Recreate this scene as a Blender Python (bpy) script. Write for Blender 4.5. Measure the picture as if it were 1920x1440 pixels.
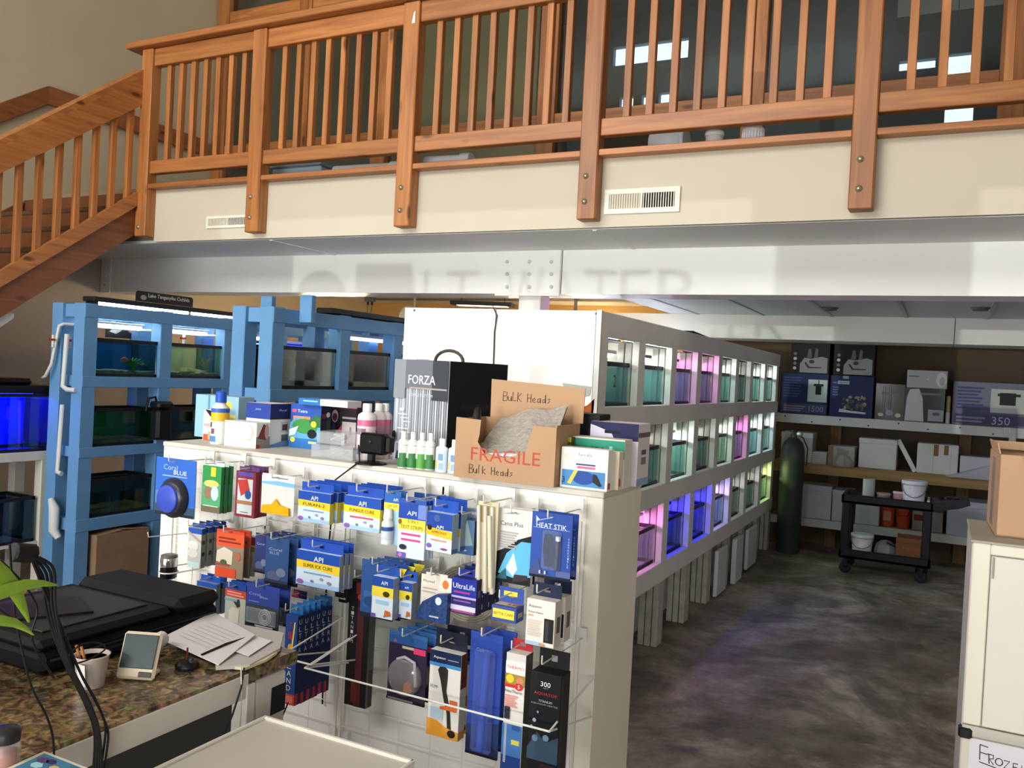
import bpy, bmesh, math, random
from mathutils import Vector, Matrix, Euler
random.seed(11)
SC = bpy.context.scene
COL = SC.collection
for _o in list(bpy.data.objects):
    bpy.data.objects.remove(_o)

# ------------------------------------------------------------------ camera
F_PX = 1598.4
YAW, PITCH, ROLL = math.radians(26.83), math.radians(-0.763), math.radians(2.986)
CAM = Vector((0, 0, 1.6))
_fw = Vector((-math.sin(YAW) * math.cos(PITCH), math.cos(YAW) * math.cos(PITCH), math.sin(PITCH)))
_r0 = Vector((math.cos(YAW), math.sin(YAW), 0))
_u0 = _r0.cross(_fw)
RGT = _r0 * math.cos(ROLL) + _u0 * math.sin(ROLL)
UPV = _u0 * math.cos(ROLL) - _r0 * math.sin(ROLL)
cd = bpy.data.cameras.new('camera')
cd.sensor_width = 36.0
cd.lens = F_PX * 36.0 / 1920.0
cd.clip_start = 0.05
cam = bpy.data.objects.new('camera', cd)
COL.objects.link(cam)
cam.matrix_world = Matrix(((RGT.x, UPV.x, -_fw.x, CAM.x), (RGT.y, UPV.y, -_fw.y, CAM.y), (RGT.z, UPV.z, -_fw.z, CAM.z), (0, 0, 0, 1)))
SC.camera = cam

# ------------------------------------------------------------------ light and exposure
SC.view_settings.view_transform = 'Standard'
SC.view_settings.look = 'None'
SC.view_settings.gamma = 1.0
SC.view_settings.exposure = 0.52
SC.view_settings.use_curve_mapping = False
wd = bpy.data.worlds.new('overcast_sky')
SC.world = wd
wd.use_nodes = True
wd.node_tree.nodes['Background'].inputs[0].default_value = (0.93, 0.97, 1.0, 1)
wd.node_tree.nodes['Background'].inputs[1].default_value = 1.7


def lamp(name, kind, loc, energy, color=(1, 1, 1), size=(1, 1), aim=None, angle=None):
    l = bpy.data.lights.new(name, kind)
    l.energy = energy
    l.color = color
    if kind == 'AREA':
        l.shape = 'RECTANGLE'
        l.size, l.size_y = size
    if kind == 'SUN':
        l.angle = angle
    if kind in ('POINT', 'SPOT'):
        l.shadow_soft_size = size[0]
    o = bpy.data.objects.new(name, l)
    COL.objects.link(o)
    o.location = loc
    if aim is not None:
        o.rotation_euler = Vector(aim).to_track_quat('-Z', 'Y').to_euler()
    return o


YF = -2.4      # shop front with its windows, behind the camera
# daylight entering through the shop-front windows
lamp('daylight_left_window', 'AREA', (-2.8, YF + .05, 1.48), 120, (1.0, .97, .94), (3.5, 2.0), (0, 1, 0.3))
lamp('daylight_right_window', 'AREA', (1.45, YF + .05, 1.48), 62, (1.0, .97, .94), (2.6, 2.0), (0, 1, 0.3))
lamp('daylight_upper_window', 'AREA', (-3.8, YF + .05, 4.7), 235, (1.0, .97, .94), (5.4, 1.9), (0, 1, -0.12))
# low sunlight thrown back off a car outside: slips in under the lettering of the shop window
lamp('low_sun', 'SUN', (0, -8, 1.5), .55, (1.0, .95, .88), aim=(0.0, 1, 0.012), angle=math.radians(0.28))


# ------------------------------------------------------------------ helpers
def at(px, py, X=None, Y=None, Z=None):
    """point of the room seen at photo pixel (px, py) on the plane X, Y or Z = const"""
    d = RGT * ((px - 960) / F_PX) + UPV * ((720 - py) / F_PX) + _fw
    for i, v in enumerate((X, Y, Z)):
        if v is not None:
            return CAM + d * ((v - CAM[i]) / d[i])


def lin(h):
    if isinstance(h, (tuple, list)):
        return tuple(h[:3])
    h = h.lstrip('#')
    return tuple(((c / 12.92) if c <= .04045 else ((c + .055) / 1.055) ** 2.4) for c in (int(h[i:i + 2], 16) / 255 for i in (0, 2, 4)))


_MC = {}


def _new(key):
    m = bpy.data.materials.new(str(key))
    m.use_nodes = True
    nt = m.node_tree
    return m, nt, nt.nodes['Principled BSDF']


def M(h, r=.5, metal=0.0, var=0.0, scale=6.0, bump=0.0, spec=.28, coat=0.0):
    """plain paint, plastic, card or metal; var mottles the colour with noise, bump gives fine relief"""
    k = ('m', h, r, metal, var, scale, bump, spec, coat)
    if k in _MC:
        return _MC[k]
    m, nt, b = _new('paint_' + str(h).strip('#'))
    c = lin(h)
    b.inputs['Base Color'].default_value = (*c, 1)
    b.inputs['Roughness'].default_value = r
    b.inputs['Metallic'].default_value = metal
    b.inputs['Specular IOR Level'].default_value = spec
    b.inputs['Coat Weight'].default_value = coat
    if var or bump:
        tc = nt.nodes.new('ShaderNodeTexCoord')
        n = nt.nodes.new('ShaderNodeTexNoise')
        n.inputs['Scale'].default_value = scale
        n.inputs['Detail'].default_value = 6
        nt.links.new(tc.outputs['Object'], n.inputs['Vector'])
        if var:
            rp = nt.nodes.new('ShaderNodeValToRGB')
            rp.color_ramp.elements[0].position = .3
            rp.color_ramp.elements[1].position = .7
            rp.color_ramp.elements[0].color = (*[max(0, x * (1 - var)) for x in c], 1)
            rp.color_ramp.elements[1].color = (*[min(1, x * (1 + var * .6)) for x in c], 1)
            nt.links.new(n.outputs['Fac'], rp.inputs['Fac'])
            nt.links.new(rp.outputs['Color'], b.inputs['Base Color'])
        if bump:
            bp = nt.nodes.new('ShaderNodeBump')
            bp.inputs['Strength'].default_value = bump
            bp.inputs['Distance'].default_value = .01
            nt.links.new(n.outputs['Fac'], bp.inputs['Height'])
            nt.links.new(bp.outputs['Normal'], b.inputs['Normal'])
    _MC[k] = m
    return m


def WOOD(axis, c0='#5f3418', c1='#bb7a41', c2='#8c5228', r=.42, key='pine'):
    """varnished board with the grain along the axis, knots and board-to-board change of tone"""
    k = ('w', axis, c0, c1, c2, r)
    if k in _MC:
        return _MC[k]
    m, nt, b = _new('wood_%s_%s' % (key, axis))
    tc = nt.nodes.new('ShaderNodeTexCoord')
    oi = nt.nodes.new('ShaderNodeObjectInfo')
    mp = nt.nodes.new('ShaderNodeMapping')
    s = [26, 26, 26]
    s['XYZ'.index(axis)] = 1.6
    mp.inputs['Scale'].default_value = s
    ad = nt.nodes.new('ShaderNodeVectorMath')
    ad.operation = 'ADD'
    mu = nt.nodes.new('ShaderNodeMath')
    mu.operation = 'MULTIPLY'
    mu.inputs[1].default_value = 37.0
    nt.links.new(oi.outputs['Random'], mu.inputs[0])
    nt.links.new(tc.outputs['Object'], ad.inputs[0])
    nt.links.new(mu.outputs[0], ad.inputs[1])
    nt.links.new(ad.outputs[0], mp.inputs['Vector'])
    n = nt.nodes.new('ShaderNodeTexNoise')
    n.inputs['Scale'].default_value = 1.0
    n.inputs['Detail'].default_value = 5
    n.inputs['Distortion'].default_value = .6
    nt.links.new(mp.outputs[0], n.inputs['Vector'])
    rp = nt.nodes.new('ShaderNodeValToRGB')
    e = rp.color_ramp.elements
    e[0].position, e[1].position = .28, .72
    e[0].color, e[1].color = (*lin(c2), 1), (*lin(c1), 1)
    nt.links.new(n.outputs['Fac'], rp.inputs['Fac'])
    # knots
    mp2 = nt.nodes.new('ShaderNodeMapping')
    s2 = [9, 9, 9]
    s2['XYZ'.index(axis)] = 3.2
    mp2.inputs['Scale'].default_value = s2
    nt.links.new(ad.outputs[0], mp2.inputs['Vector'])
    v = nt.nodes.new('ShaderNodeTexVoronoi')
    v.inputs['Scale'].default_value = .8
    nt.links.new(mp2.outputs[0], v.inputs['Vector'])
    rk = nt.nodes.new('ShaderNodeValToRGB')
    rk.color_ramp.elements[0].position, rk.color_ramp.elements[1].position = .07, .16
    rk.color_ramp.elements[0].color = (1, 1, 1, 1)
    rk.color_ramp.elements[1].color = (0, 0, 0, 1)
    nt.links.new(v.outputs['Distance'], rk.inputs['Fac'])
    mx = nt.nodes.new('ShaderNodeMixRGB')
    nt.links.new(rk.outputs['Color'], mx.inputs['Fac'])
    nt.links.new(rp.outputs['Color'], mx.inputs[1])
    mx.inputs[2].default_value = (*lin(c0), 1)
    hs = nt.nodes.new('ShaderNodeHueSaturation')
    mr = nt.nodes.new('ShaderNodeMapRange')
    mr.inputs['To Min'].default_value, mr.inputs['To Max'].default_value = .82, 1.15
    nt.links.new(oi.outputs['Random'], mr.inputs['Value'])
    nt.links.new(mr.outputs[0], hs.inputs['Value'])
    nt.links.new(mx.outputs[0], hs.inputs['Color'])
    nt.links.new(hs.outputs[0], b.inputs['Base Color'])
    b.inputs['Roughness'].default_value = r
    _MC[k] = m
    return m


def EMIT(h, s):
    k = ('e', h, s)
    if k not in _MC:
        m, nt, b = _new('lit_' + str(h).strip('#'))
        b.inputs['Base Color'].default_value = (*lin(h), 1)
        b.inputs['Emission Color'].default_value = (*lin(h), 1)
        b.inputs['Emission Strength'].default_value = s
        _MC[k] = m
    return _MC[k]


def CLEAR(h='#ffffff', gloss=.06, key='glass', rough=.02):
    """thin clear sheet: tinted transmission plus a faint mirror reflection growing at grazing angles"""
    k = ('c', h, gloss, rough)
    if k not in _MC:
        m, nt, b = _new(key)
        nt.nodes.remove(b)
        t = nt.nodes.new('ShaderNodeBsdfTransparent')
        t.inputs[0].default_value = (*lin(h), 1)
        g = nt.nodes.new('ShaderNodeBsdfGlossy')
        g.inputs['Roughness'].default_value = rough
        f = nt.nodes.new('ShaderNodeLayerWeight')
        f.inputs[0].default_value = .25
        mr = nt.nodes.new('ShaderNodeMapRange')
        mr.inputs['To Min'].default_value = gloss
        mr.inputs['To Max'].default_value = .75
        nt.links.new(f.outputs['Fresnel'], mr.inputs['Value'])
        mx = nt.nodes.new('ShaderNodeMixShader')
        nt.links.new(mr.outputs[0], mx.inputs[0])
        nt.links.new(t.outputs[0], mx.inputs[1])
        nt.links.new(g.outputs[0], mx.inputs[2])
        nt.links.new(mx.outputs[0], nt.nodes['Material Output'].inputs[0])
        _MC[k] = m
    return _MC[k]


def HAZY(h='#dfe2e4', a=.35, r=.15):
    """cloudy thin plastic film: part see-through, part pale and shiny"""
    k = ('hz', h, a, r)
    if k not in _MC:
        m, nt, b = _new('clear_plastic')
        b.inputs['Base Color'].default_value = (*lin(h), 1)
        b.inputs['Roughness'].default_value = r
        b.inputs['Alpha'].default_value = a
        _MC[k] = m
    return _MC[k]


# ------------------------------------------------------------------ mesh building
class MB:
    """collects shapes with a material each; build() links them as ONE mesh object"""
    def __init__(s):
        s.v, s.f, s.mi, s.ms, s.sm = [], [], [], [], []

    def _m(s, m):
        if m not in s.ms:
            s.ms.append(m)
        return s.ms.index(m)

    def raw(s, vs, fs, m, smooth=False):
        o = len(s.v)
        s.v += [tuple(x) for x in vs]
        i = s._m(m)
        for f in fs:
            s.f.append([a + o for a in f])
            s.mi.append(i)
            s.sm.append(smooth)
        return s

    def box(s, a, b, m, bev=0.0, rot=None, piv=None):
        a = [min(a[i], b[i]) for i in range(3)], [max(a[i], b[i]) for i in range(3)]
        a, b = a
        if bev > 0:
            e = min(bev, .45 * min(b[i] - a[i] for i in range(3)))
            vs, fs = _bevbox(a, b, e)
        else:
            vs = [(x, y, z) for z in (a[2], b[2]) for y in (a[1], b[1]) for x in (a[0], b[0])]
            fs = [(0, 2, 3, 1), (4, 5, 7, 6), (0, 1, 5, 4), (2, 6, 7, 3), (0, 4, 6, 2), (1, 3, 7, 5)]
        if rot:
            R = Euler(rot).to_matrix()
            p = Vector(piv) if piv else (Vector(a) + Vector(b)) / 2
            vs = [R @ (Vector(x) - p) + p for x in vs]
        return s.raw(vs, fs, m)

    def tube(s, pts, r, m, n=8, caps=True):
        pts = [Vector(p) for p in pts]
        rs = r if isinstance(r, (list, tuple)) else [r] * len(pts)
        vs, fs = [], []
        t0 = (pts[1] - pts[0]).normalized()
        nv = t0.orthogonal().normalized()
        for i, p in enumerate(pts):
            if i == 0:
                t = t0
            elif i == len(pts) - 1:
                t = (pts[i] - pts[i - 1]).normalized()
            else:
                t = ((pts[i + 1] - p).normalized() + (p - pts[i - 1]).normalized())
                t = t.normalized() if t.length > 1e-6 else t0
            nv = (nv - t * nv.dot(t))
            nv = nv.normalized() if nv.length > 1e-6 else t.orthogonal().normalized()
            bv = t.cross(nv)
            for k in range(n):
                a = 2 * math.pi * k / n
                vs.append(p + (nv * math.cos(a) + bv * math.sin(a)) * rs[i])
        for i in range(len(pts) - 1):
            for k in range(n):
                fs.append((i * n + k, i * n + (k + 1) % n, (i + 1) * n + (k + 1) % n, (i + 1) * n + k))
        s.raw(vs, fs, m, True)
        if caps:
            s.raw(vs[:n], [tuple(range(n))[::-1]], m)
            s.raw(vs[-n:], [tuple(range(n))], m)
        return s

    def lathe(s, c, prof, m, n=20, axis='Z', smooth=True, sx=1.0, sy=1.0):
        """prof = [(r, h), ...] turned about an axis through c"""
        vs, fs = [], []
        for r, h in prof:
            for k in range(n):
                a = 2 * math.pi * k / n
                p = (r * math.cos(a) * sx, r * math.sin(a) * sy, h)
                if axis == 'Y':
                    p = (p[0], -p[2], p[1])
                elif axis == 'X':
                    p = (p[2], p[0], p[1])
                vs.append((c[0] + p[0], c[1] + p[1], c[2] + p[2]))
        for i in range(len(prof) - 1):
            for k in range(n):
                fs.append((i * n + k, i * n + (k + 1) % n, (i + 1) * n + (k + 1) % n, (i + 1) * n + k))
        s.raw(vs, fs, m, smooth)
        if prof[0][0] > 1e-5:
            s.raw(vs[:n], [tuple(range(n))[::-1]], m)
        if prof[-1][0] > 1e-5:
            s.raw(vs[-n:], [tuple(range(n))], m)
        return s

    def prism(s, poly, d, m, plane='XZ', off=0.0):
        """polygon in a plane, extruded by d along the plane's normal"""
        def P(a, b, c):
            return {'XZ': (a, c, b), 'YZ': (c, a, b), 'XY': (a, b, c)}[plane]
        n = len(poly)
        vs = [P(a, b, off) for a, b in poly] + [P(a, b, off + d) for a, b in poly]
        fs = [tuple(range(n)), tuple(range(2 * n - 1, n - 1, -1))] + [(i, i + n, (i + 1) % n + n, (i + 1) % n) for i in range(n)]
        return s.raw(vs, fs, m)

    def build(s, name, parent=None, loc=None, rotz=0.0, rot=None):
        me = bpy.data.meshes.new(name)
        me.from_pydata(s.v, [], s.f)
        for m in s.ms:
            me.materials.append(m)
        me.polygons.foreach_set('material_index', s.mi)
        me.polygons.foreach_set('use_smooth', s.sm)
        bm = bmesh.new()
        bm.from_mesh(me)
        bmesh.ops.recalc_face_normals(bm, faces=bm.faces)
        bm.to_mesh(me)
        bm.free()
        me.update()
        o = bpy.data.objects.new(name, me)
        COL.objects.link(o)
        if parent:
            o.parent = parent
        if loc is not None:
            o.location = loc
        if rot is not None:
            o.rotation_euler = rot
        elif rotz:
            o.rotation_euler = (0, 0, rotz)
        return o


def _bevbox(a, b, e):
    vs, idx = [], {}
    for sx in (0, 1):
        for sy in (0, 1):
            for sz in (0, 1):
                c = [(a, b)[q][i] for i, q in enumerate((sx, sy, sz))]
                sg = [1 - 2 * q for q in (sx, sy, sz)]
                for ax in range(3):
                    p = [c[i] + (sg[i] * e if i != ax else 0) for i in range(3)]
                    idx[(sx, sy, sz, ax)] = len(vs)
                    vs.append(tuple(p))
    fs = []
    for ax in range(3):
        o = [i for i in range(3) if i != ax]
        for q in (0, 1):
            ring = []
            for u, v in ((0, 0), (1, 0), (1, 1), (0, 1)):
                k = [0, 0, 0]
                k[ax], k[o[0]], k[o[1]] = q, u, v
                ring.append(idx[(*k, ax)])
            fs.append(ring)
    for ax in range(3):
        o = [i for i in range(3) if i != ax]
        for u in (0, 1):
            for v in (0, 1):
                k0, k1 = [0, 0, 0], [0, 0, 0]
                k0[ax], k1[ax] = 0, 1
                for k in (k0, k1):
                    k[o[0]], k[o[1]] = u, v
                fs.append([idx[(*k0, o[0])], idx[(*k1, o[0])], idx[(*k1, o[1])], idx[(*k0, o[1])]])
    for sx in (0, 1):
        for sy in (0, 1):
            for sz in (0, 1):
                fs.append([idx[(sx, sy, sz, i)] for i in range(3)])
    return vs, fs


def tag(o, label, cat, group=None):
    o['label'] = label
    o['category'] = cat
    if group:
        o['group'] = group
    return o


def thing(name, label, cat, loc=(0, 0, 0), rotz=0.0, group=None):
    o = bpy.data.objects.new(name, None)
    COL.objects.link(o)
    o.empty_display_size = .05
    o.location = loc
    o.rotation_euler = (0, 0, rotz)
    return tag(o, label, cat, group)


def struct(o):
    o['kind'] = 'structure'
    return o


def B(name, a, b, m, parent=None, bev=0.0, rot=None):
    return MB().box(a, b, m, bev, rot).build(name, parent)


_TX = {}


def glyphs(t):
    """outline of a line of lettering as a flat mesh, its box scaled to width 1"""
    if t not in _TX:
        c = bpy.data.curves.new('t', 'FONT')
        c.body = t
        c.resolution_u = 2
        o = bpy.data.objects.new('t', c)
        COL.objects.link(o)
        dg = bpy.context.evaluated_depsgraph_get()
        me = bpy.data.meshes.new_from_object(o.evaluated_get(dg))
        vs = [(v.co.x, v.co.y) for v in me.vertices]
        fs = [tuple(p.vertices) for p in me.polygons]
        bpy.data.objects.remove(o)
        bpy.data.curves.remove(c)
        bpy.data.meshes.remove(me)
        if vs:
            x0, x1 = min(v[0] for v in vs), max(v[0] for v in vs)
            y0, y1 = min(v[1] for v in vs), max(v[1] for v in vs)
            w = (x1 - x0) or 1
            vs = [((v[0] - x0) / w, (v[1] - y0) / w) for v in vs]
            _TX[t] = (vs, fs, (y1 - y0) / w)
        else:
            _TX[t] = ([], [], 1)
    return _TX[t]


def art(items, w, h, put, name='print', parent=None, m0=.6, lift=.0005, step=.00025):
    """flat print on a face: items in face units (0..1), put(x, z, out) places a face point.
    r = rectangle, e = ellipse, p = polygon, t = lettering (u0, v_mid, u1[, max height, vertical])"""
    b = MB()
    k = 0
    for it in items:
        ou = lift + step * k
        k += 1
        if it[0] == 'r':
            _, u0, v0, u1, v1, c = it
            ps = [(u0, v0), (u1, v0), (u1, v1), (u0, v1)]
            b.raw([put(u * w, v * h, ou) for u, v in ps], [(0, 1, 2, 3)], M(c, m0, spec=.25))
        elif it[0] == 'p':
            b.raw([put(u * w, v * h, ou) for u, v in it[1]], [tuple(range(len(it[1])))], M(it[2], m0, spec=.25))
        elif it[0] == 'e':
            _, u, v, ru, rv, c = it
            b.raw([put((u + ru * math.cos(a * .3927)) * w, (v + rv * math.sin(a * .3927)) * h, ou) for a in range(16)], [tuple(range(16))], M(c, m0, spec=.25))
        elif it[0] == 't':
            _, t, u0, vm, u1, c = it[:6]
            vs, fs, asp = glyphs(t)
            if not vs:
                continue
            W = (u1 - u0) * w
            H = W * asp
            mh = (it[6] if len(it) > 6 and it[6] else 9) * h
            if H > mh:
                H = mh
            b.raw([put(u0 * w + x * W, vm * h - H / 2 + (y / asp) * H, ou) for x, y in vs], fs, M(c, m0, spec=.25))
        elif it[0] == 'vt':      # stacked letters, read downwards
            _, t, uc, v1, v0, cw, c = it
            dv = (v1 - v0) / len(t)
            for q, ch in enumerate(t):
                vs, fs, asp = glyphs(ch)
                if not vs:
                    continue
                W = cw * w
                H = dv * h * .72
                b.raw([put(uc * w - W / 2 + x * W, (v1 - dv * (q + .9)) * h + (y / asp) * H, ou) for x, y in vs], fs, M(c, m0, spec=.25))
    return b.build(name, parent)


def front(w, d=0.0):
    """face points of a thing whose front lies at local y = -d, centred on x = 0"""
    return lambda x, z, o: (x - w / 2, -d - o, z)


def side(w, d):
    """right-hand side face (local +X) of a box w wide and d deep"""
    return lambda x, z, o: (w / 2 + o, -d + x, z)


def topf(w, d, h):
    return lambda x, z, o: (x - w / 2, -d + z, h + o)


ORD = ['frontmost', 'second from the front', 'third from the front', 'fourth from the front', 'fifth from the front', 'sixth from the front', 'seventh from the front', 'eighth from the front']
NTH = ['first', 'second', 'third', 'fourth', 'fifth', 'sixth', 'seventh', 'eighth', 'ninth']
# ================================================================== the room
XL, XR, YB, ZR = -6.85, 3.6, 9.3, 6.6
YM = 6.4       # timber window wall on the mezzanine


def concrete():
    m, nt, b = _new('stained_concrete')
    tc = nt.nodes.new('ShaderNodeTexCoord')
    def noise(sc, det, dist=0.0):
        n = nt.nodes.new('ShaderNodeTexNoise')
        n.inputs['Scale'].default_value = sc
        n.inputs['Detail'].default_value = det
        n.inputs['Distortion'].default_value = dist
        n.inputs['Roughness'].default_value = .7
        nt.links.new(tc.outputs['Object'], n.inputs['Vector'])
        return n
    def ramp(n, p0, c0, p1, c1):
        r = nt.nodes.new('ShaderNodeValToRGB')
        r.color_ramp.elements[0].position, r.color_ramp.elements[1].position = p0, p1
        r.color_ramp.elements[0].color, r.color_ramp.elements[1].color = c0, c1
        nt.links.new(n.outputs['Fac'], r.inputs['Fac'])
        return r
    a = ramp(noise(3.0, 10, .5), .36, (*lin('#857e74'), 1), .68, (*lin('#c9c0b2'), 1))
    st = ramp(noise(.9, 6, 1.4), .46, (.30, .29, .28, 1), .6, (1, 1, 1, 1))
    sp = ramp(noise(13, 5), .3, (.55, .55, .55, 1), .62, (1, 1, 1, 1))
    rd = ramp(noise(1.7, 8, .8), .5, (1, 1, 1, 1), .66, (1.0, .84, .72, 1))
    m1 = nt.nodes.new('ShaderNodeMixRGB')
    m1.blend_type = 'MULTIPLY'
    m1.inputs[0].default_value = .75
    m2 = nt.nodes.new('ShaderNodeMixRGB')
    m2.blend_type = 'MULTIPLY'
    m2.inputs[0].default_value = .8
    nt.links.new(a.outputs[0], m1.inputs[1])
    nt.links.new(st.outputs[0], m1.inputs[2])
    nt.links.new(m1.outputs[0], m2.inputs[1])
    nt.links.new(sp.outputs[0], m2.inputs[2])
    m3 = nt.nodes.new('ShaderNodeMixRGB')
    m3.blend_type = 'MULTIPLY'
    m3.inputs[0].default_value = .9
    nt.links.new(m2.outputs[0], m3.inputs[1])
    nt.links.new(rd.outputs[0], m3.inputs[2])
    nt.links.new(m3.outputs[0], b.inputs['Base Color'])
    rr = ramp(noise(1.4, 6, .8), .4, (.32, .32, .32, 1), .65, (.7, .7, .7, 1))
    nt.links.new(rr.outputs[0], b.inputs['Roughness'])
    bp = nt.nodes.new('ShaderNodeBump')
    bp.inputs['Strength'].default_value = .25
    bp.inputs['Distance'].default_value = .01
    nt.links.new(noise(22, 6).outputs['Fac'], bp.inputs['Height'])
    nt.links.new(bp.outputs[0], b.inputs['Normal'])
    return m


TAN = M('#c0b093', .8, var=.06, scale=1.5, bump=.05)
CREAM = M('#c9bfac', .75, var=.04, scale=1.2, bump=.04)
WHITE = M('#dedad2', .55, var=.05, scale=2.0)
WHITEG = M('#e2dfd8', .3, var=.04, scale=2.0)
SOFF = M('#f0eeea', .7, var=.05, scale=1.0)
DARKW = M('#5a676d', .6, var=.1, scale=1.5)
WX, WY, WZ = WOOD('X'), WOOD('Y'), WOOD('Z')

struct(B('floor', (XL, YF, -.1), (XR, YB, 0), concrete()))
struct(B('wall_left', (XL - .12, YF, -.1), (XL, 10.6, ZR), TAN))
struct(B('wall_right', (XR, YF, -.1), (XR + .12, 10.6, ZR), M('#aaa294', .8, var=.06, scale=1.5)))
struct(B('wall_back', (XL, YB, -.1), (-2.6, YB + .1, 2.45), M('#e2b878', .85, var=.08, scale=1.3)))
struct(B('wall_back_stock', (-2.6, YB, -.1), (XR, YB + .1, 2.45), M('#564c3c', .85, var=.15, scale=1.3)))
struct(B('ceiling', (XL, YF - .1, ZR), (XR, 10.7, ZR + .1), M('#a7a49c', .85)))
# mezzanine slab, its plaster underside and the cream fascia
struct(B('floor_mezzanine', (XL, 4.48, 2.452), (XR, 10.5, 2.85), M('#8c7a62', .8)))
struct(B('ceiling_under_mezzanine', (XL, 4.48, 2.43), (XR, YB, 2.45), SOFF))
fas = struct(B('wall_fascia', (-5.29, 4.44, 2.432), (XR, 4.478, 2.82), CREAM))
for i, px in enumerate((560, 1180)):      # panel joints in the underside
    p = at(px, 462, Z=2.43)
    struct(B('trim_%d' % (i + 1), (p.x - .012, 4.5, 2.424), (p.x + .012, 5.19, 2.43), SOFF))
# ceiling boards behind the beam, running in depth
for i in range(9):
    x = -2.2 + i * .62
    struct(B('trim_%d' % (i + 3), (x, 5.51, 2.263), (x + .03, 8.29, 2.27), M('#a3a7ab', .5)))
struct(B('ceiling_dropped', (-2.46, 5.505, 2.27), (XR, 8.3, 2.428), M('#b7bbc0', .5, var=.05, scale=1.5)))

# shop front behind the camera: openings for the display windows and the high window
x1a, x1b = at(540, 510, Y=5.2).x, at(1470, 510, Y=5.2).x
x2a, x2b = at(1803, 510, Y=5.2).x, 2.9
fw = MB()
OPEN = [(x1a, x1b, .45, 2.52), (x2a, x2b, .45, 2.52), (-6.6, -1.0, 3.75, 5.65)]
for a, b in (((XL, 0), (XR, .45)), ((XL, .45), (x1a, 2.52)), ((x1b, .45), (x2a, 2.52)), ((x2b, .45), (XR, 2.52)), ((XL, 2.52), (XR, 3.75)),
             ((XL, 3.75), (-6.6, 5.65)), ((-1.0, 3.75), (XR, 5.65)), ((XL, 5.65), (XR, ZR))):
    fw.box((a[0], YF - .12, a[1]), (b[0], YF, b[1]), TAN)
struct(fw.build('wall_front'))
for i, (a, b, c, d) in enumerate(OPEN):
    w = struct(bpy.data.objects.new('window_%d' % (i + 1), None))
    COL.objects.link(w)
    fr = MB()
    for q in (((a, c), (a + .05, d)), ((b - .05, c), (b, d)), ((a, c), (b, c + .05)), ((a, d - .05), (b, d))):
        fr.box((q[0][0], YF - .09, q[0][1]), (q[1][0], YF - .03, q[1][1]), M('#3b3a38', .5))
    fr.build('window_frame', w)
    B('window_pane', (a + .05, YF - .065, c + .05), (b - .05, YF - .06, d - .05), CLEAR('#f6fbfa'), w)
# vinyl lettering and round logo stuck on the display window (its shadow falls on the beam)
dz = 7.66 * .012
VIN = M('#2d4f86', .5)
lt = thing('window_lettering', 'blue vinyl lettering and round logo on the shop window behind the viewer', 'lettering', (-2.5, YF - .05, 1.9))
for ch, pa, pb in (('L', 795, 832), ('T', 838, 897), ('W', 950, 1022), ('A', 1030, 1085), ('T', 1097, 1156), ('E', 1163, 1222), ('R', 1234, 1322)):
    xa, xb = at(pa, 520, Y=5.2).x, at(pb, 520, Y=5.2).x
    vs, fs, asp = glyphs(ch)
    z0, z1 = 1.98 - dz, 2.30 - dz
    MB().raw([(xa + x * (xb - xa), YF - .055, z0 + (y / asp) * (z1 - z0)) for x, y in vs], fs, VIN).build('letter', lt, -Vector(lt.location))
cx, cz = at(600, 575, Y=5.2).x, at(600, 572, Y=5.2).z - dz
MB().lathe((cx, YF - .05, cz), [(.0, 0), (.27, 0), (.27, .002), (0, .002)], VIN, 40, 'Y').build('round_logo', lt, -Vector(lt.location))
xs0, xs1 = at(668, 510, Y=5.2).x, at(775, 510, Y=5.2).x
MB().prism([(xs0, 1.9), (xs1 + .06, 1.9), (xs1 - .02, 2.30 - dz + .06), (xs0, 2.30 - dz + .06)], .002, VIN, 'XZ', YF - .055).build('letter', lt, -Vector(lt.location))

# ------------------------------------------------------------------ steel beam, column, air duct
bm_ = thing('steel_beam', 'long white boxed steel beam under the mezzanine with bolted splice', 'beam', (-2, 5.2, 2.14))
def rel(o, *ps):
    return [tuple(Vector(p) - o.location) for p in ps]
BW = M('#efede8', .33, var=.03, scale=1.5)
xj = at(1053, 510, Y=5.2).x
B('beam_section', *rel(bm_, (XL + .01, 5.2, 2.14), (xj - .004, 5.5, 2.43)), BW, bm_)
B('beam_section', *rel(bm_, (xj + .004, 5.2, 2.14), (XR - .01, 5.5, 2.43)), BW, bm_)
xp0, xp1 = at(930, 510, Y=5.19).x, at(1050, 510, Y=5.19).x
sp = B('splice_plate', *rel(bm_, (xp0, 5.188, 2.125), (xp1, 5.2, 2.43)), BW, bm_)
for px, py in [(x, y) for x in (951, 993, 1034) for y in (491, 514, 538)]:
    p = at(px, py, Y=5.188)
    MB().lathe(rel(bm_, p)[0], [(.013, 0), (.013, .006), (.007, .011), (0, .011)], M('#cfccc6', .4), 10, 'Y').build('bolt', sp)
ep = B('end_plate', *rel(bm_, (XL + .012, 5.188, 2.13), (XL + .13, 5.2, 2.43)), BW, bm_)
for z in (2.2, 2.28, 2.36):
    MB().lathe(rel(bm_, (XL + .07, 5.188, z))[0], [(.013, 0), (.013, .006), (.007, .011), (0, .011)], M('#cfccc6', .4), 10, 'Y').build('bolt', ep)
c0, c1 = at(972, 565, Y=5.26).x, at(1013, 565, Y=5.26).x
tag(B('support_column', (c0, 5.26, .001), (c1, 5.42, 2.139), BW, bev=.006), 'square white steel column under the beam behind the white tank rack', 'column')
du = thing('air_duct', 'long white boxed duct hung below the ceiling in front of the stock shelves', 'duct', (0, 8.3, 2.04))
xd = at(1790, 620, Y=8.3).x
B('duct_section', *rel(du, (-4.2, 8.3, 2.045), (xd - .003, 8.85, 2.27)), M('#d5d4d0', .4), du)
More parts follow.
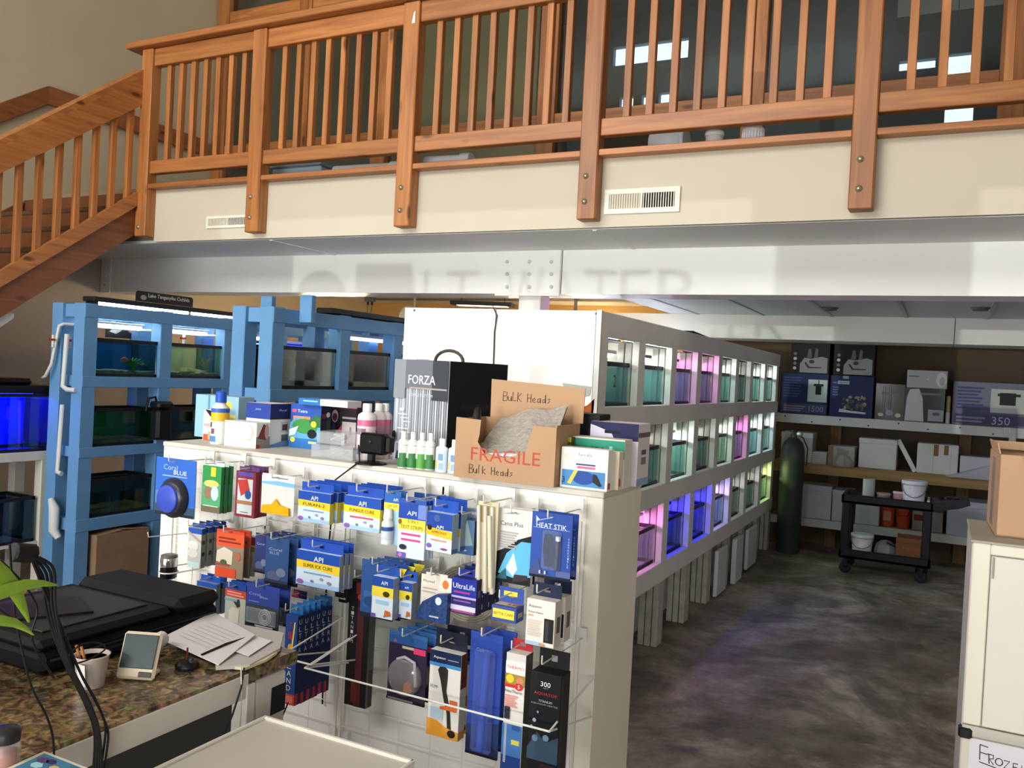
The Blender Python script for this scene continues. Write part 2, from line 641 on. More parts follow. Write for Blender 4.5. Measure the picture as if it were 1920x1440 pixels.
B('duct_section', *rel(du, (xd + .003, 8.3, 2.045), (XR - .01, 8.85, 2.27)), M('#d5d4d0', .4), du)
for x in (-3.6, -1.2, 1.2):
    B('hanger', *rel(du, (x, 8.5, 2.27), (x + .03, 8.52, 2.43)), M('#7d7f80', .5, .6), du)
for i, px in enumerate((1556, 1838)):
    p = at(px, 578, Z=2.265)
    o = MB().lathe((p.x, p.y, 2.246), [(.0, 0), (.05, .0), (.07, .024), (0, .024)], M('#55585a', .5), 16).build('smoke_detector')
    tag(o, 'small grey ceiling disc ' + ('above the end of the tank rack' if i == 0 else 'nearest the right edge of the photo'), 'detector', 'ceiling discs')

# ------------------------------------------------------------------ mezzanine railing
rl = thing('railing', 'orange pine railing with square balusters along the mezzanine edge', 'railing', (-2, 4.42, 2.46))
POSTS = [(-5.394, -5.285), (-4.308, -4.190), (-3.08, -2.965), (-1.858, -1.749), (-.455, -.345), (.85, .96), (2.1, 2.21)]
BOLT = M('#b9b29a', .35, .7)
for i, (a, b) in enumerate(POSTS):
    p = B('post', *rel(rl, (a, 4.35, 2.462), (b, 4.44, 3.838)), WZ, rl, .006)
    for z in ((2.56, 2.70) if i else (2.53,)):
        MB().lathe(rel(rl, ((a + b) / 2 - .01, 4.35, z))[0], [(.017, 0), (.017, .004), (.010, .006), (.010, .011), (0, .011)], BOLT, 10, 'Y').build('bolt', p)
for (a0, a), (b, b1) in zip(POSTS[:-1], POSTS[1:]):
    B('top_rail', *rel(rl, (a, 4.37, 3.712), (b, 4.43, 3.838)), WX, rl, .004)
    B('bottom_rail', *rel(rl, (a, 4.37, 2.922), (b, 4.43, 3.016)), WX, rl, .004)
    B('base_trim', *rel(rl, (a, 4.36, 2.812), (b, 4.44, 2.846)), WX, rl, .003)
    n = round((b - a - .12) / .131)
    for k in range(n):
        x = a + (b - a) * (k + 1) / (n + 1)
        B('baluster', *rel(rl, (x - .02, 4.40, 2.95), (x + .02, 4.44, 3.80)), WZ, rl, .003)
B('cap', *rel(rl, (-5.52, 4.30, 3.84), (2.3, 4.46, 3.885)), WX, rl, .006)
p = at(776, 33, Y=4.349)
MB().prism([(p.x - .012, p.z - .035), (p.x + .012, p.z - .035), (p.x + .012, p.z + .04), (p.x, p.z + .03), (p.x - .006, p.z)], .002, M('#e9e4da', .6), 'XZ', 4.346).build('sticker').parent = rl
bpy.data.objects['sticker'].location = -Vector(rl.location)

# floor registers let into the fascia
def vent(px0, py0, px1, py1, label):
    a, b = at(px0, py1, Y=4.438), at(px1, py0, Y=4.438)
    zc = at((px0 + px1) / 2, (py0 + py1) / 2, Y=4.438).z
    w, h = b.x - a.x, .085 if px1 - px0 < 100 else .135
    t = thing('air_register', label, 'vent', ((a.x + b.x) / 2, 4.438, zc - h / 2), group='air registers in the fascia')
    WV = M('#e7e2d3', .45, var=.08, scale=30)
    f = MB()
    e = h * .2
    for q in (((-w / 2, 0), (w / 2, e)), ((-w / 2, h - e), (w / 2, h)), ((-w / 2, e), (-w / 2 + e, h - e)), ((w / 2 - e, e), (w / 2, h - e)), ((-e * .2, e), (e * .2, h - e))):
        f.box((q[0][0], -.012, q[0][1]), (q[1][0], .0, q[1][1]), WV)
    f.build('frame', t)
    B('dark_duct_sheet', (-w / 2 + e, -.001, e), (w / 2 - e, .0, h - e), M('#16130f', .9), t)  # near-black sheet paints the shade inside the open register
    B('shut_flap', (-w / 2 + e, -.006, e), (-e * .2, -.0015, h - e), M('#a79c88', .6), t)
    n = 13
    for s, lo, hi in ((0, -w / 2 + e, -e * .2), (1, e * .2, w / 2 - e)):
        for k in range(n):
            x = lo + (hi - lo) * (k + .5) / n
            B('slat', (x - .0022, -.010, e), (x + .0022, -.003, h - e), WV, t)


vent(388, 396, 470, 436, 'small white air register by the stair end of the fascia')
vent(1133, 346, 1277, 407, 'large white air register in the fascia right of the middle post')

# ------------------------------------------------------------------ stairs climbing along the left wall
XS = -5.40
st = thing('staircase', 'brown carpeted staircase with timber stringer climbing along the left wall', 'stairs', (-6.1, 3.4, 0))
RUN, RISE = .262, .19
CARP = M('#5a3f2c', .95, var=.3, scale=60, bump=.3)
for k in range(14):
    z1 = 2.85 - RISE * (k + 1)
    y1 = 4.46 - RUN * k
    if z1 < .02:
        break
    t = B('tread', *rel(st, (XL + .01, y1 - RUN - .02, z1 - .04), (XS - .05, y1, z1)), CARP, st, .008)
    B('riser', *rel(st, (XL + .01, y1 - .018, z1), (XS - .05, y1, z1 + RISE - .04)), M('#6f4224', .7, var=.15, scale=12), st)
sl = (2.465 - 1.922) / (4.347 - 3.583)
ya = 4.42
za = 2.465 + sl * (ya - 4.347)
yb = 3.583 - 1.922 / sl + .02
MB().prism([(ya, za), (ya, za + .28), (yb - .15, .28 + .02), (yb, .015)], .05, WOOD('Y', '#5a2f16', '#8a5230', '#6d3f22', .5, 'stringer'), 'YZ', XS - .05).build('stringer', st, -Vector(st.location))
MB().prism([(ya, za), (ya, za + .28), (yb - .15, .28 + .02), (yb, .015)], .03, WOOD('Y', '#5a2f16', '#8a5230', '#6d3f22', .5, 'stringer'), 'YZ', XL + .002).build('stringer', st, -Vector(st.location))
sr = thing('stair_railing', 'sloping orange pine railing beside the stairs at the left', 'railing', (XS, 3.4, 0))
def sloped(name, y0, zb0, zt0, y1, zb1, zt1, w, par, m):
    return MB().prism([(y0, zb0), (y1, zb1), (y1, zt1), (y0, zt0)], w, m, 'YZ', XS + .03 - w).build(name, par, -Vector(par.location))
Y1 = 1.3
def zl(y, a, b):      # line through two measured (y, z) points
    return a[1] + (y - a[0]) * (b[1] - a[1]) / (b[0] - a[0])
TA, TB = (4.39, 3.453), (3.335, 2.694)
BA, BBp = (4.389, 2.816), (3.362, 2.08)
TT = [(4.38, 3.665), (3.33, 2.862)]
sloped('top_rail', Y1, zl(Y1, TA, TB), zl(Y1, *TT), 4.36, zl(4.36, TA, TB), zl(4.36, *TT), .05, sr, WY)
sloped('handrail_cap', Y1, zl(Y1, *TT), zl(Y1, *TT) + .045, 4.37, zl(4.37, *TT), zl(4.37, *TT) + .045, .13, sr, WY)
sloped('bottom_rail', Y1, zl(Y1, BA, BBp) - .105, zl(Y1, BA, BBp), 4.36, zl(4.36, BA, BBp) - .105, zl(4.36, BA, BBp), .045, sr, WY)
k = 0
y = 4.292
while y > 1.5:
    MB().prism([(y - .019, zl(y - .019, BA, BBp) - .04), (y + .019, zl(y + .019, BA, BBp) - .04), (y + .019, zl(y + .019, TA, TB) + .05), (y - .019, zl(y - .019, TA, TB) + .05)], .038, WZ, 'YZ', XS - .035).build('baluster', sr, -Vector(sr.location))
    y -= .136
B('newel', (-.06, Y1 - .1 - 3.4, .01), (.04, Y1 - 3.4, zl(Y1, *TT) + .12), WZ, sr, .006)
hr = thing('wall_handrail', 'dark timber handrail board fixed to the left wall above the stairs', 'handrail', (XL, 4.5, 3.6))
HW = WOOD('Y', '#4a2410', '#9a5c2f', '#74411f', .45, 'handrail')
ha, hb = at(0, 194, X=XL + .05), at(92, 161, X=XL + .05)
sl2 = (hb.z - ha.z) / (hb.y - ha.y)
yy = ha.y - 2.4
MB().prism([(yy, ha.z - 2.4 * sl2 - .16), (hb.y, hb.z - .15), (hb.y, hb.z), (yy, ha.z - 2.4 * sl2)], .04, HW, 'YZ', XL + .012).build('sloping_board', hr, -Vector(hr.location))
MB().prism([(hb.y, hb.z - .15), (YM - .1, hb.z - .15), (YM - .1, hb.z), (hb.y, hb.z)], .04, HW, 'YZ', XL + .012).build('level_board', hr, -Vector(hr.location))

# ------------------------------------------------------------------ timber window wall and dark office on the mezzanine
PX = [-6.76, -5.68, -4.75, -3.06, -1.37, .30, 2.0, 3.52]
PANE = CLEAR('#eaf0f1', .045)
for i in range(len(PX) - 1):
    a, b = PX[i], PX[i + 1]
    w = struct(bpy.data.objects.new('window_%d' % (i + 4), None))
    COL.objects.link(w)
    B('jamb', (a - .08, YM, 2.852), (a + .08, YM + .12, 5.6), WZ, w, .004)
    B('sill', (a + .08, YM + .01, 3.655), (b - .08, YM + .11, 3.755), WX, w, .004)
    B('transom', (a + .08, YM + .01, 5.0), (b - .08, YM + .11, 5.12), WX, w, .004)
    B('bottom_plate', (a + .08, YM + .01, 2.852), (b - .08, YM + .11, 2.95), WX, w)
    for z0, z1 in ((2.95, 3.655), (3.755, 5.0), (5.12, 5.6)):
        B('pane', (a + .08, YM + .055, z0), (b - .08, YM + .061, z1), PANE, w)
struct(B('wall_upper', (XL, YM, 5.6), (XR, YM + .12, ZR), TAN))
ow = MB()      # office back wall; openings made up for the bright reflections in the panes
HO = sorted([(-4.08, -3.08, 5.67, 5.92), (-3.96, -3.77, 4.75, 5.255), (-3.66, -3.5, 4.75, 5.25), (-3.43, -3.27, 4.75, 5.26), (-.86, -.82, 4.5, 5.30), (-.64, -.27, 5.22, 5.33), (-.23, .13, 5.22, 5.35), (-.15, .13, 4.5, 5.22)])
xs = sorted({XL, XR} | {h[0] for h in HO} | {h[1] for h in HO})
zs = sorted({2.85, ZR} | {h[2] for h in HO} | {h[3] for h in HO})
for i in range(len(xs) - 1):
    for j in range(len(zs) - 1):
        xm, zm = (xs[i] + xs[i + 1]) / 2, (zs[j] + zs[j + 1]) / 2
        if not any(h[0] < xm < h[1] and h[2] < zm < h[3] for h in HO):
            ow.box((xs[i], 10.5, zs[j]), (xs[i + 1], 10.6, zs[j + 1]), DARKW)
struct(ow.build('wall_office'))
for i, h in enumerate(HO):
    struct(B('window_%d' % (i + 20), (h[0], 10.55, h[2]), (h[1], 10.555, h[3]), CLEAR('#eef6ff')))  # sky-bright slots standing in for windows mirrored in the glass
struct(B('ceiling_office', (XL, YM + .12, 6.3), (XR, 10.5, 6.35), M('#9a9f9b', .8)))
struct(B('floor_office', (XL, YM + .12, 2.851), (XR, 10.5, 2.86), M('#3b3a38', .8)))
tag(B('roller_blind', (-4.45, YM + .2, 3.3), (-3.25, YM + .215, 5.55), M('#7a6a45', .8, var=.15, scale=3)), 'yellowish tan blind hanging behind the mezzanine window', 'blind')
dsk = thing('office_duct', 'pale ventilation duct under the office ceiling seen through the right-hand glass', 'duct', (0.2, 8.4, 5.0))
for k in range(3):
    B('duct_section', (-.75 + k * .5, 0, -.02), (-.26 + k * .5, .4, .26), M('#a9aa9d', .6), dsk)
ac = thing('air_conditioner', 'old wall air conditioner inside the dark office', 'appliance', (-1.9, 10.4, 4.75))
B('case', (-.28, -.12, 0), (.28, .09, .32), M('#4b5052', .6), ac, .01)
for k in range(5):
    B('grille_slat', (-.22, -.128, .05 + k * .05), (.05, -.12, .075 + k * .05), M('#24282a', .6), ac)

# clutter on the mezzanine floor, seen under the bottom rail
PVC = M('#d9dade', .35, var=.05, scale=10)
for i, (pa, pb, yy, r, lab) in enumerate(((630, 748, 4.62, .045, 'white plastic pipe lying behind the second railing bay'), (800, 880, 4.60, .05, 'short white plastic pipe left in the third railing bay'),
                                          (885, 990, 4.74, .042, 'grey white ribbed pipe lying in the middle of the third railing bay'), (985, 1080, 4.86, .03, 'thin white pipe pointing at the fourth railing post'))):
    a, b = at(pa, 308, Y=yy), at(pb, 296, Y=yy)
    t = thing('plastic_pipe', lab, 'pipe', ((a.x + b.x) / 2, yy, 2.852))
    L = (b.x - a.x) / 2
    MB().tube([(-L, 0, r), (L, .03, r)], r, PVC, 14).build('barrel', t)
    MB().tube([(L - .07, .026, r), (L, .03, r)], r * 1.18, PVC, 14).build('coupling', t)
for i, (pa, pb, yy, lab) in enumerate(((1322, 1357, 4.62, 'plain white pot standing behind the wide railing bay'), (1391, 1433, 4.62, 'white ribbed pot beside the plain pot on the mezzanine'))):
    a, b = at(pa, 262, Y=yy), at(pb, 262, Y=yy)
    r = (b.x - a.x) / 2
    t = thing('plastic_pot', lab, 'pot', ((a.x + b.x) / 2, yy, 2.852))
    MB().lathe((0, 0, 0), [(r * .9, 0), (r * .95, .10), (r * .9, .10), (r * .85, .012), (0, .012)], M('#e6e6e8', .4), 22).build('body', t)
    MB().lathe((0, 0, .09), [(r, 0), (r * 1.02, .012), (r * .93, .024), (r * .93, .0)], M('#f0f0f2', .4), 22).build('rim', t)
    if i:
        for k in range(22):
            an = k * math.pi / 11
            B('rib', (r * .95 * math.cos(an) - .003, r * .95 * math.sin(an) - .003, .01), (r * .95 * math.cos(an) + .003, r * .95 * math.sin(an) + .003, .088), M('#e6e6e8', .4), t)
a = at(1262, 272, Y=4.72)
t = thing('bucket', 'white bucket lying on its side behind the wide railing bay', 'bucket', (a.x, 4.7, 2.852))
MB().lathe((0, 0, .085), [(.0, -.12), (.07, -.12), (.085, .08), (.08, .08), (.066, -.11)], M('#cfd2d6', .4), 20, 'X').build('body', t)
MB().lathe((0, 0, .085), [(.086, .06), (.092, .06), (.092, .085), (.086, .085)], M('#cfd2d6', .4), 20, 'X').build('rim', t)
a = at(1240, 268, Y=4.58)
tag(MB().tube([(a.x - .09, 4.58, 2.872), (a.x - .03, 4.57, 2.885), (a.x + .08, 4.59, 2.872)], [.012, .02, .014], M('#1f3d63', .5), 10).build('hand_tool'), 'dark blue gripped hand tool lying in front of the bucket', 'tool')
a = at(560, 318, Y=4.66)
t = thing('storage_tote', 'pale bluish plastic tote behind the second railing bay', 'tote', (a.x, 4.75, 2.852))
MB().box((-.22, -.12, 0), (.22, .12, .11), M('#9fb4c0', .4), .01).build('body', t)
MB().box((-.235, -.135, .11), (.235, .135, .125), M('#7f97a6', .4), .005).build('lid', t)
# ================================================================== tank racks
SC.cycles.transparent_max_bounces = 32
GLASS = CLEAR('#f2fbf8', .03, 'aquarium_glass')
RIM = M('#17181b', .45)
GRAV = M('#9a8b68', .9, var=.5, scale=90, bump=.6)


def WATER(h):
    k = ('wat', h)
    if k not in _MC:
        m, nt, b = _new('water')
        nt.nodes.remove(b)
        t = nt.nodes.new('ShaderNodeBsdfTransparent')
        t.inputs[0].default_value = (*lin(h), 1)
        nt.links.new(t.outputs[0], nt.nodes['Material Output'].inputs[0])
        _MC[k] = m
    return _MC[k]


def tank(label, x0, x1, y0, y1, z0, z1, back='#2a6f9a', water='#e4f4f2', gravel=None, group=None, rim=RIM, backm=None, film=None):
    """glass aquarium: plastic rims, four panes, painted back sheet, water and (maybe) gravel; front towards +X"""
    t = thing('aquarium', label, 'aquarium', ((x0 + x1) / 2, (y0 + y1) / 2, z0), group=group)
    w, d, h = (x1 - x0) / 2, (y1 - y0) / 2, z1 - z0
    for nm, a, b in (('rim', h - .022, h), ('base_frame', 0, .018)):
        f = MB()
        f.box((-w, -d, a), (w, -d + .014, b), rim).box((-w, d - .014, a), (w, d, b), rim).box((-w, -d, a), (-w + .014, d, b), rim).box((w - .014, -d, a), (w, d, b), rim)
        f.build(nm, t)
    e = .004
    B('pane', (w - e - .002, -d + .003, .01), (w - .002, d - .003, h - .02), HAZY(film, .30, .12) if film else GLASS, t)
    B('pane', (-w + .002, -d + .002, .01), (w - .007, -d + .002 + e, h - .02), GLASS, t)
    B('pane', (-w + .002, d - .002 - e, .01), (w - .007, d - .002, h - .02), GLASS, t)
    B('back_sheet', (-w + .002, -d + .007, .012), (-w + .006, d - .007, h - .02), backm or M(back, .5, var=.12, scale=5), t)
    B('water', (-w + .008, -d + .008, .02), (w - .008, d - .008, h * .88), WATER(water), t)
    if gravel:
        g = MB()
        n = 14
        vs = []
        for i in range(n + 1):
            for j in range(2):
                vs.append(((-w + .01) if j == 0 else (w - .01), -d + .01 + (2 * d - .02) * i / n, .03 + random.random() * .014))
        g.raw(vs, [(2 * i, 2 * i + 1, 2 * i + 3, 2 * i + 2) for i in range(n)], gravel)
        for j in (0, 1):
            g.raw([vs[2 * i + j] for i in range(n + 1)] + [(vs[j][0], vs[2 * n + j][1], .018), (vs[j][0], vs[j][1], .018)], [tuple(range(n + 3))], gravel)
        g.build('gravel', t)
    return t


def light_bar(label, x, y0, y1, z, color, s, group, house='#2a2b2e', r=.011, up=False):
    t = thing('light_bar', label, 'light', (x, (y0 + y1) / 2, z), group=group)
    d = (y1 - y0) / 2
    B('housing', (-.03, -d, -.026 if up else .012), (.03, d, -.010 if up else .03), M(house, .5), t, .004)
    MB().tube([(0, -d + .01, 0), (0, d - .01, 0)], r, EMIT(color, s), 10).build('tube', t)
    return t


# ------------------------------------------------------------------ white rack of three rows
RX = -1.45
SY = [3.83, 4.40, 5.015, 5.615, 6.21, 6.785, 7.355, 7.99, 8.60]
RW = M('#eae9e6', .6, var=.07, scale=3)
RWI = M('#d9d8ce', .65, var=.12, scale=4)
rk = thing('white_tank_rack', 'long white timber rack holding three rows of small aquariums', 'rack', (RX, 3.8, 0))
def rr(*p):
    return rel(rk, *p)
for za, zb in ((1.796, 1.914), (1.347, 1.457), (.87, .988), (.392, .512)):
    B('rail', *rr((RX - .04, 3.785, za), (RX, 8.70, zb)), RW, rk, .003)
    B('back_rail', *rr((-2.55, 3.785, za), (-2.51, 8.70, zb)), RW, rk)
for i, y in enumerate(SY):
    wv = .055 if i else .045
    B('stud', *rr((RX - .039, y - wv, .39), (RX - .001, y + wv, 1.80)), RW, rk, .002)
    for k, x in enumerate((RX - .002, RX - .044, RX - .086)):
        B('leg', *rr((x - .036, y - wv, 0.001), (x, y + wv, .392 if k == 0 else 1.79)), M('#b9b6ae', .75, var=.25, scale=14), rk, .003)
    B('leg', *rr((-2.55, y - wv, 0.001), (-2.51, y + wv, 1.80)), RW, rk)
    B('divider', *rr((-2.5, y - .009, .40), (RX - .13, y + .009, 1.79)), RWI, rk)
for z in (.485, .965, 1.435):
    B('shelf', *rr((-2.5, 3.80, z), (RX - .045, 8.69, z + .018)), RWI, rk)
for z in (.503, .983, 1.453):
    B('centre_panel', *rr((-2.012, 3.85, z), (-2.0, 8.65, z + .2)), M('#30383a', .8), rk)
B('top_plate', *rr((-2.55, 3.785, 1.890), (-2.42, 8.7, 1.905)), RW, rk)
GL = M('#eceae4', .16, var=.03, scale=2, coat=.4)
xs_ = at(931, 620, Y=3.78).x
B('end_sheet', *rr((-2.56, 3.765, .30), (xs_ - .003, 3.78, 1.914)), GL, rk)
B('end_sheet', *rr((xs_ + .003, 3.765, .30), (RX - .03, 3.78, 1.912)), GL, rk)
B('corner_strip', *rr((RX - .026, 3.762, .30), (RX, 3.785, 1.916)), M('#dcdbd6', .4), rk)
for px, py in ((777, 582), (1118, 588)):
    p = at(px, py, Y=3.765)
    MB().lathe(rr(p)[0], [(.006, 0), (.004, .003), (0, .003)], M('#444444', .4, .6), 8, 'Y').build('screw', rk)
a, b = at(1078, 745, Y=3.764), at(1110, 800, Y=3.764)
MB().prism([(a.x, b.z), (b.x, b.z - .02), (b.x + .006, a.z), (b.x - .03, a.z - .035), (a.x + .01, a.z - .05)], .002, M('#b0622e', .8, var=.4, scale=30), 'XZ', 3.762).build('torn_patch', rk, -Vector(rk.location))
a, b = at(1055, 718, Y=3.764), at(1108, 742, Y=3.764)
MB().prism([(a.x, a.z), (b.x, a.z - .01), (b.x - .005, b.z), (a.x + .02, b.z - .03)], .0015, M('#c3c2bd', .5), 'XZ', 3.7615).build('scuffed_patch', rk, -Vector(rk.location))
# thin cable hanging down the seam of the end sheet
MB().tube([rr(p)[0] for p in ((xs_ - .02, 3.762, 1.93), (xs_ + .01, 3.758, 1.88), (xs_, 3.758, 1.8), (xs_ + .004, 3.758, 1.62))], .003, M('#333333', .6), 6).build('cable', rk)

ROWZ = [1.457, .988, .512]
ROWN = ['top', 'middle', 'bottom']
CT = {'w': ('#eefbf4', 46, 'white'), 'W': ('#e6f4ff', 56, 'cool white'), 'p': ('#ff86e2', 40, 'pink'), 'b': ('#2a24ff', 65, 'deep blue'), 'l': ('#bda6ff', 50, 'lavender'), 'y': ('#eeffa6', 40, 'greenish white'), 'd': ('#f2f6f0', 14.0, 'dim warm')}
LIT = ['dwppwdww', 'ddwdwpWW', 'wpbblddy']
BACK = [['#3f8ca8', '#6cbcd6', '#8fa2ea', '#6476a8', '#6cbcc8', '#4a92a4', '#6fc2c2', '#8ad0cc'],
        ['#4a7c86', '#5596a2', '#86c6cc', '#5f909c', '#b4d4bc', '#b0b2e6', '#8ed4f0', '#98c8d0'],
        ['#777777', '#cdb6dc', '#5a6498', '#6a64ff', '#a4b0f0', '#767b81', '#687c73', '#bce0b8']]
for r in range(3):
    for i in range(8):
        if i == 0 and r == 2:
            continue
        y0, y1 = SY[i] + .065, SY[i + 1] - .06
        z0 = ROWZ[r] - .003
        c, s, cn = CT[LIT[r][i]]
        lab = '%s row of the white rack, %s bay back' % (ROWN[r], NTH[i])
        tank('small aquarium in the ' + lab, -1.80, RX - .048, y0 + .005, y1 - .005, z0, z0 + .228, BACK[r][i], '#e6f4f2', None, 'tanks of the white rack', film=BACK[r][i])
        light_bar('%s tube light in the %s' % (cn, lab), -1.60, y0 + .01, y1 - .01, z0 + .262, c, s, 'lights of the white rack', '#1d1e21' if (i + r) % 3 else '#cfd0cc')
for j, yq in enumerate((5.6, 7.05)):  # unseen upward tubes added to brighten the ceiling
    light_bar('added upward cool white tube on the back edge of the white rack top, %s one' % ('nearer', 'farther')[j], -2.485, yq, yq + 1.25, 1.932, '#dfeaff', 26, 'added tubes on the white rack', '#3a3b3e', up=True)
# black tarp roll and felt number on the rack
a = at(1262, 618, X=-1.7)
tag(MB().box((-2.2, a.y, 1.915), (-1.6, a.y + .9, 1.955), M('#25272a', .7), .01, rot=(0, 0, .1)).build('black_tray'), 'flat black tray lying on top of the white rack', 'tray')
o = MB()
vs, fs, asp = glyphs('2')
p = at(1153, 718, X=RX - .04)
tg = [x for x in bpy.data.objects if x.name == 'aquarium'][0]
MB().raw([(RX - .0405, p.y - .02 + x * .035, p.z - .02 + (y / asp) * .06) for x, y in vs], fs, M('#101418', .6)).build('number', tg, -Vector(tg.location))
# foam lids and cartons pushed under and leaning on the rack
FOAM = M('#d8dade', .8, var=.06, scale=12)
for j, (ya, yb_, za, zb, xo, lab) in enumerate(((6.32, 6.62, .02, .36, .03, 'white foam box lid leaning on the fourth leg of the white rack'), (6.9, 7.16, .14, .36, .04, 'small white foam lid leaning between rack legs at mid length'),
                                                (7.42, 7.80, .02, .36, .03, 'wide white foam lid leaning on the rack leg near the gas cylinder'))):
    tag(MB().box((RX + .004, ya, za if j != 1 else .001), (RX + .004 + xo, yb_, zb), FOAM, .006).build('foam_slab'), lab, 'foam', 'foam lids leaning on the white rack')
for j, (ya, yb_, h) in enumerate(((4.5, 4.9, .34), (5.12, 5.5, .36), (5.7, 6.1, .33))):
    t = thing('foam_box', 'white foam box under the white rack, %s from the shelf wall' % NTH[j], 'box', (-1.85, (ya + yb_) / 2, .001), group='foam boxes under the white rack')
    d = (yb_ - ya) / 2
    MB().box((-.2, -d, 0), (.2, d, h - .05), FOAM, .01).build('body', t)
    MB().box((-.205, -d - .005, h - .05), (.205, d + .005, h), FOAM, .01).build('lid', t)

# ------------------------------------------------------------------ blue racks
BLU = M('#608fbc', .55, var=.08, scale=5)


def blue_rack(label, xf, xb, ys, y_end):
    t = thing('blue_tank_rack', label, 'rack', (xf, ys[0], 0))
    for i, y in enumerate(ys):
        w = .052
        for x0, x1 in ((xf - .1, xf), (xb, xb + .1)):
            B('post', *rel(t, (x0, y - w, .001), (x1, y + w, 1.906)), BLU, t, .004)
    for za, zb in ((1.815, 1.90), (1.362, 1.434), (.90, .968), (.417, .498)):
        for x0, x1 in ((xf - .035, xf + .004), (xb - .004, xb + .035)):
            B('rail', *rel(t, (x0, ys[0] - .05, za), (x1, y_end, zb)), BLU, t, .003)
        if za < 1.8:
            B('shelf', *rel(t, (xb + .02, ys[0] - .02, zb - .02), (xf - .02, y_end, zb - .004)), M('#3d6a94', .6), t)
        B('end_rail', *rel(t, (xb + .1, ys[0] - .03, za), (xf - .1, ys[0] + .02, zb)), BLU, t, .003)
    return t


Y1s = [3.70, 4.305, 4.905, 5.505, 6.105, 6.705]
r1 = blue_rack('blue timber tank rack along the left wall under the beam end', -4.95, -5.27, Y1s, 6.75)
Y2s = [3.75, 4.365, 4.955, 5.555, 6.155]
r2 = blue_rack('blue timber tank rack in the middle beside the white rack', -3.41, -3.72, Y2s, 6.2)
# struts from the middle rack up to the ceiling
for x, y, z in ((-3.75, 4.02, 1.906), (-3.36, 3.93, 1.83)):
    B('ceiling_strut', *rel(r2, (x - .045, y - .02, z), (x + .045, y + .02, 1.992)), BLU, r2, .003)

PLANT = M('#3f7d2a', .6, var=.3, scale=20)


def fish(par, x, y, z, L, c, dark='#20242a'):
    f = MB()
    m = M(c, .4, var=.3, scale=40)
    prof = [(.02, -.5), (.12, -.42), (.22, -.2), (.24, 0), (.17, .2), (.07, .38), (.04, .44)]
    vs, fs = [], []
    n = 10
    for r_, h_ in prof:
        for k in range(n):
            a_ = 2 * math.pi * k / n
            vs.append((x + r_ * L * .45 * math.cos(a_), y + h_ * L, z + r_ * L * math.sin(a_)))
    for i in range(len(prof) - 1):
        for k in range(n):
            fs.append((i * n + k, i * n + (k + 1) % n, (i + 1) * n + (k + 1) % n, (i + 1) * n + k))
    f.raw(vs, fs, m, True)
    f.prism([(y + .40 * L, z), (y + .62 * L, z + .16 * L), (y + .58 * L, z), (y + .62 * L, z - .16 * L)], .003, m, 'YZ', x - .0015)
    f.prism([(y - .25 * L, z + .2 * L), (y + .2 * L, z + .17 * L), (y + .15 * L, z + .31 * L), (y - .1 * L, z + .3 * L)], .002, m, 'YZ', x - .001)
    f.lathe((x + .07 * L, y - .36 * L, z + .05 * L), [(.03 * L, 0), (.03 * L, .02 * L), (0, .02 * L)], M(dark, .3), 8, 'X')
    return f.build('fish')


def plant(x, y, z, h, n, spread, label, m=PLANT):
    b = MB()
    for k in range(n):
        a_ = random.random() * 6.28
        l_ = h * (.6 + .5 * random.random())
        dx, dy = math.cos(a_) * spread * .4, math.sin(a_) * spread
        w_ = .006
        pts = [(x + dx * q * q, y + dy * q * q + .012 * math.sin(6 * q), z + l_ * q * (1 - .25 * q)) for q in (0, .35, .7, 1)]
        vs = []
        for i, p_ in enumerate(pts):
            ww = w_ * (1, 1.2, .9, .15)[i]
            vs += [(p_[0], p_[1] - ww, p_[2]), (p_[0] + .002, p_[1] + ww, p_[2])]
        b.raw(vs, [(2 * i, 2 * i + 1, 2 * i + 3, 2 * i + 2) for i in range(3)], m)
    return tag(b.build('aquarium_plant'), label, 'plant')


def T1(i, r, lab, back, water, gravel=None, grp='tanks of the left blue rack', h=.25):
    z0 = (1.437, .971, .501)[r]
    return tank(lab, -5.235, -4.97, Y1s[i] + .058, Y1s[i + 1] - .058, z0, z0 + h, back, water, gravel, grp)


G1 = M('#8a8368', .9, var=.5, scale=70)
T1(0, 0, 'blue backed aquarium with plant and orange fish, top of the left blue rack', '#1f5d94', '#cfe6ee', G1)
T1(1, 0, 'pale yellowish aquarium with rocks, second along the top of the left blue rack', '#dad8be', '#eef2e0', G1)
T1(2, 0, 'aquarium hidden behind the middle rack, third along the top of the left rack', '#2b5f80', '#d8ecf0', G1)
T1(0, 1, 'bright green backed aquarium in the middle row of the left blue rack', '#1f8a3c', '#cfe9d2', G1)
T1(1, 1, 'dark grey green aquarium beside the black canister in the left blue rack', '#4a564e', '#d5dfd5', G1)
T1(0, 2, 'dim aquarium with deep gravel in the bottom row of the left blue rack', '#51605b', '#cdd9d2', GRAV)
T1(1, 2, 'dim aquarium second along the bottom row of the left blue rack', '#51605b', '#cdd9d2', GRAV)
f = fish(None, -5.03, 4.03, 1.55, .075, '#d0662c')
tag(f, 'orange fish swimming in the blue backed aquarium of the left rack', 'fish')
plant(-5.06, 4.12, 1.47, .13, 42, .10, 'bushy green plant beside the orange fish in the blue backed aquarium')
f = fish(None, -5.05, 4.20, 1.52, .05, '#9a8478')
tag(f, 'small greyish fish right of the green plant in the blue backed aquarium', 'fish')
